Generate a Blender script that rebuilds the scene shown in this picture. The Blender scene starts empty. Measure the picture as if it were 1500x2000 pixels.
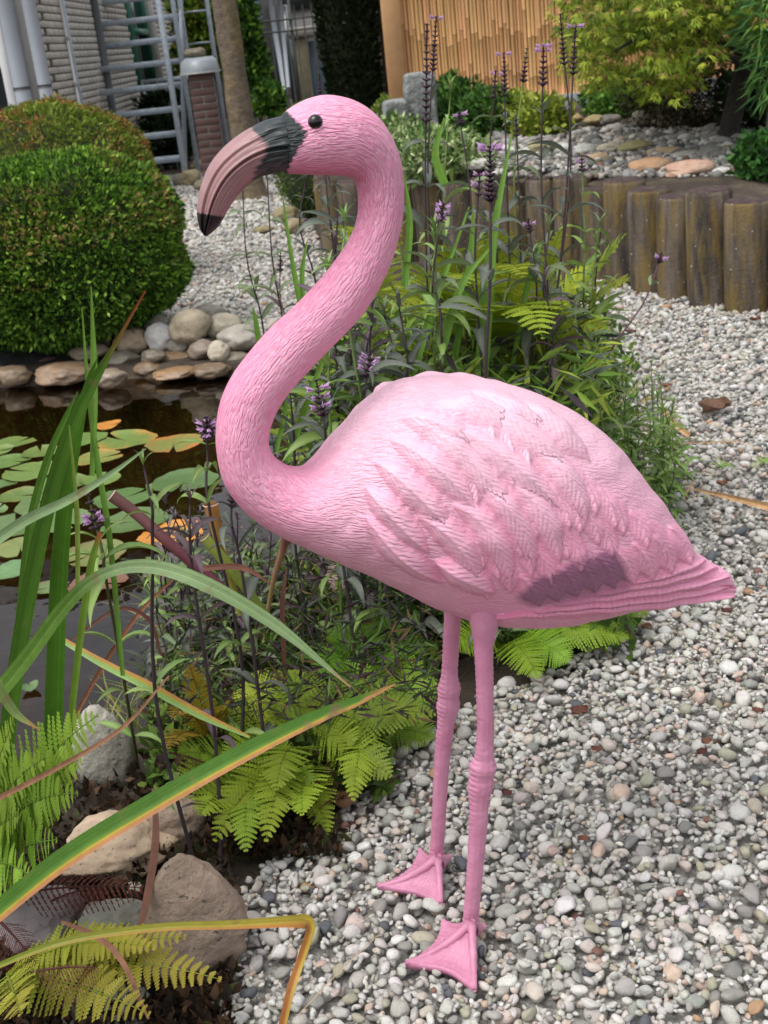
# Garden pond with a pink flamingo statue.
import bpy, math, random
import numpy as np
from mathutils import Vector, Matrix

random.seed(7)
rng = np.random.default_rng(7)
SC = bpy.context.scene
COL = SC.collection

# ------------------------------------------------------------------ camera
F_PX, CAM_H = 2350.0, 1.15            # focal length in pixels of a 1500 x 2000 frame, eye height in metres
PITCH, ROLL = math.radians(21.5), math.radians(6.2)
_f = np.array([0, math.cos(PITCH), -math.sin(PITCH)])
_u0 = np.array([0, math.sin(PITCH), math.cos(PITCH)])
_r0 = np.array([1.0, 0, 0])
_R = _r0 * math.cos(ROLL) - _u0 * math.sin(ROLL)
_U = _u0 * math.cos(ROLL) + _r0 * math.sin(ROLL)
CAM = np.array([0, 0, CAM_H])
cd = bpy.data.cameras.new('camera')
cam = bpy.data.objects.new('camera', cd)
COL.objects.link(cam)
cd.sensor_fit = 'VERTICAL'
cd.sensor_height = 36.0
cd.sensor_width = 27.0
cd.lens = F_PX / 2000 * 36.0
cd.clip_start, cd.clip_end = 0.05, 1500
cd.dof.use_dof = True
cd.dof.focus_distance = 1.55
cd.dof.aperture_fstop = 14.0
m = Matrix.Identity(4)
for i in range(3):
    m[i][0], m[i][1], m[i][2], m[i][3] = _R[i], _U[i], -_f[i], CAM[i]
cam.matrix_world = m
SC.camera = cam

# ------------------------------------------------------------------ light: overcast daylight
SUN_EL, SUN_AZ = math.radians(66), math.radians(-125)      # azimuth from +Y, positive to the right
w = bpy.data.worlds.new('World')
SC.world = w
w.use_nodes = True
nt = w.node_tree
bg = nt.nodes['Background']
sky = nt.nodes.new('ShaderNodeTexSky')
sky.sky_type = 'NISHITA'
sky.sun_disc = False
sky.sun_elevation = SUN_EL
sky.sun_rotation = SUN_AZ
sky.air_density, sky.dust_density, sky.ozone_density = 1.0, 4.0, 1.0
hs = nt.nodes.new('ShaderNodeHueSaturation')              # cloud cover: nearly grey sky
hs.inputs['Saturation'].default_value = 0.27
nt.links.new(sky.outputs[0], hs.inputs['Color'])
nt.links.new(hs.outputs[0], bg.inputs['Color'])
bg.inputs['Strength'].default_value = 0.15
sl = bpy.data.lights.new('sun', 'SUN')
sl.energy = 0.5
sl.angle = math.radians(50)
sl.color = (1.0, 0.985, 0.96)
sun = bpy.data.objects.new('sun', sl)
COL.objects.link(sun)
_sd = Vector((math.sin(SUN_AZ) * math.cos(SUN_EL), math.cos(SUN_AZ) * math.cos(SUN_EL), math.sin(SUN_EL)))
sun.rotation_euler = _sd.to_track_quat('Z', 'Y').to_euler()
sun.location = (0, 0, 8)
vs = SC.view_settings
vs.view_transform, vs.look, vs.gamma, vs.use_curve_mapping = 'Standard', 'None', 1.0, False
vs.exposure = 0.86
SC.cycles.max_bounces = 6
SC.cycles.transparent_max_bounces = 12
SC.cycles.use_denoising = True

# ------------------------------------------------------------------ measuring: picture point -> place in the garden
def ray(x, y):
    return _f * F_PX + _R * (x - 750) - _U * (y - 1000)
def G(x, y, z=0.0):
    d = ray(x, y)
    return CAM + d * ((z - CAM_H) / d[2])
def D(x, y, Y):
    d = ray(x, y)
    return CAM + d * (Y / d[1])
def project(P):
    v = np.asarray(P, float) - CAM
    z = v @ _f
    return 750 + F_PX * (v @ _R) / z, 1000 - F_PX * (v @ _U) / z, z
def ppm(P):
    return F_PX / project(P)[2]
def terrace_z(y):
    return 0.40 + 0.055 * np.clip(y - 5.0, 0, 6)
def GT(x, y, dz=0.0):
    z = 0.45
    for _ in range(12):
        p = G(x, y, z + dz)
        z = 0.5 * z + 0.5 * float(terrace_z(p[1]))
    return p

# ------------------------------------------------------------------ noise
def _hash(ix, iy, iz, s):
    h = (ix.astype(np.int64) * 374761393 + iy.astype(np.int64) * 668265263 + iz.astype(np.int64) * 2147483647 + s * 974634777) & 0xffffffff
    h = ((h ^ (h >> 13)) * 1274126177) & 0xffffffff
    h = (h ^ (h >> 16)) & 0xffffff
    return h / float(0xffffff) * 2 - 1
def vnoise(P, s=0):
    P = np.asarray(P, float)
    i = np.floor(P); f = P - i; f = f * f * (3 - 2 * f)
    i = i.astype(np.int64)
    o = 0
    for a in (0, 1):
        for b in (0, 1):
            for c in (0, 1):
                wt = (f[:, 0] if a else 1 - f[:, 0]) * (f[:, 1] if b else 1 - f[:, 1]) * (f[:, 2] if c else 1 - f[:, 2])
                o = o + wt * _hash(i[:, 0] + a, i[:, 1] + b, i[:, 2] + c, s)
    return o
def fbm(P, s=0, o=3):
    P = np.asarray(P, float); a, t, q = 1.0, 0, 1.0
    for k in range(o):
        t = t + a * vnoise(P * q, s + k * 17); a *= 0.5; q *= 2.03
    return t

# ------------------------------------------------------------------ mesh building
def make_mesh(name, V, Fs, mat, col=None, smooth=True, attrs=None):
    me = bpy.data.meshes.new(name)
    V = np.ascontiguousarray(V, np.float32)
    if isinstance(Fs, np.ndarray): Fs = [Fs]
    Fs = [np.asarray(f, np.int32) for f in Fs if len(f)]
    loops = np.concatenate([f.ravel() for f in Fs])
    tot = np.concatenate([np.full(len(f), f.shape[1], np.int32) for f in Fs])
    st = np.concatenate([[0], np.cumsum(tot)[:-1]]).astype(np.int32)
    me.vertices.add(len(V)); me.vertices.foreach_set('co', V.ravel())
    me.loops.add(len(loops)); me.loops.foreach_set('vertex_index', loops)
    me.polygons.add(len(tot)); me.polygons.foreach_set('loop_start', st)
    me.update(calc_edges=True)
    if smooth: me.polygons.foreach_set('use_smooth', np.ones(len(tot), bool))
    if col is not None:
        c = np.asarray(col, np.float32)
        if c.ndim == 1: c = np.tile(c, (len(V), 1))
        if c.shape[1] == 3: c = np.concatenate([c, np.ones((len(c), 1), np.float32)], 1)
        at = me.color_attributes.new('Col', 'FLOAT_COLOR', 'POINT')
        at.data.foreach_set('color', np.ascontiguousarray(c, np.float32).ravel())
    for k, v in (attrs or {}).items():
        v = np.asarray(v, np.float32)
        if v.ndim == 1:
            at = me.attributes.new(k, 'FLOAT', 'POINT'); at.data.foreach_set('value', v)
        else:
            at = me.attributes.new(k, 'FLOAT_VECTOR', 'POINT'); at.data.foreach_set('vector', v.ravel())
    if mat is not None:
        for mm in (mat if isinstance(mat, (list, tuple)) else [mat]): me.materials.append(mm)
    return me

def obj(name, me, parent=None, loc=None, rot=None, scale=None, world=False):
    o = bpy.data.objects.new(name, me)
    COL.objects.link(o)
    if loc is not None: o.location = loc
    if rot is not None: o.rotation_euler = rot
    if scale is not None: o.scale = (scale,) * 3 if isinstance(scale, (int, float)) else scale
    if parent is not None:
        o.parent = parent
        if world:                                  # the mesh was modelled in garden coordinates
            b = parent
            off = Vector((0, 0, 0))
            while b is not None:
                off += Vector(b.location); b = b.parent
            o.location = -off
    return o
def tag(o, label, cat, group=None):
    o['label'] = label; o['category'] = cat
    if group: o['group'] = group
    return o
def thing(name, label, cat, loc=(0, 0, 0), rz=0.0, group=None):
    o = bpy.data.objects.new(name, None)
    COL.objects.link(o)
    o.empty_display_size = 0.05
    o.location = loc; o.rotation_euler = (0, 0, rz)
    return tag(o, label, cat, group)
def structure(o, kind='structure'):
    o['kind'] = kind
    return o

class MB:
    def __init__(s): s.V = []; s.F = {3: [], 4: []}; s.C = []; s.n = 0
    def add(s, V, F, col=(0.5, 0.5, 0.5)):
        V = np.asarray(V, float)
        for f in (F if isinstance(F, list) else [F]):
            f = np.asarray(f, int)
            if len(f): s.F[f.shape[1]].append(f + s.n)
        c = np.asarray(col, float)
        s.C.append(np.tile(c[:3], (len(V), 1)) if c.ndim == 1 else c[:, :3])
        s.V.append(V); s.n += len(V)
    def arr(s):
        return np.concatenate(s.V), [np.concatenate(s.F[k]) for k in (3, 4) if s.F[k]], np.concatenate(s.C)
    def mesh(s, name, mat, smooth=True, xf=None):
        V, F, C = s.arr()
        if xf is not None: V = xf(V)
        return make_mesh(name, V, F, mat, C, smooth)
    def box(s, c, size, col=(0.5,) * 3, rz=0.0, bev=0.0):
        hx, hy, hz = [a / 2 for a in size]
        if bev <= 0:
            V = np.array([[x, y, z] for x in (-hx, hx) for y in (-hy, hy) for z in (-hz, hz)])
            Fq = np.array([[0, 1, 3, 2], [4, 6, 7, 5], [0, 4, 5, 1], [2, 3, 7, 6], [0, 2, 6, 4], [1, 5, 7, 3]])
            Fs = [Fq]
        else:
            b = min(bev, hx * .9, hy * .9, hz * .9)
            V, idx = [], {}
            for sx in (-1, 1):
                for sy in (-1, 1):
                    for sz in (-1, 1):
                        for ax in range(3):
                            p = [sx * (hx - b), sy * (hy - b), sz * (hz - b)]
                            p[ax] = (sx, sy, sz)[ax] * (hx, hy, hz)[ax]
                            idx[(sx, sy, sz, ax)] = len(V); V.append(p)
            V = np.array(V); q, t = [], []
            for ax in range(3):
                a1, a2 = [(1, 2), (2, 0), (0, 1)][ax]
                for sg in (-1, 1):
                    cs = []
                    for (p1, p2) in ((-1, -1), (1, -1), (1, 1), (-1, 1)):
                        k = [0, 0, 0]; k[ax] = sg; k[a1] = p1; k[a2] = p2
                        cs.append(idx[(k[0], k[1], k[2], ax)])
                    q.append(cs if sg > 0 else cs[::-1])
                for p1 in (-1, 1):
                    for p2 in (-1, 1):
                        k0 = [0] * 3; k1 = [0] * 3
                        k0[ax] = -1; k1[ax] = 1
                        for k in (k0, k1): k[a1] = p1; k[a2] = p2
                        f = [idx[(*k0, a1)], idx[(*k1, a1)], idx[(*k1, a2)], idx[(*k0, a2)]]
                        q.append(f if p1 * p2 < 0 else f[::-1])
            for sx in (-1, 1):
                for sy in (-1, 1):
                    for sz in (-1, 1):
                        f = [idx[(sx, sy, sz, a)] for a in range(3)]
                        t.append(f if sx * sy * sz > 0 else f[::-1])
            Fs = [np.array(q), np.array(t)]
        if rz:
            cc, ss = math.cos(rz), math.sin(rz)
            V = np.stack([V[:, 0] * cc - V[:, 1] * ss, V[:, 0] * ss + V[:, 1] * cc, V[:, 2]], 1)
        s.add(V + np.asarray(c), Fs, col)
    def tube(s, path, rad, n=8, col=(0.5,) * 3, cap=True):
        P = np.asarray(path, float); k = len(P)
        rad = np.full(k, rad) if np.isscalar(rad) else np.asarray(rad, float)
        T = np.gradient(P, axis=0); T /= np.linalg.norm(T, axis=1)[:, None] + 1e-12
        a = np.array([0, 0, 1.0]) if abs(T[0, 2]) < 0.9 else np.array([1.0, 0, 0])
        V = []
        for i in range(k):
            b = np.cross(T[i], a); b /= np.linalg.norm(b) + 1e-12
            a = np.cross(b, T[i])
            th = np.linspace(0, 2 * np.pi, n, endpoint=False)
            V.append(P[i] + rad[i] * (np.cos(th)[:, None] * a + np.sin(th)[:, None] * b))
        V = np.concatenate(V)
        i, j = np.meshgrid(np.arange(k - 1), np.arange(n), indexing='ij')
        q = np.stack([i * n + j, i * n + (j + 1) % n, (i + 1) * n + (j + 1) % n, (i + 1) * n + j], -1).reshape(-1, 4)[:, ::-1]
        Fs = [q]
        if cap:
            c0 = len(V); V = np.concatenate([V, P[:1], P[-1:]])
            t = [[c0, j, (j + 1) % n] for j in range(n)] + [[c0 + 1, (k - 1) * n + (j + 1) % n, (k - 1) * n + j] for j in range(n)]
            Fs.append(np.array(t)[:, ::-1])
        cc = np.asarray(col, float)
        if cc.ndim == 2: cc = np.concatenate([np.repeat(cc, n, 0)] + ([cc[:1], cc[-1:]] if cap else []))
        s.add(V, Fs, cc)

def catmull(P, n):
    P = np.asarray(P, float)
    k = len(P)
    t = np.linspace(0, k - 1, n)
    i = np.clip(np.floor(t).astype(int), 0, k - 2); f = (t - i)[:, None]
    ext = np.concatenate([2 * P[:1] - P[1:2], P, 2 * P[-1:] - P[-2:-1]])
    a, b, c, d = ext[i], ext[i + 1], ext[i + 2], ext[i + 3]
    return 0.5 * (2 * b + (c - a) * f + (2 * a - 5 * b + 4 * c - d) * f ** 2 + (3 * b - a - 3 * c + d) * f ** 3)

def icosphere(sub):
    t = (1 + 5 ** 0.5) / 2
    V = [(-1, t, 0), (1, t, 0), (-1, -t, 0), (1, -t, 0), (0, -1, t), (0, 1, t), (0, -1, -t), (0, 1, -t), (t, 0, -1), (t, 0, 1), (-t, 0, -1), (-t, 0, 1)]
    V = [np.array(v) / np.linalg.norm(v) for v in V]
    F = [(0, 11, 5), (0, 5, 1), (0, 1, 7), (0, 7, 10), (0, 10, 11), (1, 5, 9), (5, 11, 4), (11, 10, 2), (10, 7, 6), (7, 1, 8), (3, 9, 4), (3, 4, 2), (3, 2, 6), (3, 6, 8), (3, 8, 9), (4, 9, 5), (2, 4, 11), (6, 2, 10), (8, 6, 7), (9, 8, 1)]
    for _ in range(sub):
        c, G2 = {}, []
        def mid(a, b):
            k = (min(a, b), max(a, b))
            if k not in c:
                v = V[a] + V[b]; V.append(v / np.linalg.norm(v)); c[k] = len(V) - 1
            return c[k]
        for a, b, d in F:
            x, y, z = mid(a, b), mid(b, d), mid(d, a)
            G2 += [(a, x, z), (b, y, x), (d, z, y), (x, y, z)]
        F = G2
    return np.array(V), np.array(F)
ICO = [icosphere(k) for k in range(5)]

def rotz(V, a):
    c, s_ = math.cos(a), math.sin(a)
    return np.stack([V[:, 0] * c - V[:, 1] * s_, V[:, 0] * s_ + V[:, 1] * c, V[:, 2]], 1)
def srgb(r, g, b):
    v = np.array([r, g, b]) / 255.0
    return tuple(np.where(v <= 0.04045, v / 12.92, ((v + 0.055) / 1.055) ** 2.4))

# ------------------------------------------------------------------ materials (all procedural)
def nd(t, typ, ins=None, **props):
    n = t.nodes.new(typ)
    for k, v in props.items(): setattr(n, k, v)
    for k, v in (ins or {}).items():
        if isinstance(v, bpy.types.NodeSocket): t.links.new(v, n.inputs[k])
        else: n.inputs[k].default_value = v
    return n
def rgba(c): return (c[0], c[1], c[2], 1.0)
def new_mat(name):
    m_ = bpy.data.materials.new(name); m_.use_nodes = True
    t = m_.node_tree
    return m_, t, t.nodes['Principled BSDF'], t.nodes['Material Output']
def mixc(t, a, b, fac, mode='MIX'):
    n = t.nodes.new('ShaderNodeMix'); n.data_type = 'RGBA'; n.blend_type = mode
    for i, v in ((0, fac), (6, a), (7, b)):
        if isinstance(v, bpy.types.NodeSocket): t.links.new(v, n.inputs[i])
        else: n.inputs[i].default_value = v if i == 0 else rgba(v)
    return n.outputs[2]
def ramp(t, fac, stops, interp='LINEAR'):
    n = t.nodes.new('ShaderNodeValToRGB'); n.color_ramp.interpolation = interp
    e = n.color_ramp.elements
    while len(e) < len(stops): e.new(0.5)
    for k, (p, c) in enumerate(stops):
        e[k].position = p; e[k].color = rgba(c) if not np.isscalar(c) else (c, c, c, 1)
    t.links.new(fac, n.inputs[0])
    return n.outputs[0]
def noise_tex(t, vec, scale, detail=4.0, rough=0.55, dist=0.0):
    return nd(t, 'ShaderNodeTexNoise', {'Vector': vec, 'Scale': scale, 'Detail': detail, 'Roughness': rough, 'Distortion': dist}).outputs[0]
def math_(t, op, a, b=0.0, c=0.0):
    n = t.nodes.new('ShaderNodeMath'); n.operation = op
    for i, v in enumerate((a, b, c)):
        if isinstance(v, bpy.types.NodeSocket): t.links.new(v, n.inputs[i])
        else: n.inputs[i].default_value = v
    return n.outputs[0]

def pm(name, base='attr', rough=0.6, var=0.25, vscale=8.0, var2=None, bump=None, metal=0.0, spec=0.5, orand=0.0, hrand=0.0,
       transl=0.0, coat=0.0, speck=None, coords='Object', objcol=False):
    """base: rgb or 'attr' (vertex colour); var: value mottling; var2: (rgb, scale, lo, hi) second colour in patches;
    bump: list of (scale, distance); orand/hrand: value/hue spread between objects; speck: (rgb, scale, threshold)"""
    m_, t, b, out = new_mat(name)
    tc = t.nodes.new('ShaderNodeTexCoord').outputs[coords]
    if objcol: c = nd(t, 'ShaderNodeObjectInfo').outputs['Color']
    elif isinstance(base, str): c = nd(t, 'ShaderNodeAttribute', attribute_name='Col').outputs['Color']
    else: c = nd(t, 'ShaderNodeRGB').outputs[0]; c.default_value = rgba(base)
    if var2:
        f = noise_tex(t, tc, var2[1], 5, 0.6)
        f = ramp(t, f, [(var2[2], 0.0), (var2[3], 1.0)])
        c = mixc(t, c, var2[0], f)
    if var:
        f = noise_tex(t, tc, vscale, 6, 0.65)
        f = ramp(t, f, [(0.25, 1 - var), (0.75, 1 + var)])
        c = mixc(t, c, f, 1.0, 'MULTIPLY')
    if speck:
        f = noise_tex(t, tc, speck[1], 2, 0.5)
        f = ramp(t, f, [(speck[2], 0.0), (speck[2] + 0.06, 1.0)])
        c = mixc(t, c, speck[0], f)
    if orand or hrand:
        r = nd(t, 'ShaderNodeObjectInfo').outputs['Random']
        h = nd(t, 'ShaderNodeHueSaturation', {'Color': c})
        t.links.new(math_(t, 'MULTIPLY_ADD', r, 2 * orand, 1 - orand), h.inputs['Value'])
        r2 = math_(t, 'FRACT', math_(t, 'MULTIPLY', r, 7.31))
        t.links.new(math_(t, 'MULTIPLY_ADD', r2, 2 * hrand, 0.5 - hrand), h.inputs['Hue'])
        c = h.outputs[0]
    t.links.new(c, b.inputs['Base Color'])
    b.inputs['Roughness'].default_value = rough
    b.inputs['Metallic'].default_value = metal
    b.inputs['Specular IOR Level'].default_value = spec
    b.inputs['Coat Weight'].default_value = coat
    nrm = None
    for (s_, d_) in (bump or []):
        h = noise_tex(t, tc, s_, 5, 0.6)
        n = nd(t, 'ShaderNodeBump', {'Height': h, 'Distance': d_, 'Strength': 1.0})
        if nrm is not None: t.links.new(nrm, n.inputs['Normal'])
        nrm = n.outputs[0]
    if nrm is not None: t.links.new(nrm, b.inputs['Normal'])
    if transl:
        tr = nd(t, 'ShaderNodeBsdfTranslucent', {'Color': c})
        mx = nd(t, 'ShaderNodeMixShader', {0: transl, 1: b.outputs[0], 2: tr.outputs[0]})
        t.links.new(mx.outputs[0], out.inputs['Surface'])
    return m_

M = {}
M['soil'] = pm('soil', (0.045, 0.032, 0.022), 0.95, 0.5, 14, ((0.10, 0.075, 0.05), 5, 0.45, 0.7), [(30, 0.02), (140, 0.006)])
M['gravel_base'] = pm('gravel_base', (0.36, 0.35, 0.32), 0.9, 0.45, 60, ((0.20, 0.19, 0.17), 90, 0.4, 0.6), [(55, 0.012)])
M['pebble'] = pm('pebble', 'attr', 0.8, 0.12, 120, ((0.23, 0.225, 0.19), 55, 0.62, 0.80), [(150, 0.0015), (420, 0.0008)], speck=((0.10, 0.095, 0.085), 260, 0.68))
M['pebble_single'] = pm('pebble_single', (1, 1, 1), 0.8, 0.12, 2.2, ((0.23, 0.225, 0.19), 1.1, 0.62, 0.80), [(3.0, 0.0015), (9, 0.0008)], speck=((0.10, 0.095, 0.085), 5.0, 0.68), objcol=True)
M['stone'] = pm('stone', 'attr', 0.7, 0.22, 22, ((0.20, 0.17, 0.13), 9, 0.50, 0.78), [(14, 0.010), (90, 0.003)], speck=((0.11, 0.09, 0.075), 120, 0.67))
M['wet_stone'] = pm('wet_stone', 'attr', 0.35, 0.3, 16, ((0.13, 0.10, 0.07), 7, 0.45, 0.75), [(12, 0.012), (70, 0.003)], speck=((0.45, 0.42, 0.36), 60, 0.70))
M['pitted'] = pm('pitted', 'attr', 0.78, 0.2, 30, ((0.24, 0.18, 0.125), 10, 0.45, 0.75), [(20, 0.006), (120, 0.004)], speck=((0.07, 0.055, 0.045), 95, 0.66))
M['granite'] = pm('granite', (0.20, 0.21, 0.20), 0.85, 0.4, 60, ((0.34, 0.35, 0.34), 30, 0.45, 0.7), [(18, 0.02), (90, 0.006)])
M['leaf'] = pm('leaf', 'attr', 0.45, 0.15, 40, orand=0.22, hrand=0.012, transl=0.28, spec=0.35)
M['leaf_far'] = pm('leaf_far', 'attr', 0.6, 0.12, 6, transl=0.25, spec=0.2)
M['frond'] = pm('frond', 'attr', 0.55, 0.15, 30, orand=0.22, hrand=0.015, transl=0.35, spec=0.3)
M['strap'] = pm('strap', 'attr', 0.48, 0.14, 60, ((0.17, 0.12, 0.05), 30, 0.60, 0.74), [(90, 0.001)], transl=0.2, spec=0.3)
M['stem'] = pm('stem', 'attr', 0.6, 0.25, 60, orand=0.2)
M['petal'] = pm('petal', 'attr', 0.6, 0.15, 80, transl=0.25)
M['pad'] = pm('pad', 'attr', 0.33, 0.14, 30, ((0.24, 0.20, 0.07), 14, 0.66, 0.9), [(60, 0.001)], orand=0.16, hrand=0.012, spec=0.5)
M['dry'] = pm('dry', 'attr', 0.75, 0.3, 40, bump=[(120, 0.002)], transl=0.15)
M['dark_core'] = pm('dark_core', (0.022, 0.030, 0.012), 0.95, 0.4, 20)
M['bark'] = pm('bark', (0.15, 0.115, 0.08), 0.9, 0.4, 18, ((0.22, 0.16, 0.06), 6, 0.48, 0.72), [(14, 0.03), (60, 0.012)])
M['dark_bark'] = pm('dark_bark', (0.025, 0.02, 0.016), 0.9, 0.4, 18, None, [(25, 0.02)])
M['brick'] = pm('brick', (0.50, 0.46, 0.40), 0.88, 0.18, 30, ((0.44, 0.40, 0.34), 12, 0.45, 0.7), [(90, 0.003)], orand=0.10)
M['red_brick'] = pm('red_brick', (0.115, 0.062, 0.056), 0.9, 0.25, 30, ((0.10, 0.06, 0.05), 12, 0.45, 0.7), [(90, 0.003)], orand=0.2)
M['mortar'] = pm('mortar', (0.09, 0.085, 0.08), 0.95, 0.2, 40)
M['pale_mortar'] = pm('pale_mortar', (0.22, 0.20, 0.18), 0.95, 0.2, 40)
M['steel'] = pm('steel', (0.38, 0.43, 0.48), 0.5, 0.15, 25, ((0.27, 0.30, 0.33), 20, 0.5, 0.7), metal=0.35)
M['pvc'] = pm('pvc', (0.38, 0.41, 0.45), 0.45, 0.06, 6)
M['pvc_dark'] = pm('pvc_dark', (0.06, 0.065, 0.07), 0.5, 0.1, 6)
M['frame'] = pm('frame', (0.46, 0.44, 0.41), 0.5, 0.08, 6)
M['green_paint'] = pm('green_paint', (0.03, 0.16, 0.10), 0.4, 0.1, 6)
M['blue_paint'] = pm('blue_paint', (0.085, 0.12, 0.16), 0.55, 0.12, 8)
M['white_paint'] = pm('white_paint', (0.78, 0.78, 0.77), 0.6, 0.05, 4)
M['facade'] = pm('facade', (0.20, 0.18, 0.17), 0.9, 0.2, 3, None, [(20, 0.01)])
M['roof'] = pm('roof', (0.04, 0.045, 0.055), 0.7, 0.2, 6)
M['iron'] = pm('iron', (0.035, 0.04, 0.03), 0.6, 0.3, 30)
M['bamboo'] = pm('bamboo', 'attr', 0.55, 0.12, 7, ((0.42, 0.25, 0.12), 3.5, 0.5, 0.85), [(30, 0.002)], orand=0.12, hrand=0.008)
M['post_wood'] = pm('post_wood', (0.50, 0.28, 0.13), 0.7, 0.2, 5, ((0.36, 0.18, 0.08), 3, 0.45, 0.75), [(30, 0.003)])
M['old_wood'] = pm('old_wood', (0.17, 0.14, 0.09), 0.9, 0.3, 8, ((0.10, 0.09, 0.05), 3, 0.4, 0.7), [(40, 0.006)])
M['plinth'] = pm('plinth', (0.22, 0.24, 0.25), 0.85, 0.15, 6)
M['liner'] = pm('liner', (0.012, 0.012, 0.013), 0.5, 0.3, 12, None, [(10, 0.02)])
M['moss'] = pm('moss', (0.085, 0.05, 0.05), 0.95, 0.5, 40, ((0.11, 0.11, 0.06), 20, 0.5, 0.7), [(60, 0.02), (200, 0.008)])

def glass_mat():
    m_, t, b, out = new_mat('window_glass')
    b.inputs['Base Color'].default_value = (0.04, 0.055, 0.06, 1); b.inputs['Roughness'].default_value = 0.05
    b.inputs['Specular IOR Level'].default_value = 0.9
    return m_
M['glass'] = glass_mat()
def lamp_glass():
    m_, t, b, out = new_mat('lamp_glass')
    b.inputs['Base Color'].default_value = (0.36, 0.40, 0.42, 1); b.inputs['Roughness'].default_value = 0.3
    b.inputs['Transmission Weight'].default_value = 0.25
    return m_
M['lamp_glass'] = lamp_glass()

def water_mat():
    m_, t, b, out = new_mat('pond_water')
    t.nodes.remove(b)
    tc = t.nodes.new('ShaderNodeTexCoord').outputs['Object']
    h = noise_tex(t, tc, 5.0, 3, 0.5)
    bp = nd(t, 'ShaderNodeBump', {'Height': h, 'Distance': 0.0035, 'Strength': 1.0})
    gl = nd(t, 'ShaderNodeBsdfGlossy', {'Color': (1, 1, 1, 1), 'Roughness': 0.02, 'Normal': bp.outputs[0]})
    tr = nd(t, 'ShaderNodeBsdfTransparent', {'Color': (0.55, 0.42, 0.24, 1)})
    fr = nd(t, 'ShaderNodeFresnel', {'IOR': 1.36, 'Normal': bp.outputs[0]})
    mx = nd(t, 'ShaderNodeMixShader', {0: fr.outputs[0], 1: tr.outputs[0], 2: gl.outputs[0]})
    t.links.new(mx.outputs[0], out.inputs['Surface'])
    return m_
M['water'] = water_mat()

def palisade_mat():
    m_, t, b, out = new_mat('weathered_concrete')
    tc = t.nodes.new('ShaderNodeTexCoord').outputs['Object']
    r = nd(t, 'ShaderNodeObjectInfo').outputs['Random']
    mp = nd(t, 'ShaderNodeMapping', {'Vector': tc, 'Scale': (1.3, 1.3, 0.22)})
    off = nd(t, 'ShaderNodeCombineXYZ', {0: math_(t, 'MULTIPLY', r, 40.0), 1: 0.0, 2: math_(t, 'MULTIPLY', r, 13.0)})
    v = nd(t, 'ShaderNodeVectorMath', {0: mp.outputs[0], 1: off.outputs[0]}, operation='ADD').outputs[0]
    f1 = noise_tex(t, v, 9, 6, 0.65)
    c = ramp(t, f1, [(0.34, (0.018, 0.016, 0.014)), (0.47, (0.072, 0.056, 0.043)), (0.64, (0.17, 0.138, 0.108))])
    f2 = ramp(t, noise_tex(t, v, 14, 5, 0.7), [(0.46, 0.0), (0.60, 1.0)])       # yellow lichen in streaks
    c = mixc(t, c, (0.20, 0.13, 0.02), math_(t, 'MULTIPLY', f2, 0.62))
    f3 = ramp(t, noise_tex(t, tc, 60, 2, 0.5), [(0.70, 0.0), (0.74, 1.0)])      # pale lichen spots
    c = mixc(t, c, (0.42, 0.40, 0.34), f3)
    t.links.new(c, b.inputs['Base Color'])
    b.inputs['Roughness'].default_value = 0.95
    bp = nd(t, 'ShaderNodeBump', {'Height': noise_tex(t, tc, 70, 5, 0.7), 'Distance': 0.006})
    t.links.new(bp.outputs[0], b.inputs['Normal'])
    return m_
M['palisade'] = palisade_mat()

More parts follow.
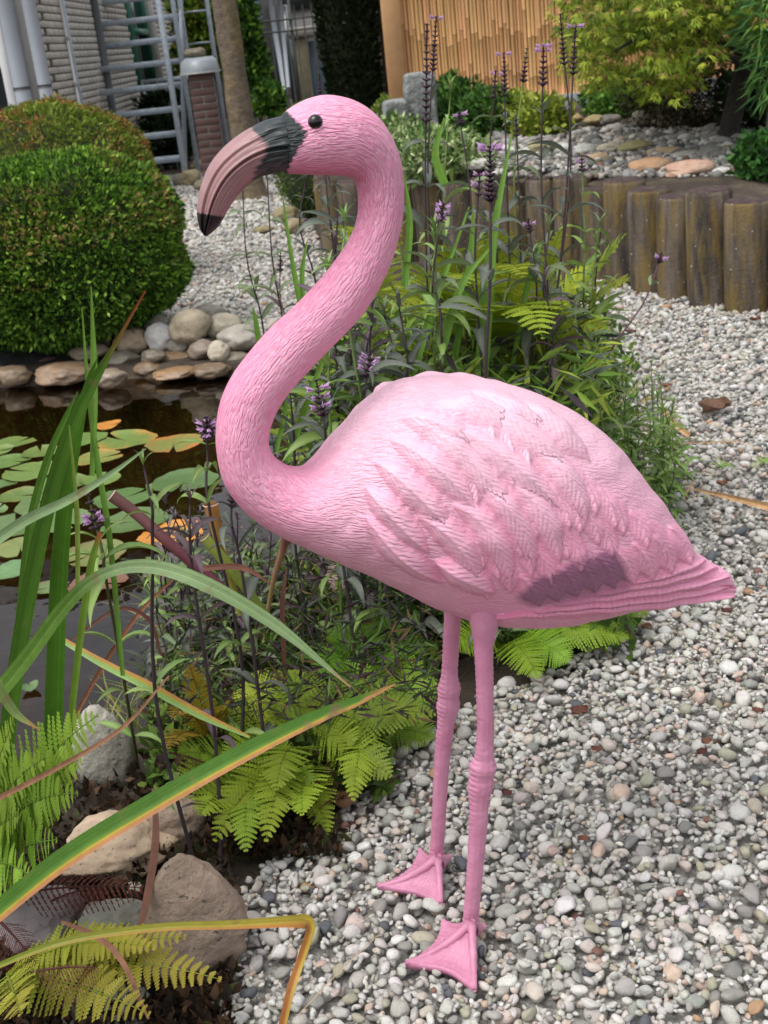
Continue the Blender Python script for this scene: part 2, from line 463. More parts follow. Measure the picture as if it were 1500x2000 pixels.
def flamingo_mat():
    m_, t, b, out = new_mat('painted_resin')
    c = nd(t, 'ShaderNodeAttribute', attribute_name='Col').outputs['Color']
    uv = nd(t, 'ShaderNodeAttribute', attribute_name='flow').outputs['Vector']
    st = nd(t, 'ShaderNodeAttribute', attribute_name='stroke').outputs['Fac']
    tc = t.nodes.new('ShaderNodeTexCoord').outputs['Object']
    wob = nd(t, 'ShaderNodeTexNoise', {'Vector': uv, 'Scale': 32.0, 'Detail': 2.0}).outputs['Color']
    wv = nd(t, 'ShaderNodeVectorMath', {0: wob, 1: (0.5, 0.5, 0.5)}, operation='SUBTRACT').outputs[0]
    wv = nd(t, 'ShaderNodeVectorMath', {0: wv, 1: (0.02, 0.009, 0.0)}, operation='MULTIPLY').outputs[0]
    u2 = nd(t, 'ShaderNodeVectorMath', {0: uv, 1: wv}, operation='ADD').outputs[0]
    mp = nd(t, 'ShaderNodeMapping', {'Vector': u2, 'Scale': (80, 380, 1)})
    h = noise_tex(t, mp.outputs[0], 1.0, 2, 0.5)
    h = ramp(t, h, [(0.36, 0.0), (0.62, 1.0)])
    hh = math_(t, 'MULTIPLY', h, st)
    fine = noise_tex(t, tc, 260, 3, 0.6)
    big = ramp(t, noise_tex(t, tc, 14, 3, 0.5), [(0.3, 0.0), (0.7, 1.0)])
    c = mixc(t, c, (0.80, 0.50, 0.59), math_(t, 'MULTIPLY', big, 0.12))
    c = mixc(t, c, (0.84, 0.60, 0.67), math_(t, 'MULTIPLY', hh, 0.30))          # pale dry-brushed paint on the strokes
    bp_ = nd(t, 'ShaderNodeAttribute', attribute_name='barb').outputs['Vector']
    sx = nd(t, 'ShaderNodeSeparateXYZ', {0: bp_})
    bs = math_(t, 'MULTIPLY_ADD', math_(t, 'SINE', math_(t, 'MULTIPLY', sx.outputs[0], 2 * math.pi)), 0.5, 0.5)
    bs = math_(t, 'MULTIPLY', bs, math_(t, 'MULTIPLY', sx.outputs[1], math_(t, 'ADD', noise_tex(t, tc, 55, 3, 0.6), 0.35)))
    c = mixc(t, c, (0.86, 0.66, 0.72), math_(t, 'MULTIPLY', bs, 0.14))
    dk = nd(t, 'ShaderNodeAttribute', attribute_name='dark').outputs['Fac']
    cc = nd(t, 'ShaderNodeAttribute', attribute_name='Col').outputs['Color']
    c = mixc(t, c, cc, dk)
    t.links.new(c, b.inputs['Base Color'])
    b.inputs['Roughness'].default_value = 0.48
    b.inputs['Specular IOR Level'].default_value = 0.4
    b1 = nd(t, 'ShaderNodeBump', {'Height': hh, 'Distance': 0.0013, 'Strength': 1.0})
    b3 = nd(t, 'ShaderNodeBump', {'Height': bs, 'Distance': 0.0006, 'Normal': b1.outputs[0]})
    b2 = nd(t, 'ShaderNodeBump', {'Height': fine, 'Distance': 0.0006, 'Normal': b3.outputs[0]})
    t.links.new(b2.outputs[0], b.inputs['Normal'])
    return m_
M['flamingo'] = flamingo_mat()
M['beak'] = pm('beak', 'attr', 0.36, 0.10, 40, None, [(160, 0.0006)], spec=0.5)
M['leg'] = pm('leg', (0.53, 0.20, 0.31), 0.45, 0.10, 40, ((0.57, 0.245, 0.36), 20, 0.4, 0.7), [(220, 0.0006)])
def eye_mat():
    m_, t, b, out = new_mat('eye_gloss')
    b.inputs['Base Color'].default_value = (0.008, 0.006, 0.006, 1); b.inputs['Roughness'].default_value = 0.08
    return m_
M['eye'] = eye_mat()

# ------------------------------------------------------------------ ground, pond, gravel bed
WATER_Z = -0.06
def poly_sd(P, poly):
    """signed distance to a polygon, negative inside"""
    P = np.asarray(P, float)[:, :2]; Q = np.asarray(poly, float)[:, :2]
    d = np.full(len(P), 1e9); ins = np.zeros(len(P), bool)
    for i in range(len(Q)):
        a, b = Q[i], Q[(i + 1) % len(Q)]
        e = b - a; wv = P - a
        tt = np.clip((wv @ e) / (e @ e + 1e-12), 0, 1)
        d = np.minimum(d, np.linalg.norm(wv - tt[:, None] * e, axis=1))
        c = ((a[1] > P[:, 1]) != (b[1] > P[:, 1])) & (P[:, 0] < (b[0] - a[0]) * (P[:, 1] - a[1]) / (b[1] - a[1] + 1e-12) + a[0])
        ins ^= c
    return np.where(ins, -d, d)
POND = np.array([G(x, y, WATER_Z) for x, y in [(-700, 800), (-300, 775), (0, 760), (120, 752), (300, 742), (460, 738), (600, 725), (720, 755), (770, 830), (750, 900),
                 (690, 960), (600, 1040), (540, 1130), (480, 1250), (420, 1350), (330, 1430), (180, 1510), (60, 1570), (-150, 1640), (-600, 1600), (-900, 1100)]])
GRAVEL_R = np.array([G(x, y) for x, y in [(430, 2150), (455, 1760), (560, 1660), (640, 1575), (740, 1500), (850, 1420), (960, 1350), (1080, 1310), (1180, 1260), (1235, 1180),
                     (1240, 1050), (1250, 980), (1210, 900), (1190, 760), (1160, 640), (1130, 560), (1180, 520), (1320, 560), (1460, 590), (1700, 610), (2300, 900), (2300, 2500), (400, 2500)]])
GRAVEL_B = np.array([G(x, y) for x, y in [(215, 660), (330, 640), (480, 655), (640, 650), (720, 600), (640, 500), (590, 420), (600, 372), (640, 338), (300, 338), (330, 420)]])
def ground_z(x, y):
    P = np.stack([x, y], 1)
    sd = poly_sd(P, POND) + 0.03 * vnoise(np.stack([x * 6, y * 6, x * 0], 1), 3)
    z = -0.014 - 0.50 * np.clip((0.03 - sd) / 0.35, 0, 1) ** 0.7
    gs = np.minimum(poly_sd(P, GRAVEL_R), poly_sd(P, GRAVEL_B))
    z = z - 0.035 * np.clip(0.5 - gs / 0.12, 0, 1)
    return z
xs = np.concatenate([[-300, -120, -50, -20, -10, -6], np.arange(-4.0, 3.01, 0.05), [4, 6, 10, 20, 50, 120, 300]])
ys = np.concatenate([[-60, -20, -6, -2, -0.5], np.arange(0.3, 6.5, 0.05), np.arange(6.6, 14, 0.3), [16, 20, 30, 60, 120, 300, 700]])
gx, gy = np.meshgrid(xs, ys, indexing='ij')
gxr, gyr = gx.ravel(), gy.ravel()
gz = ground_z(gxr, gyr) + 0.006 * vnoise(np.stack([gxr * 9, gyr * 9, gxr * 0], 1), 5)
ny = len(ys)
i, j = np.meshgrid(np.arange(len(xs) - 1), np.arange(ny - 1), indexing='ij')
q = np.stack([i * ny + j, (i + 1) * ny + j, (i + 1) * ny + j + 1, i * ny + j + 1], -1).reshape(-1, 4)
ground = structure(obj('ground', make_mesh('ground', np.stack([gxr, gyr, gz], 1), q, M['soil'])))

def flat_poly(name, P, z, mat, kind='structure'):
    P = np.asarray(P, float)
    V = np.stack([P[:, 0], P[:, 1], np.full(len(P), z)], 1)
    me = bpy.data.meshes.new(name)
    me.from_pydata([tuple(v) for v in V], [], [list(range(len(V)))])
    me.update(); me.materials.append(mat)
    if me.polygons[0].normal.z < 0: me.flip_normals()
    return structure(obj(name, me), kind)
wc = POND[:, :2].mean(0)
WP = wc + (POND[:, :2] - wc) * 1.06
flat_poly('pond_water', WP, WATER_Z, M['water'])

flat_poly('gravel_bed', GRAVEL_R, -0.0235, M['gravel_base'])
gravel_bed = bpy.data.objects['gravel_bed']
flat_poly('gravel_path', GRAVEL_B, -0.015, M['gravel_base'])

# pebbles: dropped one after the other on a height map so that they rest on each other
def pebble_shape(sub, seed):
    V, F_ = ICO[sub]
    r = np.random.default_rng(seed)
    V = V.copy()
    rad = np.ones(len(V))
    for k in range(r.integers(7, 14)):                    # blunt facets
        n = r.normal(size=3); n /= np.linalg.norm(n)
        dd = V @ n; cut = r.uniform(0.55, 0.88)
        rad = np.where(dd > 0.05, np.minimum(rad, 0.22 * rad + 0.78 * cut / np.maximum(dd, 0.05)), rad)
    V = V * rad[:, None]
    V *= (1 + 0.10 * fbm(V * 1.6, seed, 2))[:, None]
    s = np.array([1.0, r.uniform(0.55, 0.92), r.uniform(0.42, 0.75)])
    V *= s
    return V / np.abs(V[:, 0]).max(), F_
NPV = 22
PEB = {k: [pebble_shape(k, 100 + i) for i in range(NPV)] for k in (0, 1, 2)}
def pebble_colour(n, r):
    cols = np.array([srgb(*c) for c in [(212, 209, 201), (200, 196, 188), (225, 222, 216), (186, 182, 173), (206, 194, 182), (205, 182, 165), (160, 158, 150), (144, 142, 136), (98, 101, 105), (180, 146, 112), (136, 98, 86), (176, 172, 150)]])
    wts = np.array([24, 25, 6, 19, 10, 4, 9, 4, 2.2, 0.6, 0.6, 4]); wts = wts / wts.sum()
    c = cols[r.choice(len(cols), n, p=wts)]
    return np.clip(c * r.uniform(0.70, 0.86, (n, 1)) * r.normal(1, 0.02, (n, 3)), 0, 0.9)
def rand_rot(n, r, flat=0.35):
    """rotation matrices: any heading, moderate tilt"""
    a = r.uniform(0, 2 * np.pi, n); tx = r.normal(0, flat, n); ty = r.normal(0, flat, n)
    ca, sa = np.cos(a), np.sin(a); z = np.zeros(n); o = np.ones(n)
    Rz = np.stack([np.stack([ca, -sa, z], 1), np.stack([sa, ca, z], 1), np.stack([z, z, o], 1)], 1)
    cx, sx = np.cos(tx), np.sin(tx); cy, sy = np.cos(ty), np.sin(ty)
    Rx = np.stack([np.stack([o, z, z], 1), np.stack([z, cx, -sx], 1), np.stack([z, sx, cx], 1)], 1)
    Ry = np.stack([np.stack([cy, z, sy], 1), np.stack([z, o, z], 1), np.stack([-sy, z, cy], 1)], 1)
    return Rz @ Rx @ Ry
def deposit(poly, x0, x1, y0, y1, n, size, r, cell=0.0035, zbase=-0.0240, limit=-0.001, vis=None, fill=0.45):
    X = r.uniform(x0, x1, n); Y = r.uniform(y0, y1, n)
    keep = poly_sd(np.stack([X, Y], 1), poly) < 0.015
    if vis is not None: keep &= vis(X, Y)
    X, Y = X[keep], Y[keep]
    S = np.clip(r.lognormal(math.log(size), 0.40, len(X)), size * 0.45, size * 2.4)
    order = np.argsort(r.random(len(S)) - S / size * 0.12)
    X, Y, S = X[order], Y[order], S[order]
    nf = int(len(X) * fill)                               # last of all small ones that slip into the gaps
    S[-nf:] = np.clip(r.lognormal(math.log(size * 0.66), 0.2, nf), size * 0.45, size)
    H = np.full((int((x1 - x0) / cell) + 12, int((y1 - y0) / cell) + 12), zbase)
    out = []
    for x, y, s in zip(X, Y, S):
        rr = s * 0.80; c = s * 0.56
        k = int(rr / cell) + 1
        ix, iy = int((x - x0) / cell) + 5, int((y - y0) / cell) + 5
        a0, a1, b0, b1 = max(ix - k, 0), min(ix + k + 1, H.shape[0]), max(iy - k, 0), min(iy + k + 1, H.shape[1])
        if a1 <= a0 or b1 <= b0: continue
        gx_ = (np.arange(a0, a1) - 5) * cell + x0 - x; gy_ = (np.arange(b0, b1) - 5) * cell + y0 - y
        d2 = (gx_[:, None] ** 2 + gy_[None, :] ** 2) / rr ** 2
        h = c * np.sqrt(np.clip(1 - d2, 0, 1))
        patch = H[a0:a1, b0:b1]
        z = np.where(d2 < 0.8, patch + h, -1).max() - 0.30 * c
        if z > limit: continue
        H[a0:a1, b0:b1] = np.where(d2 < 1, np.maximum(patch, z + h), patch)
        out.append((x, y, z, s))
    out = np.array(out)
    keep = np.zeros(len(out), bool)                       # leave out what the ones above hide
    for a, b_ in ((0, 0), (.6, 0), (-.6, 0), (0, .6), (0, -.6)):
        ix = np.clip(((out[:, 0] + a * out[:, 3] * .8 - x0) / cell).astype(int) + 5, 0, H.shape[0] - 1); iy = np.clip(((out[:, 1] + b_ * out[:, 3] * .8 - y0) / cell).astype(int) + 5, 0, H.shape[1] - 1)
        keep |= H[ix, iy] - (out[:, 2] + out[:, 3] * 0.56 * (1 if a == 0 and b_ == 0 else 0.8)) < 0.0025
    return out[keep]
def pebble_mesh(name, pts, lod, mat, r, col=None):
    n = len(pts)
    kind = r.integers(0, NPV, n); R_ = rand_rot(n, r); C = pebble_colour(n, r) if col is None else col
    Vs, Fs, Cs, off = [], [], [], 0
    for L in np.unique(lod):
        for k in range(NPV):
            sel = np.where((kind == k) & (lod == L))[0]
            if not len(sel): continue
            V, F_ = PEB[int(L)][k]
            W = np.einsum('nij,vj->nvi', R_[sel], V) * pts[sel, 3][:, None, None] + pts[sel, None, :3]
            nv = len(V)
            Vs.append(W.reshape(-1, 3)); Cs.append(np.repeat(C[sel], nv, 0))
            Fs.append((F_[None] + (np.arange(len(sel)) * nv)[:, None, None] + off).reshape(-1, 3)); off += nv * len(sel)
    return make_mesh(name, np.concatenate(Vs), np.concatenate(Fs), mat, np.concatenate(Cs))
def in_view(X, Y, mx=260, my=330):
    v = np.stack([X, Y, np.zeros_like(X)], 1) - CAM
    z = v @ _f
    px = 750 + F_PX * (v @ _R) / z; py = 1000 - F_PX * (v @ _U) / z
    return (z > 0.2) & (px > -mx) & (px < 1500 + mx) & (py < 2000 + my) & (py > -100)

r1 = np.random.default_rng(11)
near = deposit(GRAVEL_R, -0.45, 1.05, 0.80, 2.45, 52000, 0.0083, r1, vis=in_view)
mid = deposit(GRAVEL_R, 0.1, 2.2, 2.45, 6.2, 66000, 0.0098, r1, cell=0.005, vis=in_view)
pz = np.stack(project(near[:, :3]), 1)
big = near[:, 3] / pz[:, 2] * F_PX
front = (pz[:, 0] > 470) & (pz[:, 0] < 1480) & (pz[:, 1] > 1480) & (pz[:, 1] < 1985) & (near[:, 2] > np.median(near[:, 2])) & ~((pz[:, 0] > 700) & (pz[:, 0] < 960) & (pz[:, 1] < 1930))
sel = np.where(front)[0]
sel = sel[np.argsort(-big[sel])][:300]
rest = np.ones(len(near), bool); rest[sel] = False
nr = near[rest]
allp = np.concatenate([nr, mid])
lod = np.where(allp[:, 1] < 1.08, 2, np.where(allp[:, 1] < 2.3, 1, 0))
g_ = structure(obj('gravel', pebble_mesh('gravel', allp, lod, M['pebble'], r1)), 'stuff')
g_['label'] = 'pale rounded gravel spread over the ground right of the pond'
pm_ = [make_mesh('pebble', V, F_, M['pebble_single']) for V, F_ in PEB[2]]
cc = pebble_colour(len(sel), r1); Rr = rand_rot(len(sel), r1)
for k, s in enumerate(sel):
    x, y, z, sc = near[s]
    o = obj('pebble', pm_[r1.integers(0, NPV)], gravel_bed)
    o.matrix_local = Matrix.Translation((x, y, z)) @ Matrix(Rr[k].tolist()).to_4x4() @ Matrix.Scale(sc, 4)
    o.color = (*cc[k], 1)
# the pale path behind the pond
nb = 22000
X = r1.uniform(-2.6, 0.3, nb); Y = 5.0 + 8.0 * r1.random(nb) ** 1.5
kp = (poly_sd(np.stack([X, Y], 1), GRAVEL_B) < 0.02) & in_view(X, Y, 60, 0)
X, Y = X[kp], Y[kp]
S = r1.lognormal(math.log(0.0125), 0.3, len(X)) * np.clip(Y / 6.5, 1, 1.5)
pts = np.stack([X, Y, r1.uniform(-0.016, 0.0, len(X)), S], 1)
g2 = structure(obj('path_gravel', pebble_mesh('path_gravel', pts, np.zeros(len(pts)), M['pebble'], r1, pebble_colour(len(pts), r1) * 1.0)), 'stuff')
g2['label'] = 'white gravel of the path behind the pond stones'

# ------------------------------------------------------------------ stones
def stone_mesh(size, seed, colour, facets=5, sub=3, rough=0.14, tip=0.0, mat='stone', flat=0.9):
    V, F_ = ICO[sub]
    r = np.random.default_rng(seed)
    rad = np.ones(len(V))
    for k in range(facets):
        n = r.normal(size=3); n /= np.linalg.norm(n)
        dd = V @ n; cut = r.uniform(0.6, flat)
        rad = np.where(dd > 0.05, np.minimum(rad, 0.3 * rad + 0.7 * cut / np.maximum(dd, 0.05)), rad)
    W = V * rad[:, None]
    W *= (1 + rough * fbm(V * 1.7 + seed, seed, 3))[:, None]
    if tip: W[:, 0] *= 1 - tip * W[:, 2]; W[:, 1] *= 1 - tip * W[:, 2]
    W *= (1 + 0.025 * fbm(V * 7 + seed, seed + 2, 3))[:, None]
    lo, hi = W.min(0), W.max(0)
    W = (W - (lo + hi) / 2) / (hi - lo) * np.array(size)
    W[:, 2] += size[2] / 2
    c = np.array(colour) * (1 + 0.14 * fbm(V * 2.5, seed + 5, 3))[:, None]
    return make_mesh('stone', W, F_, M[mat], np.clip(c, 0.01, 0.9))
STONE_N = [0]
def stone(cx, cy, w_, h_, rgb, label, zb=-0.02, depth=0.8, cat='stone', sub=3, terrace=False, group=None, name='boulder', rz=0.0, **kw):
    """a stone seen at (cx, cy) with the given width and height in picture pixels, resting on the ground"""
    STONE_N[0] += 1
    p = GT(cx, cy + h_ * 0.42) if terrace else G(cx, cy + h_ * 0.42, zb)
    s = 1 / ppm(p)
    W, Hh = w_ * s, h_ * s
    dip = math.atan2(CAM_H - p[2], p[1])
    dz = W * depth
    zz = max((Hh - dz * math.sin(dip) * 0.55) / math.cos(dip), Hh * 0.55)
    me = stone_mesh((W, dz, zz), STONE_N[0] * 7 + 3, srgb(*rgb), sub=sub, **kw)
    o = obj(name, me, None, (p[0], p[1] + dz * 0.35, p[2] - 0.008 - 0.04 * zz), (0, 0, rz))
    tag(o, label, cat, group)
    return o
FAR = 'stones along the far pond edge'
for cx, cy, w_, h_, rgb, lab, mt in [
    (182, 648, 46, 34, (150, 150, 140), 'small pale grey stone tucked against the foot of the clipped hedge', 'stone'),
    (248, 634, 60, 40, (150, 138, 122), 'brownish grey stone behind the orange-stained stone beside the hedge', 'stone'),
    (298, 628, 56, 44, (178, 174, 160), 'light grey rounded stone standing behind the white granite stone', 'stone'),
    (316, 660, 64, 64, (205, 202, 196), 'whitest rounded granite stone of the pond edge', 'stone'),
    (256, 668, 66, 56, (168, 148, 124), 'orange-stained grey stone left of the white granite stone', 'stone'),
    (374, 642, 80, 76, (150, 138, 116), 'large angular beige stone with a flat face at the pond edge', 'stone'),
    (442, 638, 68, 56, (146, 138, 120), 'angular grey-beige stone right of the large beige stone', 'stone'),
    (470, 662, 84, 60, (150, 143, 132), 'mottled grey boulder against the flamingo neck at the pond edge', 'stone'),
    (394, 680, 54, 40, (130, 116, 102), 'small brown-grey stone below the large angular beige stone', 'wet_stone'),
    (428, 684, 42, 42, (172, 162, 142), 'small beige-white stone under the mottled grey boulder', 'stone'),
    (172, 688, 74, 40, (136, 124, 106), 'brown-grey stone partly behind the tall green blades', 'stone'),
    (236, 704, 70, 42, (142, 134, 118), 'grey-brown stone under the orange-stained stone', 'wet_stone'),
    (338, 700, 86, 36, (142, 116, 88), 'flat brown stone just above the waterline below the white granite stone', 'wet_stone'),
    (340, 728, 84, 28, (150, 118, 84), 'flat orange-brown wet stone touching the water', 'wet_stone'),
    (96, 706, 54, 26, (128, 100, 92), 'small reddish stone between the hedge and the long brown stone', 'stone'),
    (124, 728, 112, 50, (148, 122, 98), 'longest brown stone lying at the left waterline', 'wet_stone'),
    (30, 734, 62, 46, (136, 116, 92), 'round orange-brown stone at the left waterline', 'wet_stone'),
    (216, 738, 66, 42, (146, 130, 112), 'grey-brown stone at the water behind the green blades', 'wet_stone'),
    (-12, 728, 50, 44, (120, 98, 74), 'brown stone cut by the left edge of the picture at the pond', 'wet_stone'),
    (414, 722, 72, 34, (112, 92, 70), 'dark orange submerged-looking stone near the flamingo neck', 'wet_stone'),
    (286, 718, 54, 30, (126, 104, 80), 'small orange wet stone between the grey-brown and flat brown stones', 'wet_stone'),
    (640, 690, 80, 60, (146, 138, 118), 'grey stone seen between neck and back behind the stems', 'stone'),
    (700, 668, 90, 64, (160, 150, 132), 'pale stone behind the stems right of the flamingo neck', 'stone'),
    (205, 668, 56, 40, (140, 134, 122), 'grey cobble between the hedge foot and the orange-stained stone', 'stone'),
    (348, 676, 44, 34, (132, 126, 114), 'small grey cobble wedged under the white granite stone', 'stone'),
    (300, 694, 50, 30, (122, 112, 98), 'dark grey cobble right of the grey-brown stone', 'wet_stone'),
    (455, 702, 60, 34, (126, 116, 100), 'low grey cobble below the mottled grey boulder', 'wet_stone'),
    (410, 612, 60, 44, (152, 146, 134), 'pale grey cobble at the back of the pile by the white path', 'stone'),
    (735, 720, 80, 56, (132, 112, 86), 'brown stone low behind the purple flowers', 'wet_stone')]:
    stone(cx, cy, w_ * 1.08, h_ * 1.08, rgb, lab, zb=-0.045 if cy > 695 else (-0.005 if cy > 655 else 0.03), group=FAR, mat=mt, facets=7 if 'angular' in lab else 3)
# near stones at the left
o = stone(388, 1812, 222, 280, (142, 124, 108), 'big pitted tan stone with a rounded peak at the gravel edge', depth=0.6, sub=4, tip=0.42, facets=5, mat='pitted', rough=0.08, rz=0.25, flat=0.85)
stone(228, 1668, 245, 150, (172, 150, 126), 'broad flat-topped tan stone under the broad green blade', depth=0.7, sub=4, facets=6, mat='stone')
stone(350, 1612, 130, 130, (136, 118, 102), 'brown-grey rounded stone behind the big pitted stone', depth=0.8, sub=4, facets=3)
stone(212, 1468, 118, 190, (150, 146, 134), 'tall smooth pale grey stone at the near pond edge', depth=0.7, sub=4, facets=2, rough=0.05, flat=0.95)
stone(405, 1430, 190, 105, (178, 166, 158), 'pinkish grey stone under the yellow-green fern tuft', depth=0.7, sub=4, facets=6, rough=0.15)
stone(78, 1815, 175, 150, (120, 110, 110), 'purplish grey stone in the lower left behind the dead fern', depth=0.8, sub=4, facets=4)
stone(228, 1832, 160, 150, (136, 134, 122), 'greenish grey stone left of the big pitted stone', depth=0.8, sub=4, facets=4)
stone(208, 1975, 190, 110, (140, 138, 130), 'grey stone at the bottom edge under the yellowing fern', depth=0.8, sub=4, facets=5, rough=0.14)
stone(255, 1740, 60, 50, (176, 176, 160), 'small pale lichen-covered stone above the dead fern', depth=0.8, facets=5)
stone(700, 1150, 150, 130, (160, 136, 128), 'pinkish granite boulder behind the flamingo belly', depth=0.8, sub=4, facets=5, rough=0.12)
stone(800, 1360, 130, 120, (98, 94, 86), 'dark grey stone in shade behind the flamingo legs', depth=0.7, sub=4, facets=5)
stone(670, 1395, 90, 70, (150, 142, 132), 'small grey stone half hidden in the ferns by the legs', depth=0.8)

# pond liner showing under the hedge
lb = MB()
pth = [G(x, y, -0.02) for x, y in [(-420, 760), (-200, 740), (-40, 724), (60, 708), (140, 694), (230, 690)]]
for a, b in zip(pth[:-1], pth[1:]):
    pass
P_ = catmull(np.array(pth), 30)
up = np.array([0, 0, 1.0])
V = np.concatenate([P_ + up * 0.10 + np.array([0, 0.06, 0]), P_ + up * 0.085 - np.array([0, 0.01, 0]), P_ - up * 0.12 - np.array([0, 0.05, 0])])
V += 0.008 * np.stack([vnoise(V * 12, k) for k in (1, 2, 3)], 1)
n_ = len(P_)
q = np.array([[k * n_ + i, k * n_ + i + 1, (k + 1) * n_ + i + 1, (k + 1) * n_ + i] for k in (0, 1) for i in range(n_ - 1)])
tag(obj('pond_liner', make_mesh('pond_liner', V, q, M['liner'])), 'black pond liner edge showing below the clipped hedge', 'liner')

# ------------------------------------------------------------------ retaining wall of half-round concrete posts, raised bed
WL = np.array([G(x, y) for x, y in [(1900, 640), (1700, 622), (1560, 606), (1460, 596), (1350, 578), (1240, 553), (1140, 532), (1000, 515), (860, 505), (730, 497), (650, 494)]])
WL = catmull(WL, 400)
seg = np.concatenate([[0], np.cumsum(np.linalg.norm(np.diff(WL, axis=0), axis=1))])
wall_t = thing('retaining_wall', 'curved low wall of weathered half-round concrete posts with lichen', 'wall', tuple(WL[200]))
SP = 0.197
npost = int(seg[-1] / SP)
def palisade_mesh(seed, h):
    r = np.random.default_rng(seed)
    n = 18
    th = np.linspace(0, 2 * np.pi, n, endpoint=False)
    rx = 0.0955; ry = 0.093
    ring = np.stack([np.sign(np.cos(th)) * np.abs(np.cos(th)) ** 1.0 * rx, np.sin(th) * ry], 1)
    zs = [-0.1, 0.0, h * 0.33, h * 0.66, h - 0.02, h - 0.006, h]
    V = []
    for k, z in enumerate(zs):
        sc = 1.0 if k < 4 else (0.99, 0.95, 0.86)[k - 4]
        V.append(np.concatenate([ring * sc, np.full((n, 1), z)], 1))
    V = np.concatenate(V)
    V[:, :2] *= (1 + 0.02 * vnoise(V * 9, seed))[:, None]
    V = np.concatenate([V, [[0, 0, h + 0.004]]])
    q = np.array([[k * n + j, k * n + (j + 1) % n, (k + 1) * n + (j + 1) % n, (k + 1) * n + j] for k in range(len(zs) - 1) for j in range(n)])
    t_ = np.array([[(len(zs) - 1) * n + j, (len(zs) - 1) * n + (j + 1) % n, len(V) - 1] for j in range(n)])
    me = make_mesh('post', V, [q, t_], [M['palisade'], M['moss']])
    mi = np.zeros(len(q) + len(t_), np.int32); mi[len(q):] = 1; mi[len(q) - n:len(q)] = 1
    me.polygons.foreach_set('material_index', mi)
    return me
PM = [palisade_mesh(k, 0.43 + 0.012 * (k - 2)) for k in range(5)]
WT = []
for k in range(npost):
    s = (k + 0.5) * SP
    p = np.array([np.interp(s, seg, WL[:, a]) for a in range(3)])
    p2 = np.array([np.interp(s + 0.02, seg, WL[:, a]) for a in range(3)])
    ang = math.atan2(p2[1] - p[1], p2[0] - p[0])
    WT.append(p)
    o = obj('post', PM[random.randrange(5)], wall_t, Vector(p) - wall_t.location + Vector((0, 0, random.uniform(-0.01, 0.008))), (random.uniform(-.02, .02), random.uniform(-.012, .012), ang + math.pi))
WT = np.array(WT)
# raised bed behind it (rises gently to the fence)
nb_ = 26
rows = []
for k in range(nb_):
    f = k / (nb_ - 1)
    for p in WL[::8]:
        y = p[1] + f * (10.2 - p[1]) ; x = p[0] + 0.10 * f * p[0] + (0.0)
        rows.append((x, y, float(terrace_z(y)) - 0.012 + 0.0 * f))
rows = np.array(rows); rows[:, 2] += 0.02 * vnoise(rows * np.array([3, 3, 0]), 9)
nc = len(WL[::8])
rows[:nc, 2] = 0.41
q = np.array([[k * nc + j, k * nc + j + 1, (k + 1) * nc + j + 1, (k + 1) * nc + j] for k in range(nb_ - 1) for j in range(nc - 1)])
structure(obj('raised_bed', make_mesh('raised_bed', rows, q[:, ::-1], M['soil'])))
# left cheek of the bed behind the wall's end
cheek = MB()
e0 = WL[-1]
for k in range(9):
    p = e0 + np.array([0.02, 0.10 + 0.17 * k, 0])
    pass
o_ = thing('end_wall', 'row of brown concrete posts closing the left end of the raised bed', 'wall', tuple(e0))
for k in range(20):
    yy = e0[1] + 0.15 * (k + 1)
    obj('post', PM[k % 5], o_, (0.02 - 0.0 * k, 0.15 * (k + 1), random.uniform(-0.01, 0.12 * k / 19)), (0, 0, math.pi / 2))

# loose stones, pebbles on the raised bed
TG = 'stones on the raised bed'
for cx, cy, w_, h_, rgb, lab in [
    (1276, 322, 92, 36, (176, 138, 104), 'tan rounded stone on the wall edge, left of the pinkish one'),
    (1352, 328, 98, 38, (178, 144, 124), 'pinkish tan rounded stone on the wall edge'),
    (1118, 232, 50, 28, (160, 136, 96), 'round tan stone behind the flower spikes on the raised bed'),
    (1162, 233, 42, 22, (150, 136, 92), 'flat yellowish stone beside the round tan stone'),
    (1196, 232, 44, 22, (110, 104, 96), 'dark grey low stone between the yellowish and upright grey stones'),
    (1252, 234, 44, 38, (128, 122, 104), 'upright grey-olive stone under the maple branches'),
    (1243, 286, 72, 30, (132, 124, 84), 'broad olive stone in the middle of the raised bed'),
    (1305, 294, 76, 22, (162, 140, 106), 'long low tan stone right of the broad olive stone'),
    (1194, 288, 56, 26, (168, 160, 142), 'pale grey-beige stone left of the broad olive stone'),
    (1145, 292, 48, 26, (164, 164, 158), 'pale grey stone behind the two tall spikes'),
    (1060, 288, 62, 30, (140, 134, 100), 'olive grey stone seen between the spike stems'),
    (1170, 305, 46, 20, (170, 146, 116), 'small tan stone between two pale ones on the bed'),
    (1188, 312, 34, 20, (110, 104, 78), 'small dark olive stone in front of the pale beige stone'),
    (1395, 250, 40, 24, (124, 122, 112), 'grey stone left of the maple trunk'),
    (1478, 277, 54, 24, (150, 128, 74), 'yellow-brown stone at the right edge of the bed'),
    (1340, 300, 56, 18, (160, 154, 146), 'flat grey stone in the white gravel of the bed'),
    (1412, 332, 44, 18, (200, 198, 192), 'white oval stone right of the pinkish tan stone'),
    (1395, 318, 30, 14, (190, 188, 184), 'small white stone behind the white oval stone'),
    (1310, 262, 60, 16, (70, 66, 60), 'dark flat slate lying under the maple'),
    (1240, 262, 70, 14, (96, 90, 78), 'grey flat slab in the pebbles under the maple'),
    (940, 318, 60, 24, (196, 192, 184), 'white stone between the variegated ivy and the spike stems')]:
    stone(cx, cy, w_, h_, rgb, lab, terrace=True, group=TG, depth=0.7, facets=3)
rt = np.random.default_rng(5)
pts = []
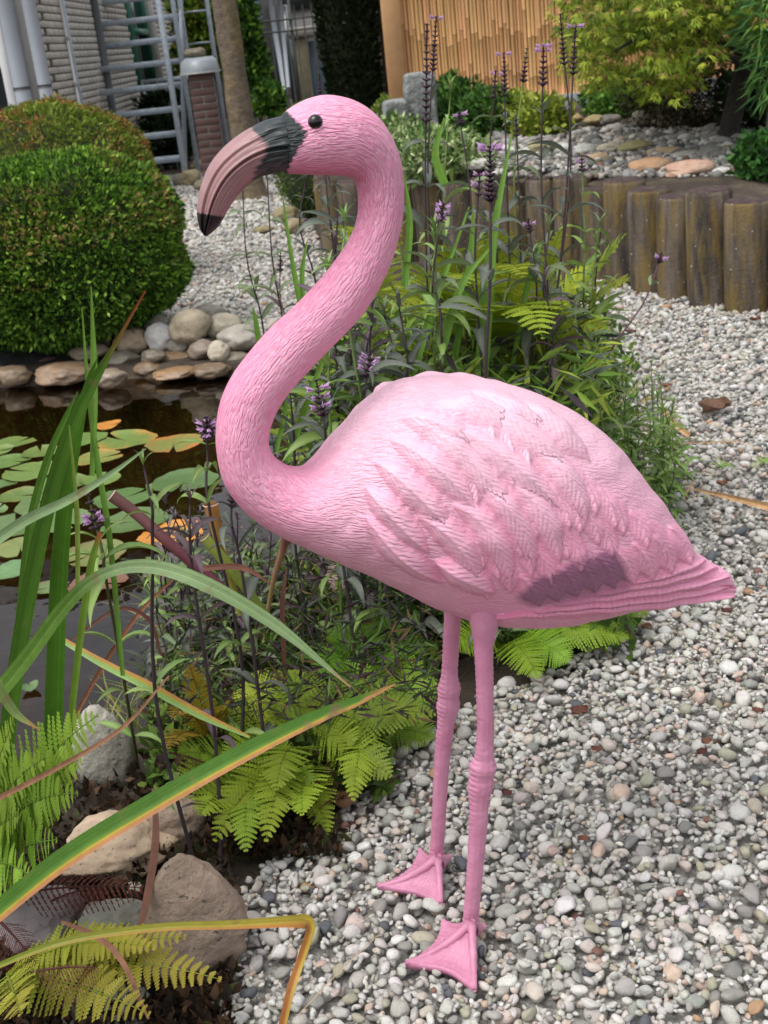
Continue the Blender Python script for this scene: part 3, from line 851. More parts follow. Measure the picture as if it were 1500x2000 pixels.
for k in range(3600):
    x = rt.uniform(960, 1560); y = rt.uniform(252, 346)
    p = GT(x, y)
    if min(np.linalg.norm(WT[:, :2] - p[:2], axis=1)) < 0.07: continue
    pts.append((p[0], p[1], p[2] + 0.004, rt.lognormal(math.log(0.019 if y < 300 else 0.015), 0.4)))
pts = np.array(pts)
ct = pebble_colour(len(pts), rt) * np.where(rt.random((len(pts), 1)) < 0.6, 0.42, 0.9)
tg = structure(obj('bed_gravel', pebble_mesh('bed_gravel', pts, np.where(pts[:, 3] > 0.034, 1, 0), M['pebble'], rt, ct)), 'stuff')
tg['label'] = 'mixed grey and white pebbles on the raised bed'

# ------------------------------------------------------------------ house with brick side wall
WX = D(78, 60, 11.0)[0]
house = thing('brick_house', 'beige brick house with downpipes and a green-framed window at upper left', 'house', (WX, 11, 0))
b = MB(); b.box((WX - 2.0, 17.0, 1.7), (3.99, 11.7, 3.9), (0.1, 0.1, 0.1))
wall_o = obj('wall', b.mesh('wall', M['mortar'], False), house, world=True)
bb = MB(); bb.box((0, 0, 0), (0.03, 0.207, 0.052), (0.5,) * 3, bev=0.003)
brick_side = bb.mesh('brick', M['brick'], False)
bb = MB(); bb.box((0, 0, 0), (0.100, 0.03, 0.052), (0.5,) * 3, bev=0.003)
brick_front = bb.mesh('brick', M['brick'], False)
far_b = MB()
for c in range(4, 40):
    z = c * 0.0625 + 0.03
    for k in range(0, 42):
        y = 11.15 + 0.10 + (k + (0.5 if c % 2 else 0)) * 0.217
        if 15.75 < y < 17.25 and 0.8 < z < 3: continue
        if z < 0.6 or z > 2.2 or y > 14.3:
            far_b.box((WX - 0.006, y, z), (0.03, 0.207, 0.052), (0.5,) * 3)
        else:
            obj('brick', brick_side, wall_o, Vector((WX - 0.006 + random.uniform(-.002, .002), y, z)))
    obj('brick', brick_front, wall_o, Vector((WX - 0.054, 11.146, z)))
o = obj('brick_courses', far_b.mesh('brick_courses', M['brick'], False), wall_o); o['kind'] = 'stuff'
# green-framed side window far down the wall
wn = MB()
for (y, z, sy, sz) in [(15.85, 1.75, 0.10, 2.0), (17.15, 1.75, 0.10, 2.0), (16.5, 0.78, 1.4, 0.10), (16.5, 2.72, 1.4, 0.10), (16.5, 1.5, 1.3, 0.07)]:
    wn.box((WX + 0.01, y, z), (0.08, sy, sz), (0.5,) * 3)
wo = obj('window', wn.mesh('window', M['green_paint'], False), house, world=True)
gp = MB(); gp.box((WX - 0.012, 16.5, 1.75), (0.02, 1.2, 1.84), (0.5,) * 3)
obj('pane', gp.mesh('pane', M['glass'], False), wo)
fj = MB(); fj.box((WX + 0.05, 17.5, 1.6), (0.09, 0.12, 2.6), (0.5,) * 3)
obj('window_jamb', fj.mesh('window_jamb', M['frame'], False), house, world=True)
gap = MB(); gap.tube([(WX + 0.03, 13.55, 0.0), (WX + 0.03, 13.55, 3.6)], 0.05, 10)
obj('expansion_joint', gap.mesh('expansion_joint', M['pvc_dark']), house, world=True)
# glazed front, frames and pipes
fr = MB(); fr.box((WX - 1.9, 10.98, 1.7), (3.55, 0.05, 3.6), (0.5,) * 3)
obj('front_glazing', fr.mesh('front_glazing', M['glass'], False), house, world=True)
for px_, wd, mt in [(54, 0.055, 'frame'), (8, 0.07, 'white_paint')]:
    p = D(px_, 110, 10.85)
    f_ = MB(); f_.box((p[0], 10.85, 1.7), (wd, 0.10, 3.6), (0.5,) * 3, bev=0.006)
    obj('window_frame', f_.mesh('window_frame', M[mt], False), house, world=True)
for z in (0.75, 1.25, 1.62, 2.0):
    f_ = MB(); f_.box((WX - 1.95, 10.92, z), (3.3, 0.06, 0.05), (0.5,) * 3)
    obj('transom', f_.mesh('transom', M['white_paint'] if z > 1 else M['frame'], False), house, world=True)
for px_, r_ in [(76, 0.056), (30, 0.066)]:
    p = D(px_, 110, 10.72)
    f_ = MB(); f_.tube([(p[0], p[1], 0.0), (p[0], p[1], 1.02), (p[0], p[1], 3.6)], r_, 20)
    po = obj('downpipe', f_.mesh('downpipe', M['pvc']), house, world=True)
    f_ = MB(); f_.tube([(p[0], p[1], 1.03), (p[0], p[1], 1.055)], r_ + 0.004, 20)
    obj('joint_ring', f_.mesh('joint_ring', M['pvc_dark']), po)
p0, p1 = np.array([WX + 0.03, 11.9, 2.6]), np.array([WX + 0.03, 11.9, 0.3])
f_ = MB(); f_.tube([p0, p1], 0.012, 8)
ld = obj('conduit', f_.mesh('conduit', M['white_paint']), house, world=True)
for z in (1.42, 1.02):
    f_ = MB(); f_.box((WX + 0.03, 11.9, z), (0.05, 0.04, 0.035)); obj('clip', f_.mesh('clip', M['frame'], False), ld)

# ------------------------------------------------------------------ steel stairs
XR, XL = D(356, 150, 13.2)[0], D(187, 150, 13.2)[0]
stairs = thing('steel_stairs', 'galvanised steel open-tread stairs against the brick house', 'stairs', ((XL + XR) / 2, 12.2, 0))
for k in range(-2, 9):
    z, y = 0.45 + 0.222 * k, 12.65 + 0.26 * k
    f_ = MB()
    f_.box(((XL + XR) / 2, y, z), (XR - XL - 0.05, 0.02, 0.058), bev=0.004)
    for q_ in range(8): f_.box(((XL + XR) / 2, y + 0.03 + 0.026 * q_, z + 0.012), (XR - XL - 0.052, 0.006, 0.02))
    obj('tread', f_.mesh('tread', M['steel'], False), stairs, world=True)
for x in (XL, XR):
    f_ = MB()
    y0_, z0_, y1_, z1_ = 12.05, -0.05, 15.4, 2.85
    V = np.array([[x + a, y, z] for a in (-0.012, 0.012) for (y, z) in ((y0_ - 0.10, z0_), (y0_ + 0.12, z0_), (y1_ + 0.12, z1_), (y1_ - 0.10, z1_))])
    f_.add(V, np.array([[0, 1, 2, 3], [7, 6, 5, 4], [0, 4, 5, 1], [2, 6, 7, 3], [1, 5, 6, 2], [0, 3, 7, 4]]))
    f_.box((x + 0.02, y0_ + 0.02, 0.9), (0.05, 0.05, 1.9), bev=0.005)
    obj('stringer', f_.mesh('stringer', M['steel'], False), stairs, world=True)
for px_, y, zt in [(349, 13.0, 3.0), (362, 13.9, 3.0), (415, 14.6, 3.2)]:
    p = D(px_, 80, y)
    f_ = MB(); f_.box((p[0], y, zt / 2), (0.045, 0.06, zt), bev=0.005)
    obj('handrail_post', f_.mesh('handrail_post', M['steel'], False), stairs, world=True)
for z, y in ((1.28, 15.0), (1.62, 15.0), (2.0, 15.0)):
    a, c = D(366, 80, y), D(418, 80, y)
    f_ = MB(); f_.box(((a[0] + c[0]) / 2, y, z), (c[0] - a[0], 0.02, 0.022))
    obj('rail', f_.mesh('rail', M['steel'], False), stairs, world=True)
a = D(322, 100, 16.2)
f_ = MB(); f_.box((a[0], 16.2, 1.4), (0.045, 0.05, 2.6)); obj('handrail_post', f_.mesh('handrail_post', M['steel'], False), stairs, world=True)
f_ = MB(); f_.box((XR - 0.32, 15.2, 0.92), (0.7, 0.5, 0.05)); f_.box((XR - 0.68, 14.98, 0.7), (0.03, 0.03, 0.5))
tag(obj('bench', f_.mesh('bench', M['steel'], False)), 'small grey bench glimpsed through the steel stairs', 'bench')

# ------------------------------------------------------------------ brick pillar with lamp, stone on top
pp = D(403, 215, 11.3); PX_, PY_ = pp[0], 11.3
pil = thing('brick_pillar', 'narrow dark red brick garden pillar right of the stairs', 'pillar', (PX_, PY_, 0))
f_ = MB(); f_.box((PX_, PY_, 0.5), (0.20, 0.20, 1.0)); po = obj('core', f_.mesh('core', M['pale_mortar'], False), pil, world=True)
bb = MB(); bb.box((0, 0, 0), (0.10, 0.104, 0.052), bev=0.003); bm_ = bb.mesh('brick', M['red_brick'], False)
bb = MB(); bb.box((0, 0, 0), (0.21, 0.104, 0.052), bev=0.003); bl_ = bb.mesh('brick', M['red_brick'], False)
for c in range(16):
    z = 0.035 + c * 0.0625
    if c % 2: obj('brick', bl_, po, Vector((PX_, PY_ - 0.055, z)))
    else:
        for s_ in (-1, 1): obj('brick', bm_, po, Vector((PX_ + s_ * 0.0545, PY_ - 0.055, z)))
lamp = thing('pillar_lamp', 'frosted glass lamp cap on the brick pillar', 'lamp', (PX_, PY_, 1.0))
V = []
for z, s_ in ((1.002, 0.155), (1.02, 0.158), (1.10, 0.145), (1.135, 0.11)):
    V += [(PX_ + sx * s_, PY_ + sy * s_, z) for sx, sy in ((-1, -1), (1, -1), (1, 1), (-1, 1))]
q = [[k * 4 + j, k * 4 + (j + 1) % 4, (k + 1) * 4 + (j + 1) % 4, (k + 1) * 4 + j] for k in range(3) for j in range(4)] + [[12, 13, 14, 15], [3, 2, 1, 0]]
obj('glass_cap', make_mesh('glass_cap', np.array(V), np.array(q), M['lamp_glass'], None, False), lamp, world=True)
f_ = MB(); f_.box((PX_, PY_, 1.008), (0.33, 0.33, 0.012)); obj('rim', f_.mesh('rim', M['frame'], False), lamp, world=True)
st_ = obj('boulder', stone_mesh((0.20, 0.15, 0.085), 91, srgb(112, 104, 86), facets=3), None, (PX_ - 0.03, PY_, 1.132)); tag(st_, 'flat brown stone lying on top of the pillar lamp', 'stone')
for cx, cy, w_, h_, rgb, lab in [(372, 348, 44, 34, (146, 134, 104), 'olive-brown stone at the foot of the steel stairs'), (386, 322, 30, 20, (150, 138, 104), 'small olive stone near the pillar foot'),
                                 (352, 352, 30, 28, (110, 104, 90), 'dark olive stone beside the hedge near the stairs'), (392, 362, 30, 22, (142, 132, 108), 'brown stone just left of the beak'),
                                 (560, 420, 56, 36, (128, 118, 84), 'olive stone against the brown wall end'), (515, 447, 40, 16, (132, 122, 82), 'flat olive stone lying on the white path'),
                                 (575, 442, 46, 36, (136, 126, 96), 'grey-olive stone at the foot of the brown wall end')]:
    stone(cx, cy, w_, h_, rgb, lab, zb=0.0, facets=3)

# ------------------------------------------------------------------ far street: railings, gate pier, door, buildings
rail_t = thing('iron_railing', 'dark iron railing with upright bars behind the tree trunk', 'railing', tuple(D(550, 165, 17.0)))
a, c = D(455, 80, 17.0), D(640, 60, 17.0)
for z in (1.47, 1.33):
    f_ = MB(); f_.tube([(a[0], 17, z), (c[0], 17, z)], 0.012, 6); obj('rail', f_.mesh('rail', M['iron']), rail_t, world=True)
f_ = MB(); f_.tube([(0, 0, 0), (0, 0, 1.62), (0, 0, 1.66)], [0.009, 0.009, 0.001], 6); bar = f_.mesh('bar', M['iron'])
x = a[0] + 0.05
while x < c[0]:
    obj('bar', bar, rail_t, Vector((x, 17.0, 0)) - rail_t.location); x += 0.113
f_ = MB(); f_.box((D(570, 60, 17)[0], 17.03, 0.85), (0.035, 0.035, 1.75)); obj('post', f_.mesh('post', M['iron'], False), rail_t, world=True)
gpp = D(590, 120, 17.8)
gp_t = thing('gate_pier', 'rough concrete gate pier with a wide cap left of the conifer', 'pier', (gpp[0], 17.8, 0))
f_ = MB(); f_.box((gpp[0], 17.8, 0.6), (0.22, 0.22, 1.25), bev=0.01); obj('shaft', f_.mesh('shaft', M['old_wood'], False), gp_t, world=True)
f_ = MB(); f_.box((gpp[0] + 0.16, 17.8, 1.30), (0.60, 0.32, 0.15), bev=0.03); obj('cap', f_.mesh('cap', M['pale_mortar'], False), gp_t, world=True)
dpp = D(622, 120, 18.0)
f_ = MB()
for k in range(6): f_.box((dpp[0] - 0.22 + k * 0.12, 18.0, 0.58), (0.115, 0.04, 1.2), bev=0.004)
tag(obj('garden_door', f_.mesh('garden_door', M['blue_paint'], False)), 'blue-grey boarded garden door beside the gate pier', 'door')
fac = thing('far_house', 'grey-brown house across the street with a blue slatted panel', 'house', (-2.5, 24, 0))
f_ = MB(); f_.box((-5.2, 25.0, 2.5), (8.4, 2.0, 5.0)); obj('wall', f_.mesh('wall', M['facade'], False), fac, world=True)
sp = D(482, 40, 23.9)
for k in range(26):
    f_ = MB() if k == 0 else f_
    f_.box((sp[0] - 0.15, 23.92, 0.9 + k * 0.085), (0.9, 0.05, 0.07))
o = obj('slatted_panel', f_.mesh('slatted_panel', M['blue_paint'], False), fac, world=True); o['kind'] = 'stuff'
for px_, w_ in ((572, 0.18), (545, 0.12)):
    p = D(px_, 130, 23.95)
    f_ = MB(); f_.box((p[0], 23.95, 0.9), (w_, 0.06, 1.9)); obj('window', f_.mesh('window', M['glass'], False), fac, world=True)
wb = thing('white_shed', 'low white building with a dark flat roof far behind the railing', 'building', (-1.2, 30, 0))
a, c = D(540, 40, 30), D(680, 40, 30)
zt, zb_ = D(580, 18, 30)[2], D(580, 62, 30)[2]
f_ = MB(); f_.box(((a[0] + c[0]) / 2, 30.5, zt / 2 + zb_ / 2), (c[0] - a[0], 1.0, zt - zb_)); obj('wall', f_.mesh('wall', M['white_paint'], False), wb, world=True)
f_ = MB(); f_.box(((a[0] + c[0]) / 2, 30.5, zt + 0.35), (c[0] - a[0] + 0.4, 1.6, 0.7)); obj('roof', f_.mesh('roof', M['roof'], False), wb, world=True)
f_ = MB(); f_.box(((a[0] + c[0]) / 2, 30.6, zb_ / 2 - 0.01), (c[0] - a[0] - 0.1, 0.9, zb_)); obj('lower_wall', f_.mesh('lower_wall', M['facade'], False), wb, world=True)
p0, p1 = D(520, -40, 19.0), D(556, 175, 19.0)
f_ = MB(); f_.tube([p1, p0], 0.034, 12); tag(obj('leaning_pole', f_.mesh('leaning_pole', M['pvc'])), 'pale grey pole leaning behind the iron railing', 'pole')
p0, p1 = D(545, -20, 21.0), D(563, 170, 21.0)
f_ = MB(); f_.tube([p1, p0], 0.03, 12); tag(obj('lamp_post', f_.mesh('lamp_post', M['pvc'])), 'thinner grey upright post right of the leaning pole', 'pole')

# ------------------------------------------------------------------ bamboo fence, wood posts
FY = 8.5
fence = thing('bamboo_fence', 'tall tan bamboo cane fence behind the raised bed', 'fence', (D(800, 190, FY)[0], FY, 0.58))
x = D(790, 100, FY)[0]
FX0 = x
cane_meshes = []
for k in range(5):
    r = np.random.default_rng(k)
    zs = np.linspace(0, 2.15, 9) ; path, rad, cl = [], [], []
    base = np.array(srgb(204, 156, 104))
    z = 0.0
    while z < 2.1:
        L = r.uniform(0.22, 0.34)
        for dz, rr, cf in ((0.0, 0.0116, 1.0), (L - 0.012, 0.0114, 1.0), (L - 0.006, 0.0134, 0.45), (L, 0.0122, 0.8)):
            path.append((0, 0, z + dz)); rad.append(rr); cl.append(base * cf)
        z += L + 0.002
    f_ = MB(); f_.tube(np.array(path), np.array(rad), 8, np.array(cl))
    cane_meshes.append(f_.mesh('cane', M['bamboo']))
while x < 3.6:
    wd = random.uniform(0.85, 1.15)
    obj('cane', cane_meshes[random.randrange(5)], fence, (x - fence.location.x, random.uniform(-.006, .006), random.uniform(-.03, .02)), (random.uniform(-.004, .004), random.uniform(-.006, .006), random.uniform(0, 6)), (wd, wd, 1))
    x += 0.0242 * wd
f_ = MB(); f_.box(((FX0 + 3.6) / 2, FY + 0.016, 1.65), (3.6 - FX0, 0.012, 2.1), (0.2, 0.12, 0.06)); obj('backing', f_.mesh('backing', M['post_wood'], False), fence, world=True)
f_ = MB(); f_.box(((FX0 + 3.6) / 2 + 0.2, FY - 0.045, 0.60), (3.6 - FX0, 0.05, 0.13), bev=0.006); obj('plinth', f_.mesh('plinth', M['plinth'], False), fence, world=True)
p = D(770, 95, FY - 0.02)
f_ = MB(); f_.box((p[0], FY - 0.02, 1.6), (0.125, 0.125, 2.4), bev=0.012)
tag(obj('fence_post', f_.mesh('fence_post', M['post_wood'], False)), 'square orange-brown wooden post at the left end of the bamboo fence', 'post')
p = D(744, 90, 9.6)
gb = thing('weathered_fence', 'grey weathered board fence behind the dark conifer', 'fence', (p[0], 9.6, 0))
for k in range(5):
    f_ = MB(); f_.box((p[0] - 0.16 + k * 0.102, 9.6 + (k % 2) * 0.015, 1.2), (0.098, 0.02, 2.6), bev=0.003); obj('board', f_.mesh('board', M['old_wood'], False), gb, world=True)

# ------------------------------------------------------------------ granite slabs standing in the bed
for pts_, lab, sd in [([(748, 196), (790, 190), (800, 268), (752, 275)], 'shorter grey rough granite slab left of the tall one', 3), ([(786, 145), (846, 138), (858, 262), (800, 272)], 'taller grey rough granite slab standing in the bed', 4)]:
    y = 7.45 if sd == 3 else 7.6
    P4 = [D(px_, py_, y) for px_, py_ in pts_]
    x0_, x1_ = (P4[0][0] + P4[3][0]) / 2, (P4[1][0] + P4[2][0]) / 2
    zt = P4[0][2]; zb_ = P4[3][2] - 0.1
    n = 14
    u = np.linspace(0, 1, n)
    f_ = MB()
    V, F_ = ICO[4]
    W = np.sign(V) * np.abs(V) ** 0.22
    W = W / np.abs(W).max(0) * np.array([(x1_ - x0_) / 2, 0.055, (zt - zb_) / 2])
    W += 0.006 * np.stack([fbm(W * 14, sd + k, 3) for k in range(3)], 1)
    o = obj('granite_slab', make_mesh('granite_slab', W, F_, M['granite']), None, ((x0_ + x1_) / 2, y, (zt + zb_) / 2), (0.05, -0.01, 0.15))
    tag(o, lab, 'slab', 'granite slabs in the raised bed')

# ------------------------------------------------------------------ clipped shrubs, conifer, trees
def leaf_cloud(P, N, size, cols, r, aspect=0.45, spread=0.6, fold=0.25):
    """many small pointed leaves (4 vertices, 2 triangles) at points P facing roughly along N"""
    n = len(P)
    d = N + spread * r.normal(size=(n, 3)); d /= np.linalg.norm(d, axis=1)[:, None]
    t = np.cross(d, r.normal(size=(n, 3))); t /= np.linalg.norm(t, axis=1)[:, None] + 1e-9
    nn = np.cross(d, t)
    L = (size * r.uniform(0.6, 1.35, n))[:, None]
    a = P; b = P + L * (0.45 * d + aspect * 0.5 * t + fold * 0.2 * nn); c = P + L * d; e = P + L * (0.45 * d - aspect * 0.5 * t + fold * 0.2 * nn)
    V = np.stack([a, b, c, e], 1).reshape(-1, 3)
    k = np.arange(n)[:, None] * 4
    return V, np.concatenate([k + [0, 1, 2], k + [0, 2, 3]]), np.repeat(cols, 4, 0)
def mixcols(n, r, pal, wts):
    pal = np.array([srgb(*c) for c in pal]); wts = np.array(wts, float); wts /= wts.sum()
    return np.clip(pal[r.choice(len(pal), n, p=wts)] * r.uniform(0.7, 1.25, (n, 1)), 0, 1)
def clipped(name, label, c, rad, n, leaf, pal, wts, seed, power=2.6, lump=0.05, cat='shrub', zmin=-0.98, top_pal=None, group=None, spread=0.8, shell=0.10):
    r = np.random.default_rng(seed)
    V = r.normal(size=(n * 2, 3)); V /= np.linalg.norm(V, axis=1)[:, None]
    V = V[V[:, 2] > zmin][:n]
    k = (np.abs(V) ** power).sum(1) ** (-1 / power)
    S = V * k[:, None]
    bump = 1 + lump * fbm(S * 2.2 + seed, seed, 3) + 0.4 * lump * vnoise(S * 9, seed + 3)
    depth = 1 - shell * r.random(len(S)) ** 2
    stray = (vnoise(S * 16, seed + 31) > 0.62) & (r.random(len(S)) < 0.35)       # shoots that escaped the clippers
    depth = np.where(stray, 1 + 0.055 * r.random(len(S)), depth) * (1 - 0.06 * np.clip(vnoise(S * 6, seed + 41) - 0.35, 0, 1))
    P = S * bump[:, None] * depth[:, None]
    N = np.sign(S) * np.abs(S) ** (power - 1); N /= np.linalg.norm(N, axis=1)[:, None]
    cols = mixcols(len(S), r, pal, wts)
    if top_pal is not None:                              # scorched new tips where the clippers passed, in patches
        f = np.clip(vnoise(S * 3.2, seed + 9) * 1.6 + 0.25, 0, 1) * (r.random(len(S)) < 0.5) * (depth > 0.97) * (S[:, 2] > -0.2)
        cols = cols * (1 - f[:, None]) + mixcols(len(S), r, *top_pal) * f[:, None]
    c = np.asarray(c, float); rad = np.asarray(rad, float)
    root = thing(name, label, cat, (c[0], c[1], c[2] - rad[2]), group=group)
    LV, LF, LC = leaf_cloud(P * rad + c, N + np.array([0, 0, 0.35]), leaf, cols, r, spread=spread)
    o = obj('crown', make_mesh('crown', LV, LF, M['leaf_far'], LC, False), root, world=True); o['kind'] = 'stuff'
    I, F_ = ICO[3]
    kk = (np.abs(I) ** power).sum(1) ** (-1 / power)
    W = I * kk[:, None] * (1 + lump * fbm(I * kk[:, None] * 2.2 + seed, seed, 3))[:, None] * 0.92
    obj('inner_twigs', make_mesh('inner_twigs', W * rad + c, F_, M['dark_core']), root, world=True)
    f_ = MB(); f_.tube([(c[0], c[1], c[2] - rad[2] - 0.05), (c[0], c[1], c[2])], [0.03, 0.02], 8); obj('trunk', f_.mesh('trunk', M['bark']), root, world=True)
    return root
GREEN = [(66, 96, 30), (86, 120, 38), (46, 74, 24), (112, 146, 52), (36, 58, 22)]
c0 = D(120, 492, 5.25)
clipped('box_shrub', 'big round clipped box bush standing at the pond edge', (c0[0] - 0.045, 5.35, 0.425), (0.545, 0.52, 0.40), 62000, 0.026, [(88, 126, 40), (112, 152, 48), (62, 98, 32), (142, 178, 66), (44, 72, 26)], [5, 4, 4, 2, 4], 21, 2.5,
        0.06, top_pal=([(150, 128, 70), (136, 144, 60), (168, 140, 96)], [3, 4, 2]))
c1 = D(128, 330, 7.0)
clipped('yew_shrub', 'domed clipped shrub with reddish tips behind the box bush', (c1[0] - 0.04, 7.0, 0.47), (0.53, 0.53, 0.52), 40000, 0.026, [(100, 118, 42), (122, 142, 50), (74, 96, 36), (144, 154, 64)], [4, 4, 3, 2], 22, 2.3,
        0.05, top_pal=([(160, 96, 64), (170, 120, 72), (140, 110, 60)], [3, 3, 2]))
c2 = D(618, 196, 9.0)
clipped('low_hedge', 'low clipped hedge mound behind the flamingo head', (c2[0], 9.0, 0.36), (0.36, 0.35, 0.42), 9000, 0.022, [(84, 108, 40), (104, 130, 48), (62, 84, 30)], [4, 3, 3], 23, 2.3, 0.05)
c3 = D(758, 210, 8.0)
clipped('golden_shrub', 'small yellow-green bush between conifer and wooden post', (c3[0] - 0.02, 8.0, 0.52), (0.13, 0.14, 0.26), 3500, 0.024, [(120, 134, 56), (96, 118, 46), (140, 150, 70)], [4, 4, 2], 24, 2.0, 0.12)
c4 = D(677, 60, 9.4)
# columnar conifer
r = np.random.default_rng(31)
cz = thing('columnar_conifer', 'tall narrow dark green conifer behind the flamingo head', 'tree', (c4[0], 9.4, 0))
n = 20000
zz = r.uniform(0.12, 2.9, n); th = r.uniform(0, 2 * np.pi, n)
lobe = 0.86 + 0.14 * np.cos(3 * th + 0.7) + 0.10 * vnoise(np.stack([np.cos(th) * 2, np.sin(th) * 2, zz * 3.5], 1), 4)
R0 = np.interp(zz, [0, 0.35, 0.75, 1.2, 1.6, 2.9], [0.12, 0.185, 0.21, 0.235, 0.25, 0.26]) * lobe
dd = 1 - 0.25 * r.random(n) ** 2
P = np.stack([c4[0] + R0 * dd * np.cos(th), 9.4 + R0 * dd * np.sin(th), zz], 1)
N = np.stack([np.cos(th), np.sin(th), np.full(n, 0.9)], 1)
LV, LF, LC = leaf_cloud(P, N, 0.042, mixcols(n, r, [(30, 40, 20), (40, 52, 26), (20, 28, 15), (56, 66, 34)], [4, 3, 4, 1]), r, 0.4, 0.5)
o = obj('crown', make_mesh('crown', LV, LF, M['leaf_far'], LC, False), cz, world=True); o['kind'] = 'stuff'
f_ = MB(); f_.tube([(c4[0], 9.4, 0), (c4[0], 9.4, 0.6), (c4[0], 9.4, 2.8)], [0.12, 0.15, 0.16], 12); obj('trunk', f_.mesh('trunk', M['dark_core']), cz, world=True)

# tree whose trunk stands behind the beak
tb = G(490, 386)
tr = thing('garden_tree', 'tree trunk with lichen standing on the white path behind the beak', 'tree', tuple(tb))
k = 40
zz = np.linspace(-0.05, 3.4, k)
path = np.stack([tb[0] + 0.012 * np.sin(zz * 2.1), tb[1] + 0.0 * zz, zz], 1)
rad = np.interp(zz, [-0.05, 0.03, 0.12, 0.4, 1.5, 3.4], [0.17, 0.145, 0.12, 0.105, 0.095, 0.07])
f_ = MB(); f_.tube(path, rad, 20)
V, F_, C = f_.arr(); V[:, :2] += (0.012 * np.stack([vnoise(V * np.array([14, 14, 4]), 3), vnoise(V * np.array([14, 14, 4]), 4)], 1))
obj('trunk', make_mesh('trunk', V, F_, M['bark']), tr, world=True)
r = np.random.default_rng(8)
f_ = MB()
tips = []
for k in range(7):
    a = k * 0.9 + 0.3; s0 = np.array([tb[0], tb[1], 2.6 + 0.12 * k]); e = s0 + np.array([math.cos(a) * 0.7, math.sin(a) * 0.7, 0.9])
    f_.tube([s0, (s0 + e) / 2 + [0, 0, .1], e], [0.045, 0.03, 0.01], 8); tips.append(e)
obj('limbs', f_.mesh('limbs', M['bark']), tr, world=True)
P = np.concatenate([t_ + r.normal(size=(500, 3)) * [0.3, 0.3, 0.22] for t_ in tips])
LV, LF, LC = leaf_cloud(P, r.normal(size=P.shape), 0.07, mixcols(len(P), r, GREEN, [3, 3, 2, 1, 2]), r)
o = obj('crown', make_mesh('crown', LV, LF, M['leaf_far'], LC, False), tr, world=True); o['kind'] = 'stuff'

def bush(name, label, pts, n, leaf, pal, wts, seed, cat='shrub', mat='leaf_far', aspect=0.5, base=None, group=None, spread=1.0, up=0.3):
    """loose bush: pts = list of (centre, radii) clumps"""
    r = np.random.default_rng(seed)
    P, N = [], []
    vol = np.array([np.prod(q_[1]) ** 0.67 for q_ in pts]); vol = vol / vol.sum()
    for (c, rd), v in zip(pts, vol):
        k = int(n * v)
        S = r.normal(size=(k, 3)); S /= np.linalg.norm(S, axis=1)[:, None]
        P.append(np.asarray(c) + S * np.asarray(rd) * (1 - 0.55 * r.random((k, 1)) ** 1.6) * (1 + 0.25 * vnoise(S * 3 + seed, seed))[:, None]); N.append(S)
    P, N = np.concatenate(P), np.concatenate(N)
    loc = base if base is not None else (pts[0][0][0], pts[0][0][1], min(c[2] - rd[2] for c, rd in pts))
    root = thing(name, label, cat, tuple(loc), group=group)
    LV, LF, LC = leaf_cloud(P, N + [0, 0, up], leaf, mixcols(len(P), r, pal, wts), r, aspect, spread)
    o = obj('crown', make_mesh('crown', LV, LF, M[mat], LC, False), root, world=True); o['kind'] = 'stuff'
    f_ = MB()
    for c, rd in pts:
        f_.tube([np.array([c[0], c[1], loc[2] - 0.02]), np.array([c[0] + 0.02, c[1], (loc[2] + c[2]) / 2]), np.asarray(c)], [0.014, 0.011, 0.005], 6, (0.05, 0.04, 0.03))
    obj('stems', f_.mesh('stems', M['stem']), root, world=True)
    return root
def C3(px_, py_, y): return D(px_, py_, y)
LG = [(96, 136, 40), (128, 166, 54), (70, 106, 34), (150, 184, 70)]
bush('laurel_bush', 'glossy green bush right of the lichen-covered tree trunk', [(C3(482, 60, 12.5), (0.11, 0.2, 0.28)), (C3(488, 110, 12.5), (0.14, 0.2, 0.28)), (C3(500, 170, 12.5), (0.17, 0.2, 0.24)), (C3(525, 195, 12.0), (0.13, 0.2, 0.14)), (C3(478, 10, 12.5), (0.09, .2, .25))], 5500, 0.075, [(88, 128, 40), (52, 86, 30), (120, 160, 56), (40, 66, 26)], [3, 4, 2, 3], 41, base=tuple(G(500, 260)))
bush('back_bush', 'bright yellow-green shrub seen through the stair railing', [(C3(385, 20, 16.5), (0.35, 0.3, 0.4)), (C3(395, 70, 16.5), (0.35, 0.3, 0.4)), (C3(385, 120, 16.5), (0.35, 0.3, 0.35))], 5000, 0.09, [(150, 160, 40), (110, 140, 36), (70, 100, 30), (46, 70, 24)], [3, 3, 3, 2], 42, base=(C3(390, 150, 16.5)[0], 16.5, 0))
bush('shade_bush', 'dark ivy growing in the shade below the steel stairs', [(C3(320, 215, 14.6), (0.30, 0.15, 0.25)), (C3(330, 270, 14.2), (0.32, 0.15, 0.3))], 3500, 0.07, [(28, 44, 22), (40, 62, 30), (70, 96, 60), (18, 26, 14)], [3, 3, 1, 4], 43, base=(C3(325, 300, 14.4)[0], 14.4, 0))
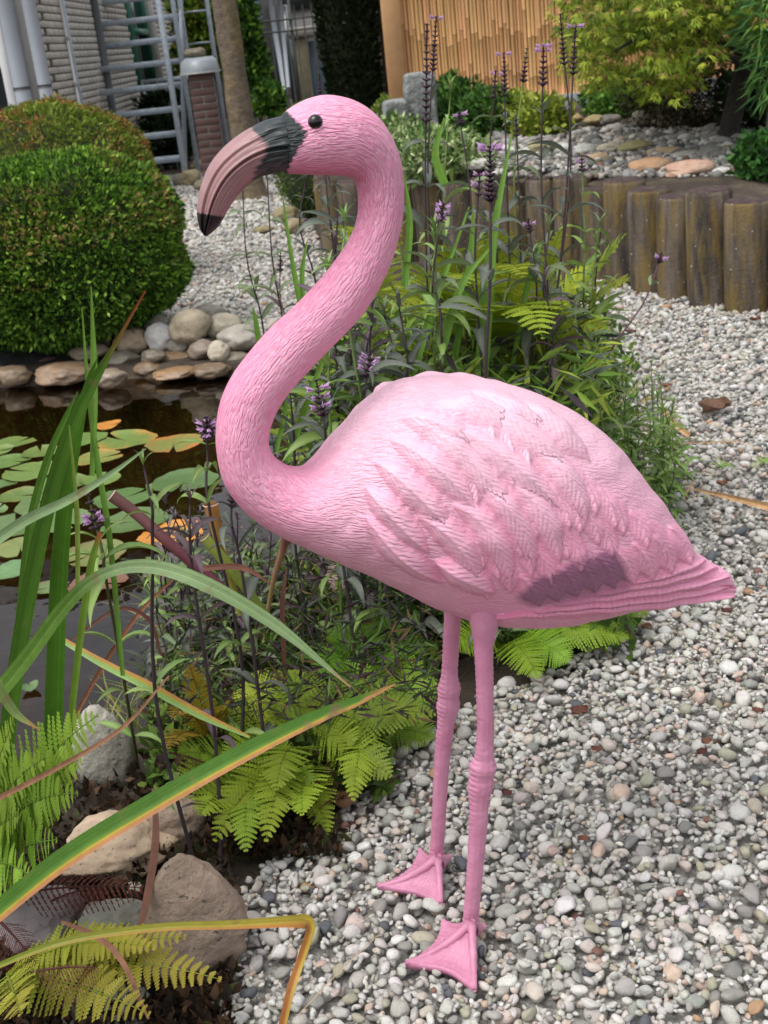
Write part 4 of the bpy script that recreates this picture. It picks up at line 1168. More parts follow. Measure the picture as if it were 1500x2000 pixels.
# raised-bed planting
bush('green_shrub', 'rounded mid-green shrub in front of the bamboo fence', [(GT(905, 255) + [0, 0, .10], (0.22, 0.2, 0.17)), (GT(960, 262) + [0, 0, .09], (0.2, 0.18, 0.15)), (GT(880, 240) + [0, 0, .12], (0.18, 0.18, 0.16))], 5500, 0.045, [(70, 108, 44), (50, 84, 34), (96, 136, 56), (36, 60, 26)], [3, 3, 2, 2], 44)
bush('yellow_shrub', 'yellow-green low shrub below the bamboo fence', [(GT(1010, 258) + [0, 0, .09], (0.16, 0.16, 0.13)), (GT(1062, 262) + [0, 0, .08], (0.17, 0.16, 0.13))], 3800, 0.045, [(160, 172, 70), (134, 152, 54), (184, 190, 96), (96, 116, 40)], [3, 3, 1, 2], 45)
bush('variegated_ivy', 'cream and green variegated ivy spilling over the bed behind the neck', [(GT(800, 310) + [0, 0, .06], (0.22, 0.2, 0.10)), (GT(860, 315) + [0, 0, .06], (0.2, 0.2, 0.10)), (GT(905, 322) + [0, 0, .05], (0.16, 0.16, 0.08)), (GT(770, 290) + [0, 0, .08], (0.18, 0.18, 0.10)), (GT(830, 330) + [0, 0, .04], (0.2, 0.1, 0.10))], 6000, 0.040, [(150, 170, 110), (190, 200, 150), (98, 128, 66), (60, 92, 44)], [3, 2, 3, 2], 46)
bush('green_ivy', 'dark green ivy clump at the right edge of the wall', [(GT(1490, 345) + [0, 0, .07], (0.12, 0.12, 0.11)), (GT(1540, 340) + [0, 0, .08], (0.14, 0.12, 0.12))], 2200, 0.042, [(52, 92, 40), (76, 120, 52), (34, 62, 28)], [3, 3, 2], 47)
bush('dark_shrub', 'dark leafy shrub right of the maple trunk', [(GT(1480, 250) + [0, 0, .12], (0.22, 0.2, 0.2)), (GT(1540, 240) + [0, 0, .16], (0.3, 0.2, 0.26))], 4200, 0.045, [(40, 58, 34), (58, 80, 48), (26, 40, 22)], [3, 2, 3], 48)
bush('heather', 'dark twiggy heather under the maple', [(GT(1330, 245) + [0, 0, .14], (0.30, 0.25, 0.2)), (GT(1395, 240) + [0, 0, .14], (0.25, 0.25, 0.22)), (GT(1275, 222) + [0, 0, .1], (0.22, 0.22, 0.15))], 6500, 0.035, [(40, 40, 22), (58, 56, 30), (28, 26, 16), (80, 84, 40)], [3, 2, 3, 1], 49, aspect=0.25)
bush('lime_moss_plant', 'bright green low plant between the grey plinth and the bed stones', [(GT(1220, 222) + [0, 0, .05], (0.22, 0.12, 0.09)), (GT(1180, 215) + [0, 0, .07], (0.15, 0.12, 0.1))], 2600, 0.035, [(110, 150, 60), (84, 124, 46), (60, 92, 36)], [3, 3, 2], 50)

# ------------------------------------------------------------------ weeping maple
r = np.random.default_rng(61)
mb_ = GT(1428, 268)
maple = thing('weeping_maple', 'weeping maple with finely cut yellow-green leaves and dark trunk', 'tree', tuple(mb_))
MY = mb_[1]
f_ = MB()
tpts = [mb_ + [0, 0, -0.05], D(1424, 262, MY), D(1432, 220, MY), D(1442, 180, MY), D(1452, 130, MY), D(1440, 60, MY), D(1400, -20, MY)]
f_.tube(catmull(np.array(tpts), 24), np.interp(np.linspace(0, 1, 24), [0, 0.15, 0.6, 1], [0.085, 0.055, 0.05, 0.03]), 12)
tk = obj('trunk', f_.mesh('trunk', M['dark_bark']), maple, world=True)
limbs = [[(1445, 165, 0), (1480, 140, 0), (1560, 100, 0.1)], [(1450, 100, 0), (1380, 70, -0.3), (1280, 60, -0.5), (1200, 100, -0.6)], [(1440, 60, 0), (1340, 0, 0.2), (1220, -10, 0.3), (1150, 60, 0.2)],
         [(1450, 120, 0), (1400, 110, -0.5), (1330, 130, -0.8)], [(1430, 30, 0), (1480, -40, -0.3), (1560, -20, -0.6)], [(1400, -20, 0), (1300, -90, 0.0), (1180, -60, 0.0)]]
f_ = MB()
for L in limbs:
    P = catmull(np.array([D(a, b_, MY + c) for a, b_, c in L]), 12); f_.tube(P, np.linspace(0.024, 0.006, 12), 7)
obj('limbs', f_.mesh('limbs', M['dark_bark']), maple, world=True)
# drooping sprays of leaves: rows of clumps, outer ones hang lower
cl = []
for k in range(460):
    px_ = r.uniform(1105, 1640); y = MY + r.uniform(-0.85, 0.7)
    low = np.interp(px_, [1105, 1140, 1200, 1260, 1290, 1340, 1400, 1440, 1500, 1640], [60, 140, 150, 120, 172, 140, 80, 30, 80, 140])
    py_ = r.uniform(-190, low)
    cl.append((D(px_, py_, y), 0.5 + 0.5 * r.random(), py_ / max(low, 1)))
P, N, Cc, S = [], [], [], []
for c, s_, h in cl:
    k = 36
    a = r.uniform(0, 2 * np.pi, k); q_ = np.sqrt(r.random(k))
    off = np.stack([np.cos(a) * q_ * 0.115, np.sin(a) * q_ * 0.115, -0.075 * q_ ** 2 + 0.012 * r.normal(size=k)], 1)
    P.append(c + off); N.append(np.stack([np.cos(a) * q_, np.sin(a) * q_, -0.65 - 0 * a], 1))
    tone = mixcols(k, r, [(142, 158, 46), (114, 138, 40), (164, 174, 64), (84, 108, 36), (168, 138, 86)], [4, 4, 2.5, 3, 0.7])
    Cc.append(tone * r.uniform(0.7, 1.1))
P, N, Cc = np.concatenate(P), np.concatenate(N), np.concatenate(Cc)
Vs, Fs, Cs, off = [], [], [], 0
N /= np.linalg.norm(N, axis=1)[:, None]
side = np.cross(N, np.array([0, 0, 1.0]) + 0.4 * r.normal(size=N.shape)); side /= np.linalg.norm(side, axis=1)[:, None]
for fa in (-0.75, -0.38, 0.0, 0.38, 0.75):               # five narrow lobes to a leaf
    d = N * math.cos(fa) + side * math.sin(fa); d = d + 0.12 * r.normal(size=d.shape)
    t_ = np.cross(d, np.cross(N, side)); t_ /= np.linalg.norm(t_, axis=1)[:, None]
    L = (0.048 * r.uniform(0.6, 1.2, len(P)) * (1 - 0.35 * abs(fa)))[:, None]
    V = np.stack([P, P + L * (0.5 * d + 0.075 * t_), P + L * d, P + L * (0.5 * d - 0.075 * t_)], 1).reshape(-1, 3)
    kk = np.arange(len(P))[:, None] * 4 + off
    Vs.append(V); Fs += [kk + [0, 1, 2], kk + [0, 2, 3]]; Cs.append(np.repeat(Cc, 4, 0)); off += len(V)
o = obj('crown', make_mesh('crown', np.concatenate(Vs), np.concatenate(Fs), M['leaf_far'], np.concatenate(Cs), False), maple, world=True); o['kind'] = 'stuff'
# leaning willow-like leaves entering at the right edge
bush('bamboo_plant', 'narrow-leaved green plant hanging in at the right edge by the maple', [(C3(1500, 30, 5.6), (0.10, 0.1, 0.14)), (C3(1510, 130, 5.6), (0.08, 0.1, 0.12))], 500, 0.13, [(70, 110, 60), (98, 140, 70), (120, 160, 80)], [3, 3, 2], 63, aspect=0.10, base=tuple(GT(1560, 300)), up=-0.5)

# ------------------------------------------------------------------ flamingo statue
FA = math.radians(14)
UH = np.array([math.cos(FA), math.sin(FA), 0]); NH = np.array([math.sin(FA), -math.cos(FA), 0])
_nf, _ff = G(920, 1815), G(855, 1690)
FO = (_nf + _ff) / 2; FO[2] = 0
def plane(px_, py_, n=0.0):
    """picture point -> (u, height) in the statue's own upright plane, n metres towards the viewer"""
    d = ray(px_, py_); t_ = ((FO - CAM) @ NH + n) / (d @ NH)
    P = CAM + d * t_
    return np.array([(P - FO) @ UH, P[2]])
def body_px(u, w_):
    P = FO + np.outer(u, UH) + np.outer(w_, [0, 0, 1.0])
    return np.stack(project(P)[:2], 1)
flam = thing('flamingo_statue', 'pink painted resin flamingo statue standing on the gravel', 'statue', tuple(FO))
PAIRS = [((544, 233), (546, 331), .0275), ((557, 219), (557, 339), .0355), ((580, 203), (580, 340), .040), ((610, 190), (610, 341.5), .045), ((645, 185), (640, 342), .047), ((692, 196), (670, 343.5), .046), ((731, 222), (690, 350), .042),
         ((761, 262), (698, 362), .037), ((780, 310), (701, 380), .033), ((787, 360), (701, 405), .030), ((786, 410), (698, 430), .029), ((779, 455), (689, 456), .029), ((762, 513), (671, 488), .029),
         ((736, 568), (644, 525), .030), ((705, 615), (613, 561), .031), ((668, 655), (574, 601), .032), ((629, 694), (530, 641), .033), ((592, 733), (488, 689), .034), ((561, 768), (452, 739), .035),
         ((538, 805), (430, 790), .035), ((525, 843), (422, 845), .036), ((526, 873), (425, 897), .037), ((543, 898), (440, 950), .040), ((573, 914), (477, 998), .046), ((610, 912), (528, 1036), .056),
         ((640, 882), (585, 1062), .068), ((672, 842), (638, 1084), .081), ((706, 806), (690, 1106), .094), ((745, 771), (745, 1131), .106), ((790, 748), (802, 1160), .116), ((840, 739), (860, 1186), .123),
         ((900, 741), (912, 1200), .128), ((960, 746), (966, 1210), .129), ((1020, 758), (1020, 1214), .127), ((1080, 781), (1080, 1211), .121), ((1140, 816), (1140, 1201), .112), ((1200, 870), (1200, 1187), .099),
         ((1250, 929), (1250, 1180), .084), ((1300, 1000), (1302, 1177), .067), ((1342, 1064), (1346, 1173), .050), ((1382, 1092), (1392, 1168), .036), ((1414, 1112), (1418, 1164), .022), ((1431, 1138), (1433, 1158), .009)]
A_ = np.array([plane(*p[0]) for p in PAIRS]); B_ = np.array([plane(*p[1]) for p in PAIRS]); T_ = np.array([[p[2]] for p in PAIRS])
ctrl = np.concatenate([A_, B_, T_], 1)
def resample(ctrl, a, b, n):
    k = len(ctrl); big_ = catmull(ctrl, (k - 1) * 60 + 1)
    seg_ = big_[int(a * 60):int(b * 60) + 1]
    c = (seg_[:, 0:2] + seg_[:, 2:4]) / 2
    h = (seg_[:, 0:2] - seg_[:, 2:4]) / 2
    L = np.concatenate([[0], np.cumsum(np.maximum(np.linalg.norm(np.diff(c, axis=0), axis=1), 0.25 * np.linalg.norm(np.diff(h, axis=0), axis=1)))])
    t_ = np.linspace(0, L[-1], n)
    return np.stack([np.interp(t_, L, seg_[:, q_]) for q_ in range(seg_.shape[1])], 1)
r_neck = resample(ctrl, 0, 23.5, 304)
r_body = resample(ctrl, 23.5, len(ctrl) - 1, 560)[1:]
rings = np.concatenate([r_neck, r_body])
for _ in range(2):                                        # take small kinks out of the loft
    sm = rings.copy(); sm[1:-1] = (rings[:-2] + 2 * rings[1:-1] + rings[2:]) / 4; rings = sm
NR = len(rings)
th = np.concatenate([np.linspace(0, np.pi, 235, endpoint=False), np.linspace(np.pi, 2 * np.pi, 65, endpoint=False)])
MT = len(th)
ca, sa = np.cos(th), np.sin(th)
cu = (rings[:, 0:2] + rings[:, 2:4]) / 2; hu = (rings[:, 0:2] - rings[:, 2:4]) / 2; tt = rings[:, 4]
isb = np.clip((np.arange(NR) - 270) / 120.0, 0, 1)[:, None]      # 0 on the neck, 1 on the body
ex = 1 - 0.0 * isb
c_ = np.sign(ca) * np.abs(ca) ** ex; s_ = np.sign(sa) * np.abs(sa) ** (1 - 0.04 * isb)
u = cu[:, 0:1] + hu[:, 0:1] * c_; w_ = cu[:, 1:2] + hu[:, 1:2] * c_; nn_ = tt[:, None] * s_
UV = np.stack([u, w_, nn_], -1)                            # ring x around x 3, in statue coordinates
def grid_normals(Gd):
    du = np.gradient(Gd, axis=0); dv = np.roll(Gd, -1, 1) - np.roll(Gd, 1, 1)
    n = np.cross(du, dv); n /= np.linalg.norm(n, axis=-1)[..., None] + 1e-12
    cen = Gd.mean(1, keepdims=True)
    if ((Gd - cen) * n).sum() < 0: n = -n
    return n
NB = grid_normals(UV)
def flank_px(u, w_, n):
    P = FO + np.outer(u, UH) + np.outer(w_, [0, 0, 1.0]) + np.outer(np.abs(n), NH)
    return np.stack(project(P)[:2], 1)
px = flank_px(u.ravel(), w_.ravel(), nn_.ravel())          # pattern coordinates on either flank
X, Y = px[:, 0], px[:, 1]
near_w = np.clip(np.abs(NB[..., 2].ravel()) * 1.6, 0, 1)
ZF = lambda x, y: (600 + x / 1.765, 700 + y / 1.765)
FE = []
def feather(b0, m0, e0, hw, lift, barb=0.0005, per=7.5, ang=1.3, zf=True):
    P = [ZF(*q_) if zf else q_ for q_ in (b0, m0, e0)]
    FE.append((np.array(P, float), hw, lift, barb, per, ang, 0))
for b0, m0, e0 in [((330, 215), (450, 245), (570, 315)), ((440, 160), (585, 190), (730, 265)), ((560, 120), (700, 180), (830, 270)), ((235, 360), (340, 430), (500, 590)), ((290, 285), (430, 370), (580, 520)), ((360, 240), (520, 330), (720, 555)), ((480, 245), (660, 350), (875, 525)),
                   ((590, 190), (740, 270), (900, 410)), ((680, 150), (820, 230), (960, 360)), ((200, 440), (290, 530), (420, 660)), ((205, 540), (310, 650), (470, 770)), ((380, 540), (500, 610), (600, 770)), ((500, 500), (620, 590), (700, 770)), ((580, 440), (700, 540), (780, 720)),
                   ((440, 690), (540, 735), (650, 800)), ((700, 440), (800, 540), (860, 700)), ((760, 330), (880, 420), (950, 570))]:
    feather(b0, m0, e0, 29, 0.0118, 0.0011, 17.0, 2.2)
rf = np.random.default_rng(3)
back0, back1 = np.array([905, 775.0]), np.array([1335, 1075.0])
for jrow in range(9):
    for k in range(17):
        p = back0 + (back1 - back0) * (k / 13.5) + np.array([-30, 42.0]) * jrow + rf.normal(0, 3, 2)
        lowy = np.interp(p[0], [850, 1030, 1200, 1340], [1100, 1085, 1040, 1010])
        if p[1] > lowy or p[0] > 1330 or p[0] < 880: continue
        d = np.array([30 + rf.normal(0, 4), 72 + rf.normal(0, 5)])
        FE.append((np.array([p, p + d * 0.5 + [6, 0], p + d]), 21, 0.0042, 0.0008, 16.0, 2.1, 0))
for k in range(9):                                         # broad feathers of the lower wing edge
    p = np.array([1012 + 36 * k, 1118 - 9.5 * k - 1.2 * (k > 5) * (k - 5) ** 2]); d = np.array([40, 62 + 1.0 * k])
    FE.append((np.array([p, p + d * 0.5 + [8, -2], p + d]), 27, 0.0060, 0.0013, 13.0, 1.5, 1 if 0 <= k <= 5 else 0))
for b0, e0, hw in [((960, 1205), (1433, 1160), 13), ((1040, 1192), (1430, 1146), 12), ((1080, 1180), (1424, 1128), 13), ((1160, 1160), (1404, 1108), 13), ((1230, 1138), (1380, 1094), 12)]:
    b0, e0 = np.array(b0, float), np.array(e0, float)
    FE.append((np.array([b0, (b0 + e0) / 2 + [0, 4], e0]), hw, 0.0070, 0.0008, 11.0, 1.0, 0))
H = np.zeros(len(X)); covered = np.zeros(len(X)); EDGE = np.zeros(len(X))
FID = np.zeros(len(X)); BPH = np.zeros((len(X), 3))
for P, hw, lift, barb, per, ang, fid in FE:
    lo, hi = P.min(0) - hw * 1.3, P.max(0) + hw * 1.3
    I = np.where((X > lo[0]) & (X < hi[0]) & (Y > lo[1]) & (Y < hi[1]))[0]
    if not len(I): continue
    ts = np.linspace(0, 1, 26)[:, None]
    C = (1 - ts) ** 2 * P[0] + 2 * ts * (1 - ts) * (2 * P[1] - (P[0] + P[2]) / 2) + ts ** 2 * P[2]
    dl = np.gradient(C, axis=0); ln = np.linalg.norm(dl, axis=1); dl /= ln[:, None]
    S = np.concatenate([[0], np.cumsum(np.linalg.norm(np.diff(C, axis=0), axis=1))])
    Q = np.stack([X[I], Y[I]], 1)
    d2 = ((Q[:, None] - C[None]) ** 2).sum(-1); kx = d2.argmin(1)
    rel = Q - C[kx]; al = (rel * dl[kx]).sum(1); lat = rel[:, 0] * -dl[kx, 1] + rel[:, 1] * dl[kx, 0]
    sl_ = S[kx] + al; t_ = sl_ / S[-1]
    prof = np.clip(t_ * 3.2, 0, 1) ** 0.6 * np.clip(1 - np.clip((t_ - 0.45) / 0.55, 0, 1) ** 2.8, 0, 1)
    wd = hw * prof + 1e-3
    dn = np.abs(lat) / wd * (1 + 0.09 * vnoise(np.stack([sl_ / 7, np.sign(lat) * 3 + hw, 0 * lat + P[0, 0]], 1), 73))
    ok = (dn < 1) & (t_ > 0) & (t_ < 1)
    dome = np.clip(1 - dn ** (1.8 if lift > 0.009 else 2.6), 0, 1)
    ph = (sl_ - np.abs(lat) * ang) + 1.6 * vnoise(np.stack([X[I] / 16, Y[I] / 16, 0 * X[I]], 1), 71)
    bz = np.sin(ph * 2 * np.pi / per) * (0.65 + 0.6 * vnoise(np.stack([X[I] / 13, Y[I] / 13, 0 * X[I]], 1), 72))
    lng = np.sin(np.pi * np.clip(t_, 0, 1) ** 0.85) ** 0.75 if lift > 0.009 else (0.30 + 0.70 * np.clip(t_, 0, 1))
    h = lift * lng * (dome if lift > 0.009 else 0.08 + 0.92 * dome) + 0.25 * barb * bz * np.clip((1 - dn) * 3, 0, 1) + 0.0024 * np.exp(-(lat / 2.2) ** 2) - 0.0009 * np.exp(-((np.abs(lat) - 5) / 2.0) ** 2)
    h = np.where(ok, h, 0)
    better = h > H[I]
    H[I] = np.where(better, h, H[I]); covered[I] = np.maximum(covered[I], ok * 1.0)
    bm_ = np.clip((1 - dn) * 1.7, 0, 1) * np.clip((1 - t_) * 5, 0, 1) * np.clip(t_ * 6, 0, 1) * ok
    BPH[I, 0] = np.where(better & ok, ph / per, BPH[I, 0]); BPH[I, 1] = np.where(better & ok, bm_, BPH[I, 1])
    FID[I] = np.where(better & ok, fid, FID[I])
    EDGE[I] = np.where(better & ok, 0.5 + 0.5 * bz * np.clip((1 - dn) * 3, 0, 1), EDGE[I])
Hg = H.reshape(NR, MT)
for _ in range(2):                                         # a cast from a worn mould: soften every step of the relief
    Hg = (np.roll(Hg, 1, 0) + 2 * Hg + np.roll(Hg, -1, 0)) / 4
    Hg = (np.roll(Hg, 1, 1) + 2 * Hg + np.roll(Hg, -1, 1)) / 4
H = Hg.ravel()
Bg = BPH[:, 1].reshape(NR, MT); Bg = np.minimum(np.minimum(np.roll(Bg, 1, 0), np.roll(Bg, -1, 0)), np.minimum(np.roll(Bg, 1, 1), np.minimum(np.roll(Bg, -1, 1), Bg))); BPH[:, 1] = Bg.ravel()
WPOLY = np.array([(720, 930), (760, 850), (820, 800), (900, 765), (1050, 795), (1200, 890), (1345, 1060), (1335, 1092), (1210, 1120), (1040, 1155), (900, 1150), (770, 1050)])
sdw = poly_sd(np.stack([X, Y], 1), WPOLY)
Hw = 0.006 * np.clip(0.5 - sdw / 60, 0, 1)
Hs = H * near_w + Hw * near_w
idx_ring = np.repeat(np.arange(NR), MT); Vth = np.tile(th, NR)
bodyw = np.clip((idx_ring - 300) / 60.0, 0, 1)
Hs = Hs * bodyw
Hs += 0.0016 * vnoise(np.stack([X / 34, Y / 34, np.zeros_like(X)], 1), 6) * bodyw
# tail end: layered slit under the wing tips
slit = np.exp(-((Y - np.interp(X, [1000, 1200, 1430], [1196, 1172, 1147])) / 3.0) ** 2) * (X > 1080)
Hs -= 0.006 * slit * near_w * np.clip((X - 1080) / 120, 0, 1)
# eye socket
de = np.hypot(X - 617, Y - 238)
Hs += 0.0012 * np.exp(-((de - 16) / 4.0) ** 2) * (idx_ring < 80)
POS = UV + NB * Hs.reshape(NR, MT)[..., None]
VW = FO + POS[..., 0:1] * UH + POS[..., 1:2] * np.array([0, 0, 1.0]) + POS[..., 2:3] * NH
VW = VW.reshape(-1, 3)
def grid_faces(nr, mt):
    i_, j_ = np.meshgrid(np.arange(nr - 1), np.arange(mt), indexing='ij')
    return np.stack([i_ * mt + j_, (i_ + 1) * mt + j_, (i_ + 1) * mt + (j_ + 1) % mt, i_ * mt + (j_ + 1) % mt], -1).reshape(-1, 4)
q = grid_faces(NR, MT)
e1 = VW[:MT].mean(0); e2 = VW[-MT:].mean(0) + UH * 0.004
VW = np.concatenate([VW, [e1, e2]])
caps = np.array([[len(VW) - 2, j, (j + 1) % MT] for j in range(MT)] + [[len(VW) - 1, (NR - 1) * MT + (j + 1) % MT, (NR - 1) * MT + j] for j in range(MT)])
# paint
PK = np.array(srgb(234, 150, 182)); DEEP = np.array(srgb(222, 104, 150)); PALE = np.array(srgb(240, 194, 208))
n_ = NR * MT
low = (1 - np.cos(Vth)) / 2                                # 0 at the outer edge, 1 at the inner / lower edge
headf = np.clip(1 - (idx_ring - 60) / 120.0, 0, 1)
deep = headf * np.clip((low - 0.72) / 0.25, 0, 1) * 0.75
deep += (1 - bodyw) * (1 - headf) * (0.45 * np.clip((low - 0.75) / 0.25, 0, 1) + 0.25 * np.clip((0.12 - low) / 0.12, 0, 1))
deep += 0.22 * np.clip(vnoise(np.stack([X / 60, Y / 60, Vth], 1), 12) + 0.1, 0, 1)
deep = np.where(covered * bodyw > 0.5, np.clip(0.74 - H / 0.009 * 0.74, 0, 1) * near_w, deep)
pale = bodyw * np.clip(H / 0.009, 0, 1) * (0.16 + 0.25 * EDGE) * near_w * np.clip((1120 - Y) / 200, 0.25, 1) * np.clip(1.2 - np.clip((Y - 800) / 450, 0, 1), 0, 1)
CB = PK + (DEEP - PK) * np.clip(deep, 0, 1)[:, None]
lt = 0.62 * bodyw * np.clip(0.12 + 0.88 * (1150 - Y) / 330, 0, 1)                # pale paint on the back, with skylight from above painted in too
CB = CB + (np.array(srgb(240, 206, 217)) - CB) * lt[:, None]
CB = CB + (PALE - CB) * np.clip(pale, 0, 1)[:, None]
# mauve patch on the lower wing edge
mv = np.clip(1.0 - (poly_sd(np.stack([X, Y], 1), np.array([(1006, 1165), (1036, 1128), (1090, 1106), (1120, 1084), (1190, 1066), (1216, 1110), (1232, 1150), (1150, 1172), (1080, 1182), (1036, 1188)])) + 6) / 12, 0, 1) * bodyw * (0.62 + 0.38 * FID)
CB = CB + (np.array(srgb(150, 98, 126)) - CB) * (mv * (NB[..., 2].ravel() > 0))[:, None]
# black mask round the beak base
jag = 5 * vnoise(np.stack([X / 5, Y / 4, np.zeros_like(X)], 1), 15) + 3 * vnoise(np.stack([X / 14, Y / 2.2, np.zeros_like(X)], 1), 16)
bkm = np.clip(0.5 - (poly_sd(np.stack([X, Y], 1), np.array([(520, 205), (556, 214), (580, 236), (600, 259), (586, 290), (570, 315), (557, 345), (520, 345)])) + jag * 0.7) / 3.0, 0, 1) * (idx_ring < 80)
BLACK = np.array(srgb(34, 42, 42))
CB = CB + (BLACK - CB) * bkm[:, None]
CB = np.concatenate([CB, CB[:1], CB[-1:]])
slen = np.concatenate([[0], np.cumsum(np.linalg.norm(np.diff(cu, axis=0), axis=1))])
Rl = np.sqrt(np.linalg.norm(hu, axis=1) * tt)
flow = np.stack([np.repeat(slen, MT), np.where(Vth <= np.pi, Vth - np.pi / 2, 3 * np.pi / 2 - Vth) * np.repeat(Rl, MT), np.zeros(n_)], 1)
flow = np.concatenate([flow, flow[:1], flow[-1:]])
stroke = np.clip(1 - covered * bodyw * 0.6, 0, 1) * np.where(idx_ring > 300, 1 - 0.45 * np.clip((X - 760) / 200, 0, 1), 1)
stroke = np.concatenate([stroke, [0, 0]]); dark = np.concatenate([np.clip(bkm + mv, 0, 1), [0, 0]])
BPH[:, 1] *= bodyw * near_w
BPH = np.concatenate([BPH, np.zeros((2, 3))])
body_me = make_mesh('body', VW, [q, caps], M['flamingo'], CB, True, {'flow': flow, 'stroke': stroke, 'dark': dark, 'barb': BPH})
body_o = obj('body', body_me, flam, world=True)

# beak
BP = [((566, 228), (566, 332), .030), ((545, 229), (548, 337), .032), ((512, 238), (529, 340), .030), ((477, 257), (511, 344), .0285), ((447, 279), (494, 353), .0265), ((421, 306), (478, 366), .0245), ((403, 335), (463, 382), .022),
      ((391.5, 368), (449, 402), .019), ((386, 400), (437, 424), .0155), ((385.5, 424), (427, 441), .012), ((390, 446), (414, 454), .007), ((400, 459), (404, 461), .002)]
cb = np.array([[*plane(*a), *plane(*b_), c] for a, b_, c in BP])
rb = resample(cb, 0, len(BP) - 1, 150); NRB = len(rb)
thb = np.concatenate([np.linspace(0, np.pi, 150, endpoint=False), np.linspace(np.pi, 2 * np.pi, 60, endpoint=False)]); MTB = len(thb)
cub = (rb[:, 0:2] + rb[:, 2:4]) / 2; hub = (rb[:, 0:2] - rb[:, 2:4]) / 2
Gd = np.stack([cub[:, 0:1] + hub[:, 0:1] * np.cos(thb), cub[:, 1:2] + hub[:, 1:2] * np.cos(thb), rb[:, 4:5] * np.sign(np.sin(thb)) * np.abs(np.sin(thb)) ** 0.85], -1)
NBk = grid_normals(Gd)
fr_ = np.tile((1 - np.cos(thb)) / 2, (NRB, 1)); tl = np.linspace(0, 1, NRB)[:, None] * np.ones((1, MTB))
mouth = np.interp(tl, [0, 0.2, 0.5, 0.8, 1], [0.53, 0.50, 0.44, 0.40, 0.40])
gr = lambda c, wd: np.exp(-((fr_ - c) / wd) ** 2)
Hb = -0.0034 * gr(mouth, 0.022) + 0.0020 * gr(mouth - 0.055, 0.03) + 0.0012 * gr(mouth + 0.05, 0.03)
Hb += -0.0022 * gr(mouth - 0.22 - 0.05 * (1 - tl), 0.03) * np.clip(tl * 6, 0, 1) + 0.001 * gr(mouth - 0.28, 0.04)
Hb += -0.0030 * gr(0.20 + 0.03 * tl, 0.04) * np.exp(-((tl - 0.17) / 0.10) ** 2)             # nostril slit
for c, k in ((0.66, 0.4), (0.74, 0.55), (0.82, 0.5)): Hb += -0.0010 * gr(c, 0.018) * np.clip((tl - k) * 5, 0, 1) * np.clip((0.93 - tl) * 8, 0, 1)
Hb += 0.0006 * np.sin(tl * 330) * gr(mouth, 0.02)
Hb += 0.0008 * vnoise(np.stack([tl.ravel() * 14, fr_.ravel() * 60, 0 * tl.ravel()], 1), 33).reshape(tl.shape) * np.clip((0.33 - tl) * 8, 0, 1)
Gd2 = Gd + NBk * Hb[..., None]
VB = (FO + Gd2[..., 0:1] * UH + Gd2[..., 1:2] * np.array([0, 0, 1.0]) + Gd2[..., 2:3] * NH).reshape(-1, 3)
pb = flank_px(Gd[..., 0].ravel(), Gd[..., 1].ravel(), Gd[..., 2].ravel())
base_l = np.interp(pb[:, 1], [220, 240, 262, 285, 310, 338], [462, 478, 506, 522, 516, 496]) + 7 * vnoise(np.stack([pb[:, 0] / 22, pb[:, 1] / 4, 0 * pb[:, 0]], 1), 18)
kb = np.clip((pb[:, 0] - base_l) / 9 + 0.5, 0, 1)
kt = np.clip((pb[:, 1] - np.interp(pb[:, 0], [380, 430], [414, 423]) ) / 3 + 0.5, 0, 1) * (tl.ravel() > 0.6)
cbk = np.array(srgb(152, 114, 114)) * (1 + 0.08 * vnoise(np.stack([pb[:, 0] / 18, pb[:, 1] / 18, 0 * pb[:, 0]], 1), 5))[:, None]
lowp = np.clip((fr_.ravel() - 0.72) * 3, 0, 1) * np.clip(1 - tl.ravel() * 1.2, 0, 1)
cbk = cbk + (np.array(srgb(176, 96, 114)) - cbk) * lowp[:, None] * 0.8
grv = np.clip(gr(mouth, 0.012), 0, 1).ravel()[:, None] * 0.6
cbk = cbk + (np.array(srgb(110, 60, 66)) - cbk) * grv
cbk = cbk + (BLACK - cbk) * np.clip(kb, 0, 1)[:, None]
cbk = cbk + (np.array(srgb(26, 22, 22)) - cbk) * np.clip(kt, 0, 1)[:, None]
ends = np.array([VB[:MTB].mean(0), VB[-MTB:].mean(0)]); VB = np.concatenate([VB, ends]); cbk = np.concatenate([cbk, cbk[:1], cbk[-2:-1]])
qc = np.array([[len(VB) - 2, j, (j + 1) % MTB] for j in range(MTB)] + [[len(VB) - 1, (NRB - 1) * MTB + (j + 1) % MTB, (NRB - 1) * MTB + j] for j in range(MTB)])
bk_o = obj('beak', make_mesh('beak', VB, [grid_faces(NRB, MTB)[:, ::-1] if False else grid_faces(NRB, MTB), qc], M['beak'], cbk), flam, world=True)
bk_o['label'] = 'grey-pink hooked beak with black base and black tip'

# eyes
er = 14.0 / ppm(FO + UH * plane(617, 238)[0] + np.array([0, 0, 1.0]))
kk = np.argmin(np.hypot(X - 617, Y - 238) + 1e3 * (NB[..., 2].ravel() < 0.2) + 1e3 * (idx_ring > 90))
ecen = VW[kk]
V, F_ = ICO[3]
for sg in (1, -1):
    cpos = ecen - NH * 0.0005 if sg > 0 else ecen - NH * (2 * ((ecen - FO) @ NH)) + NH * 0.0005
    obj('eye', make_mesh('eye', V * er + cpos, F_, M['eye']), flam, world=True)

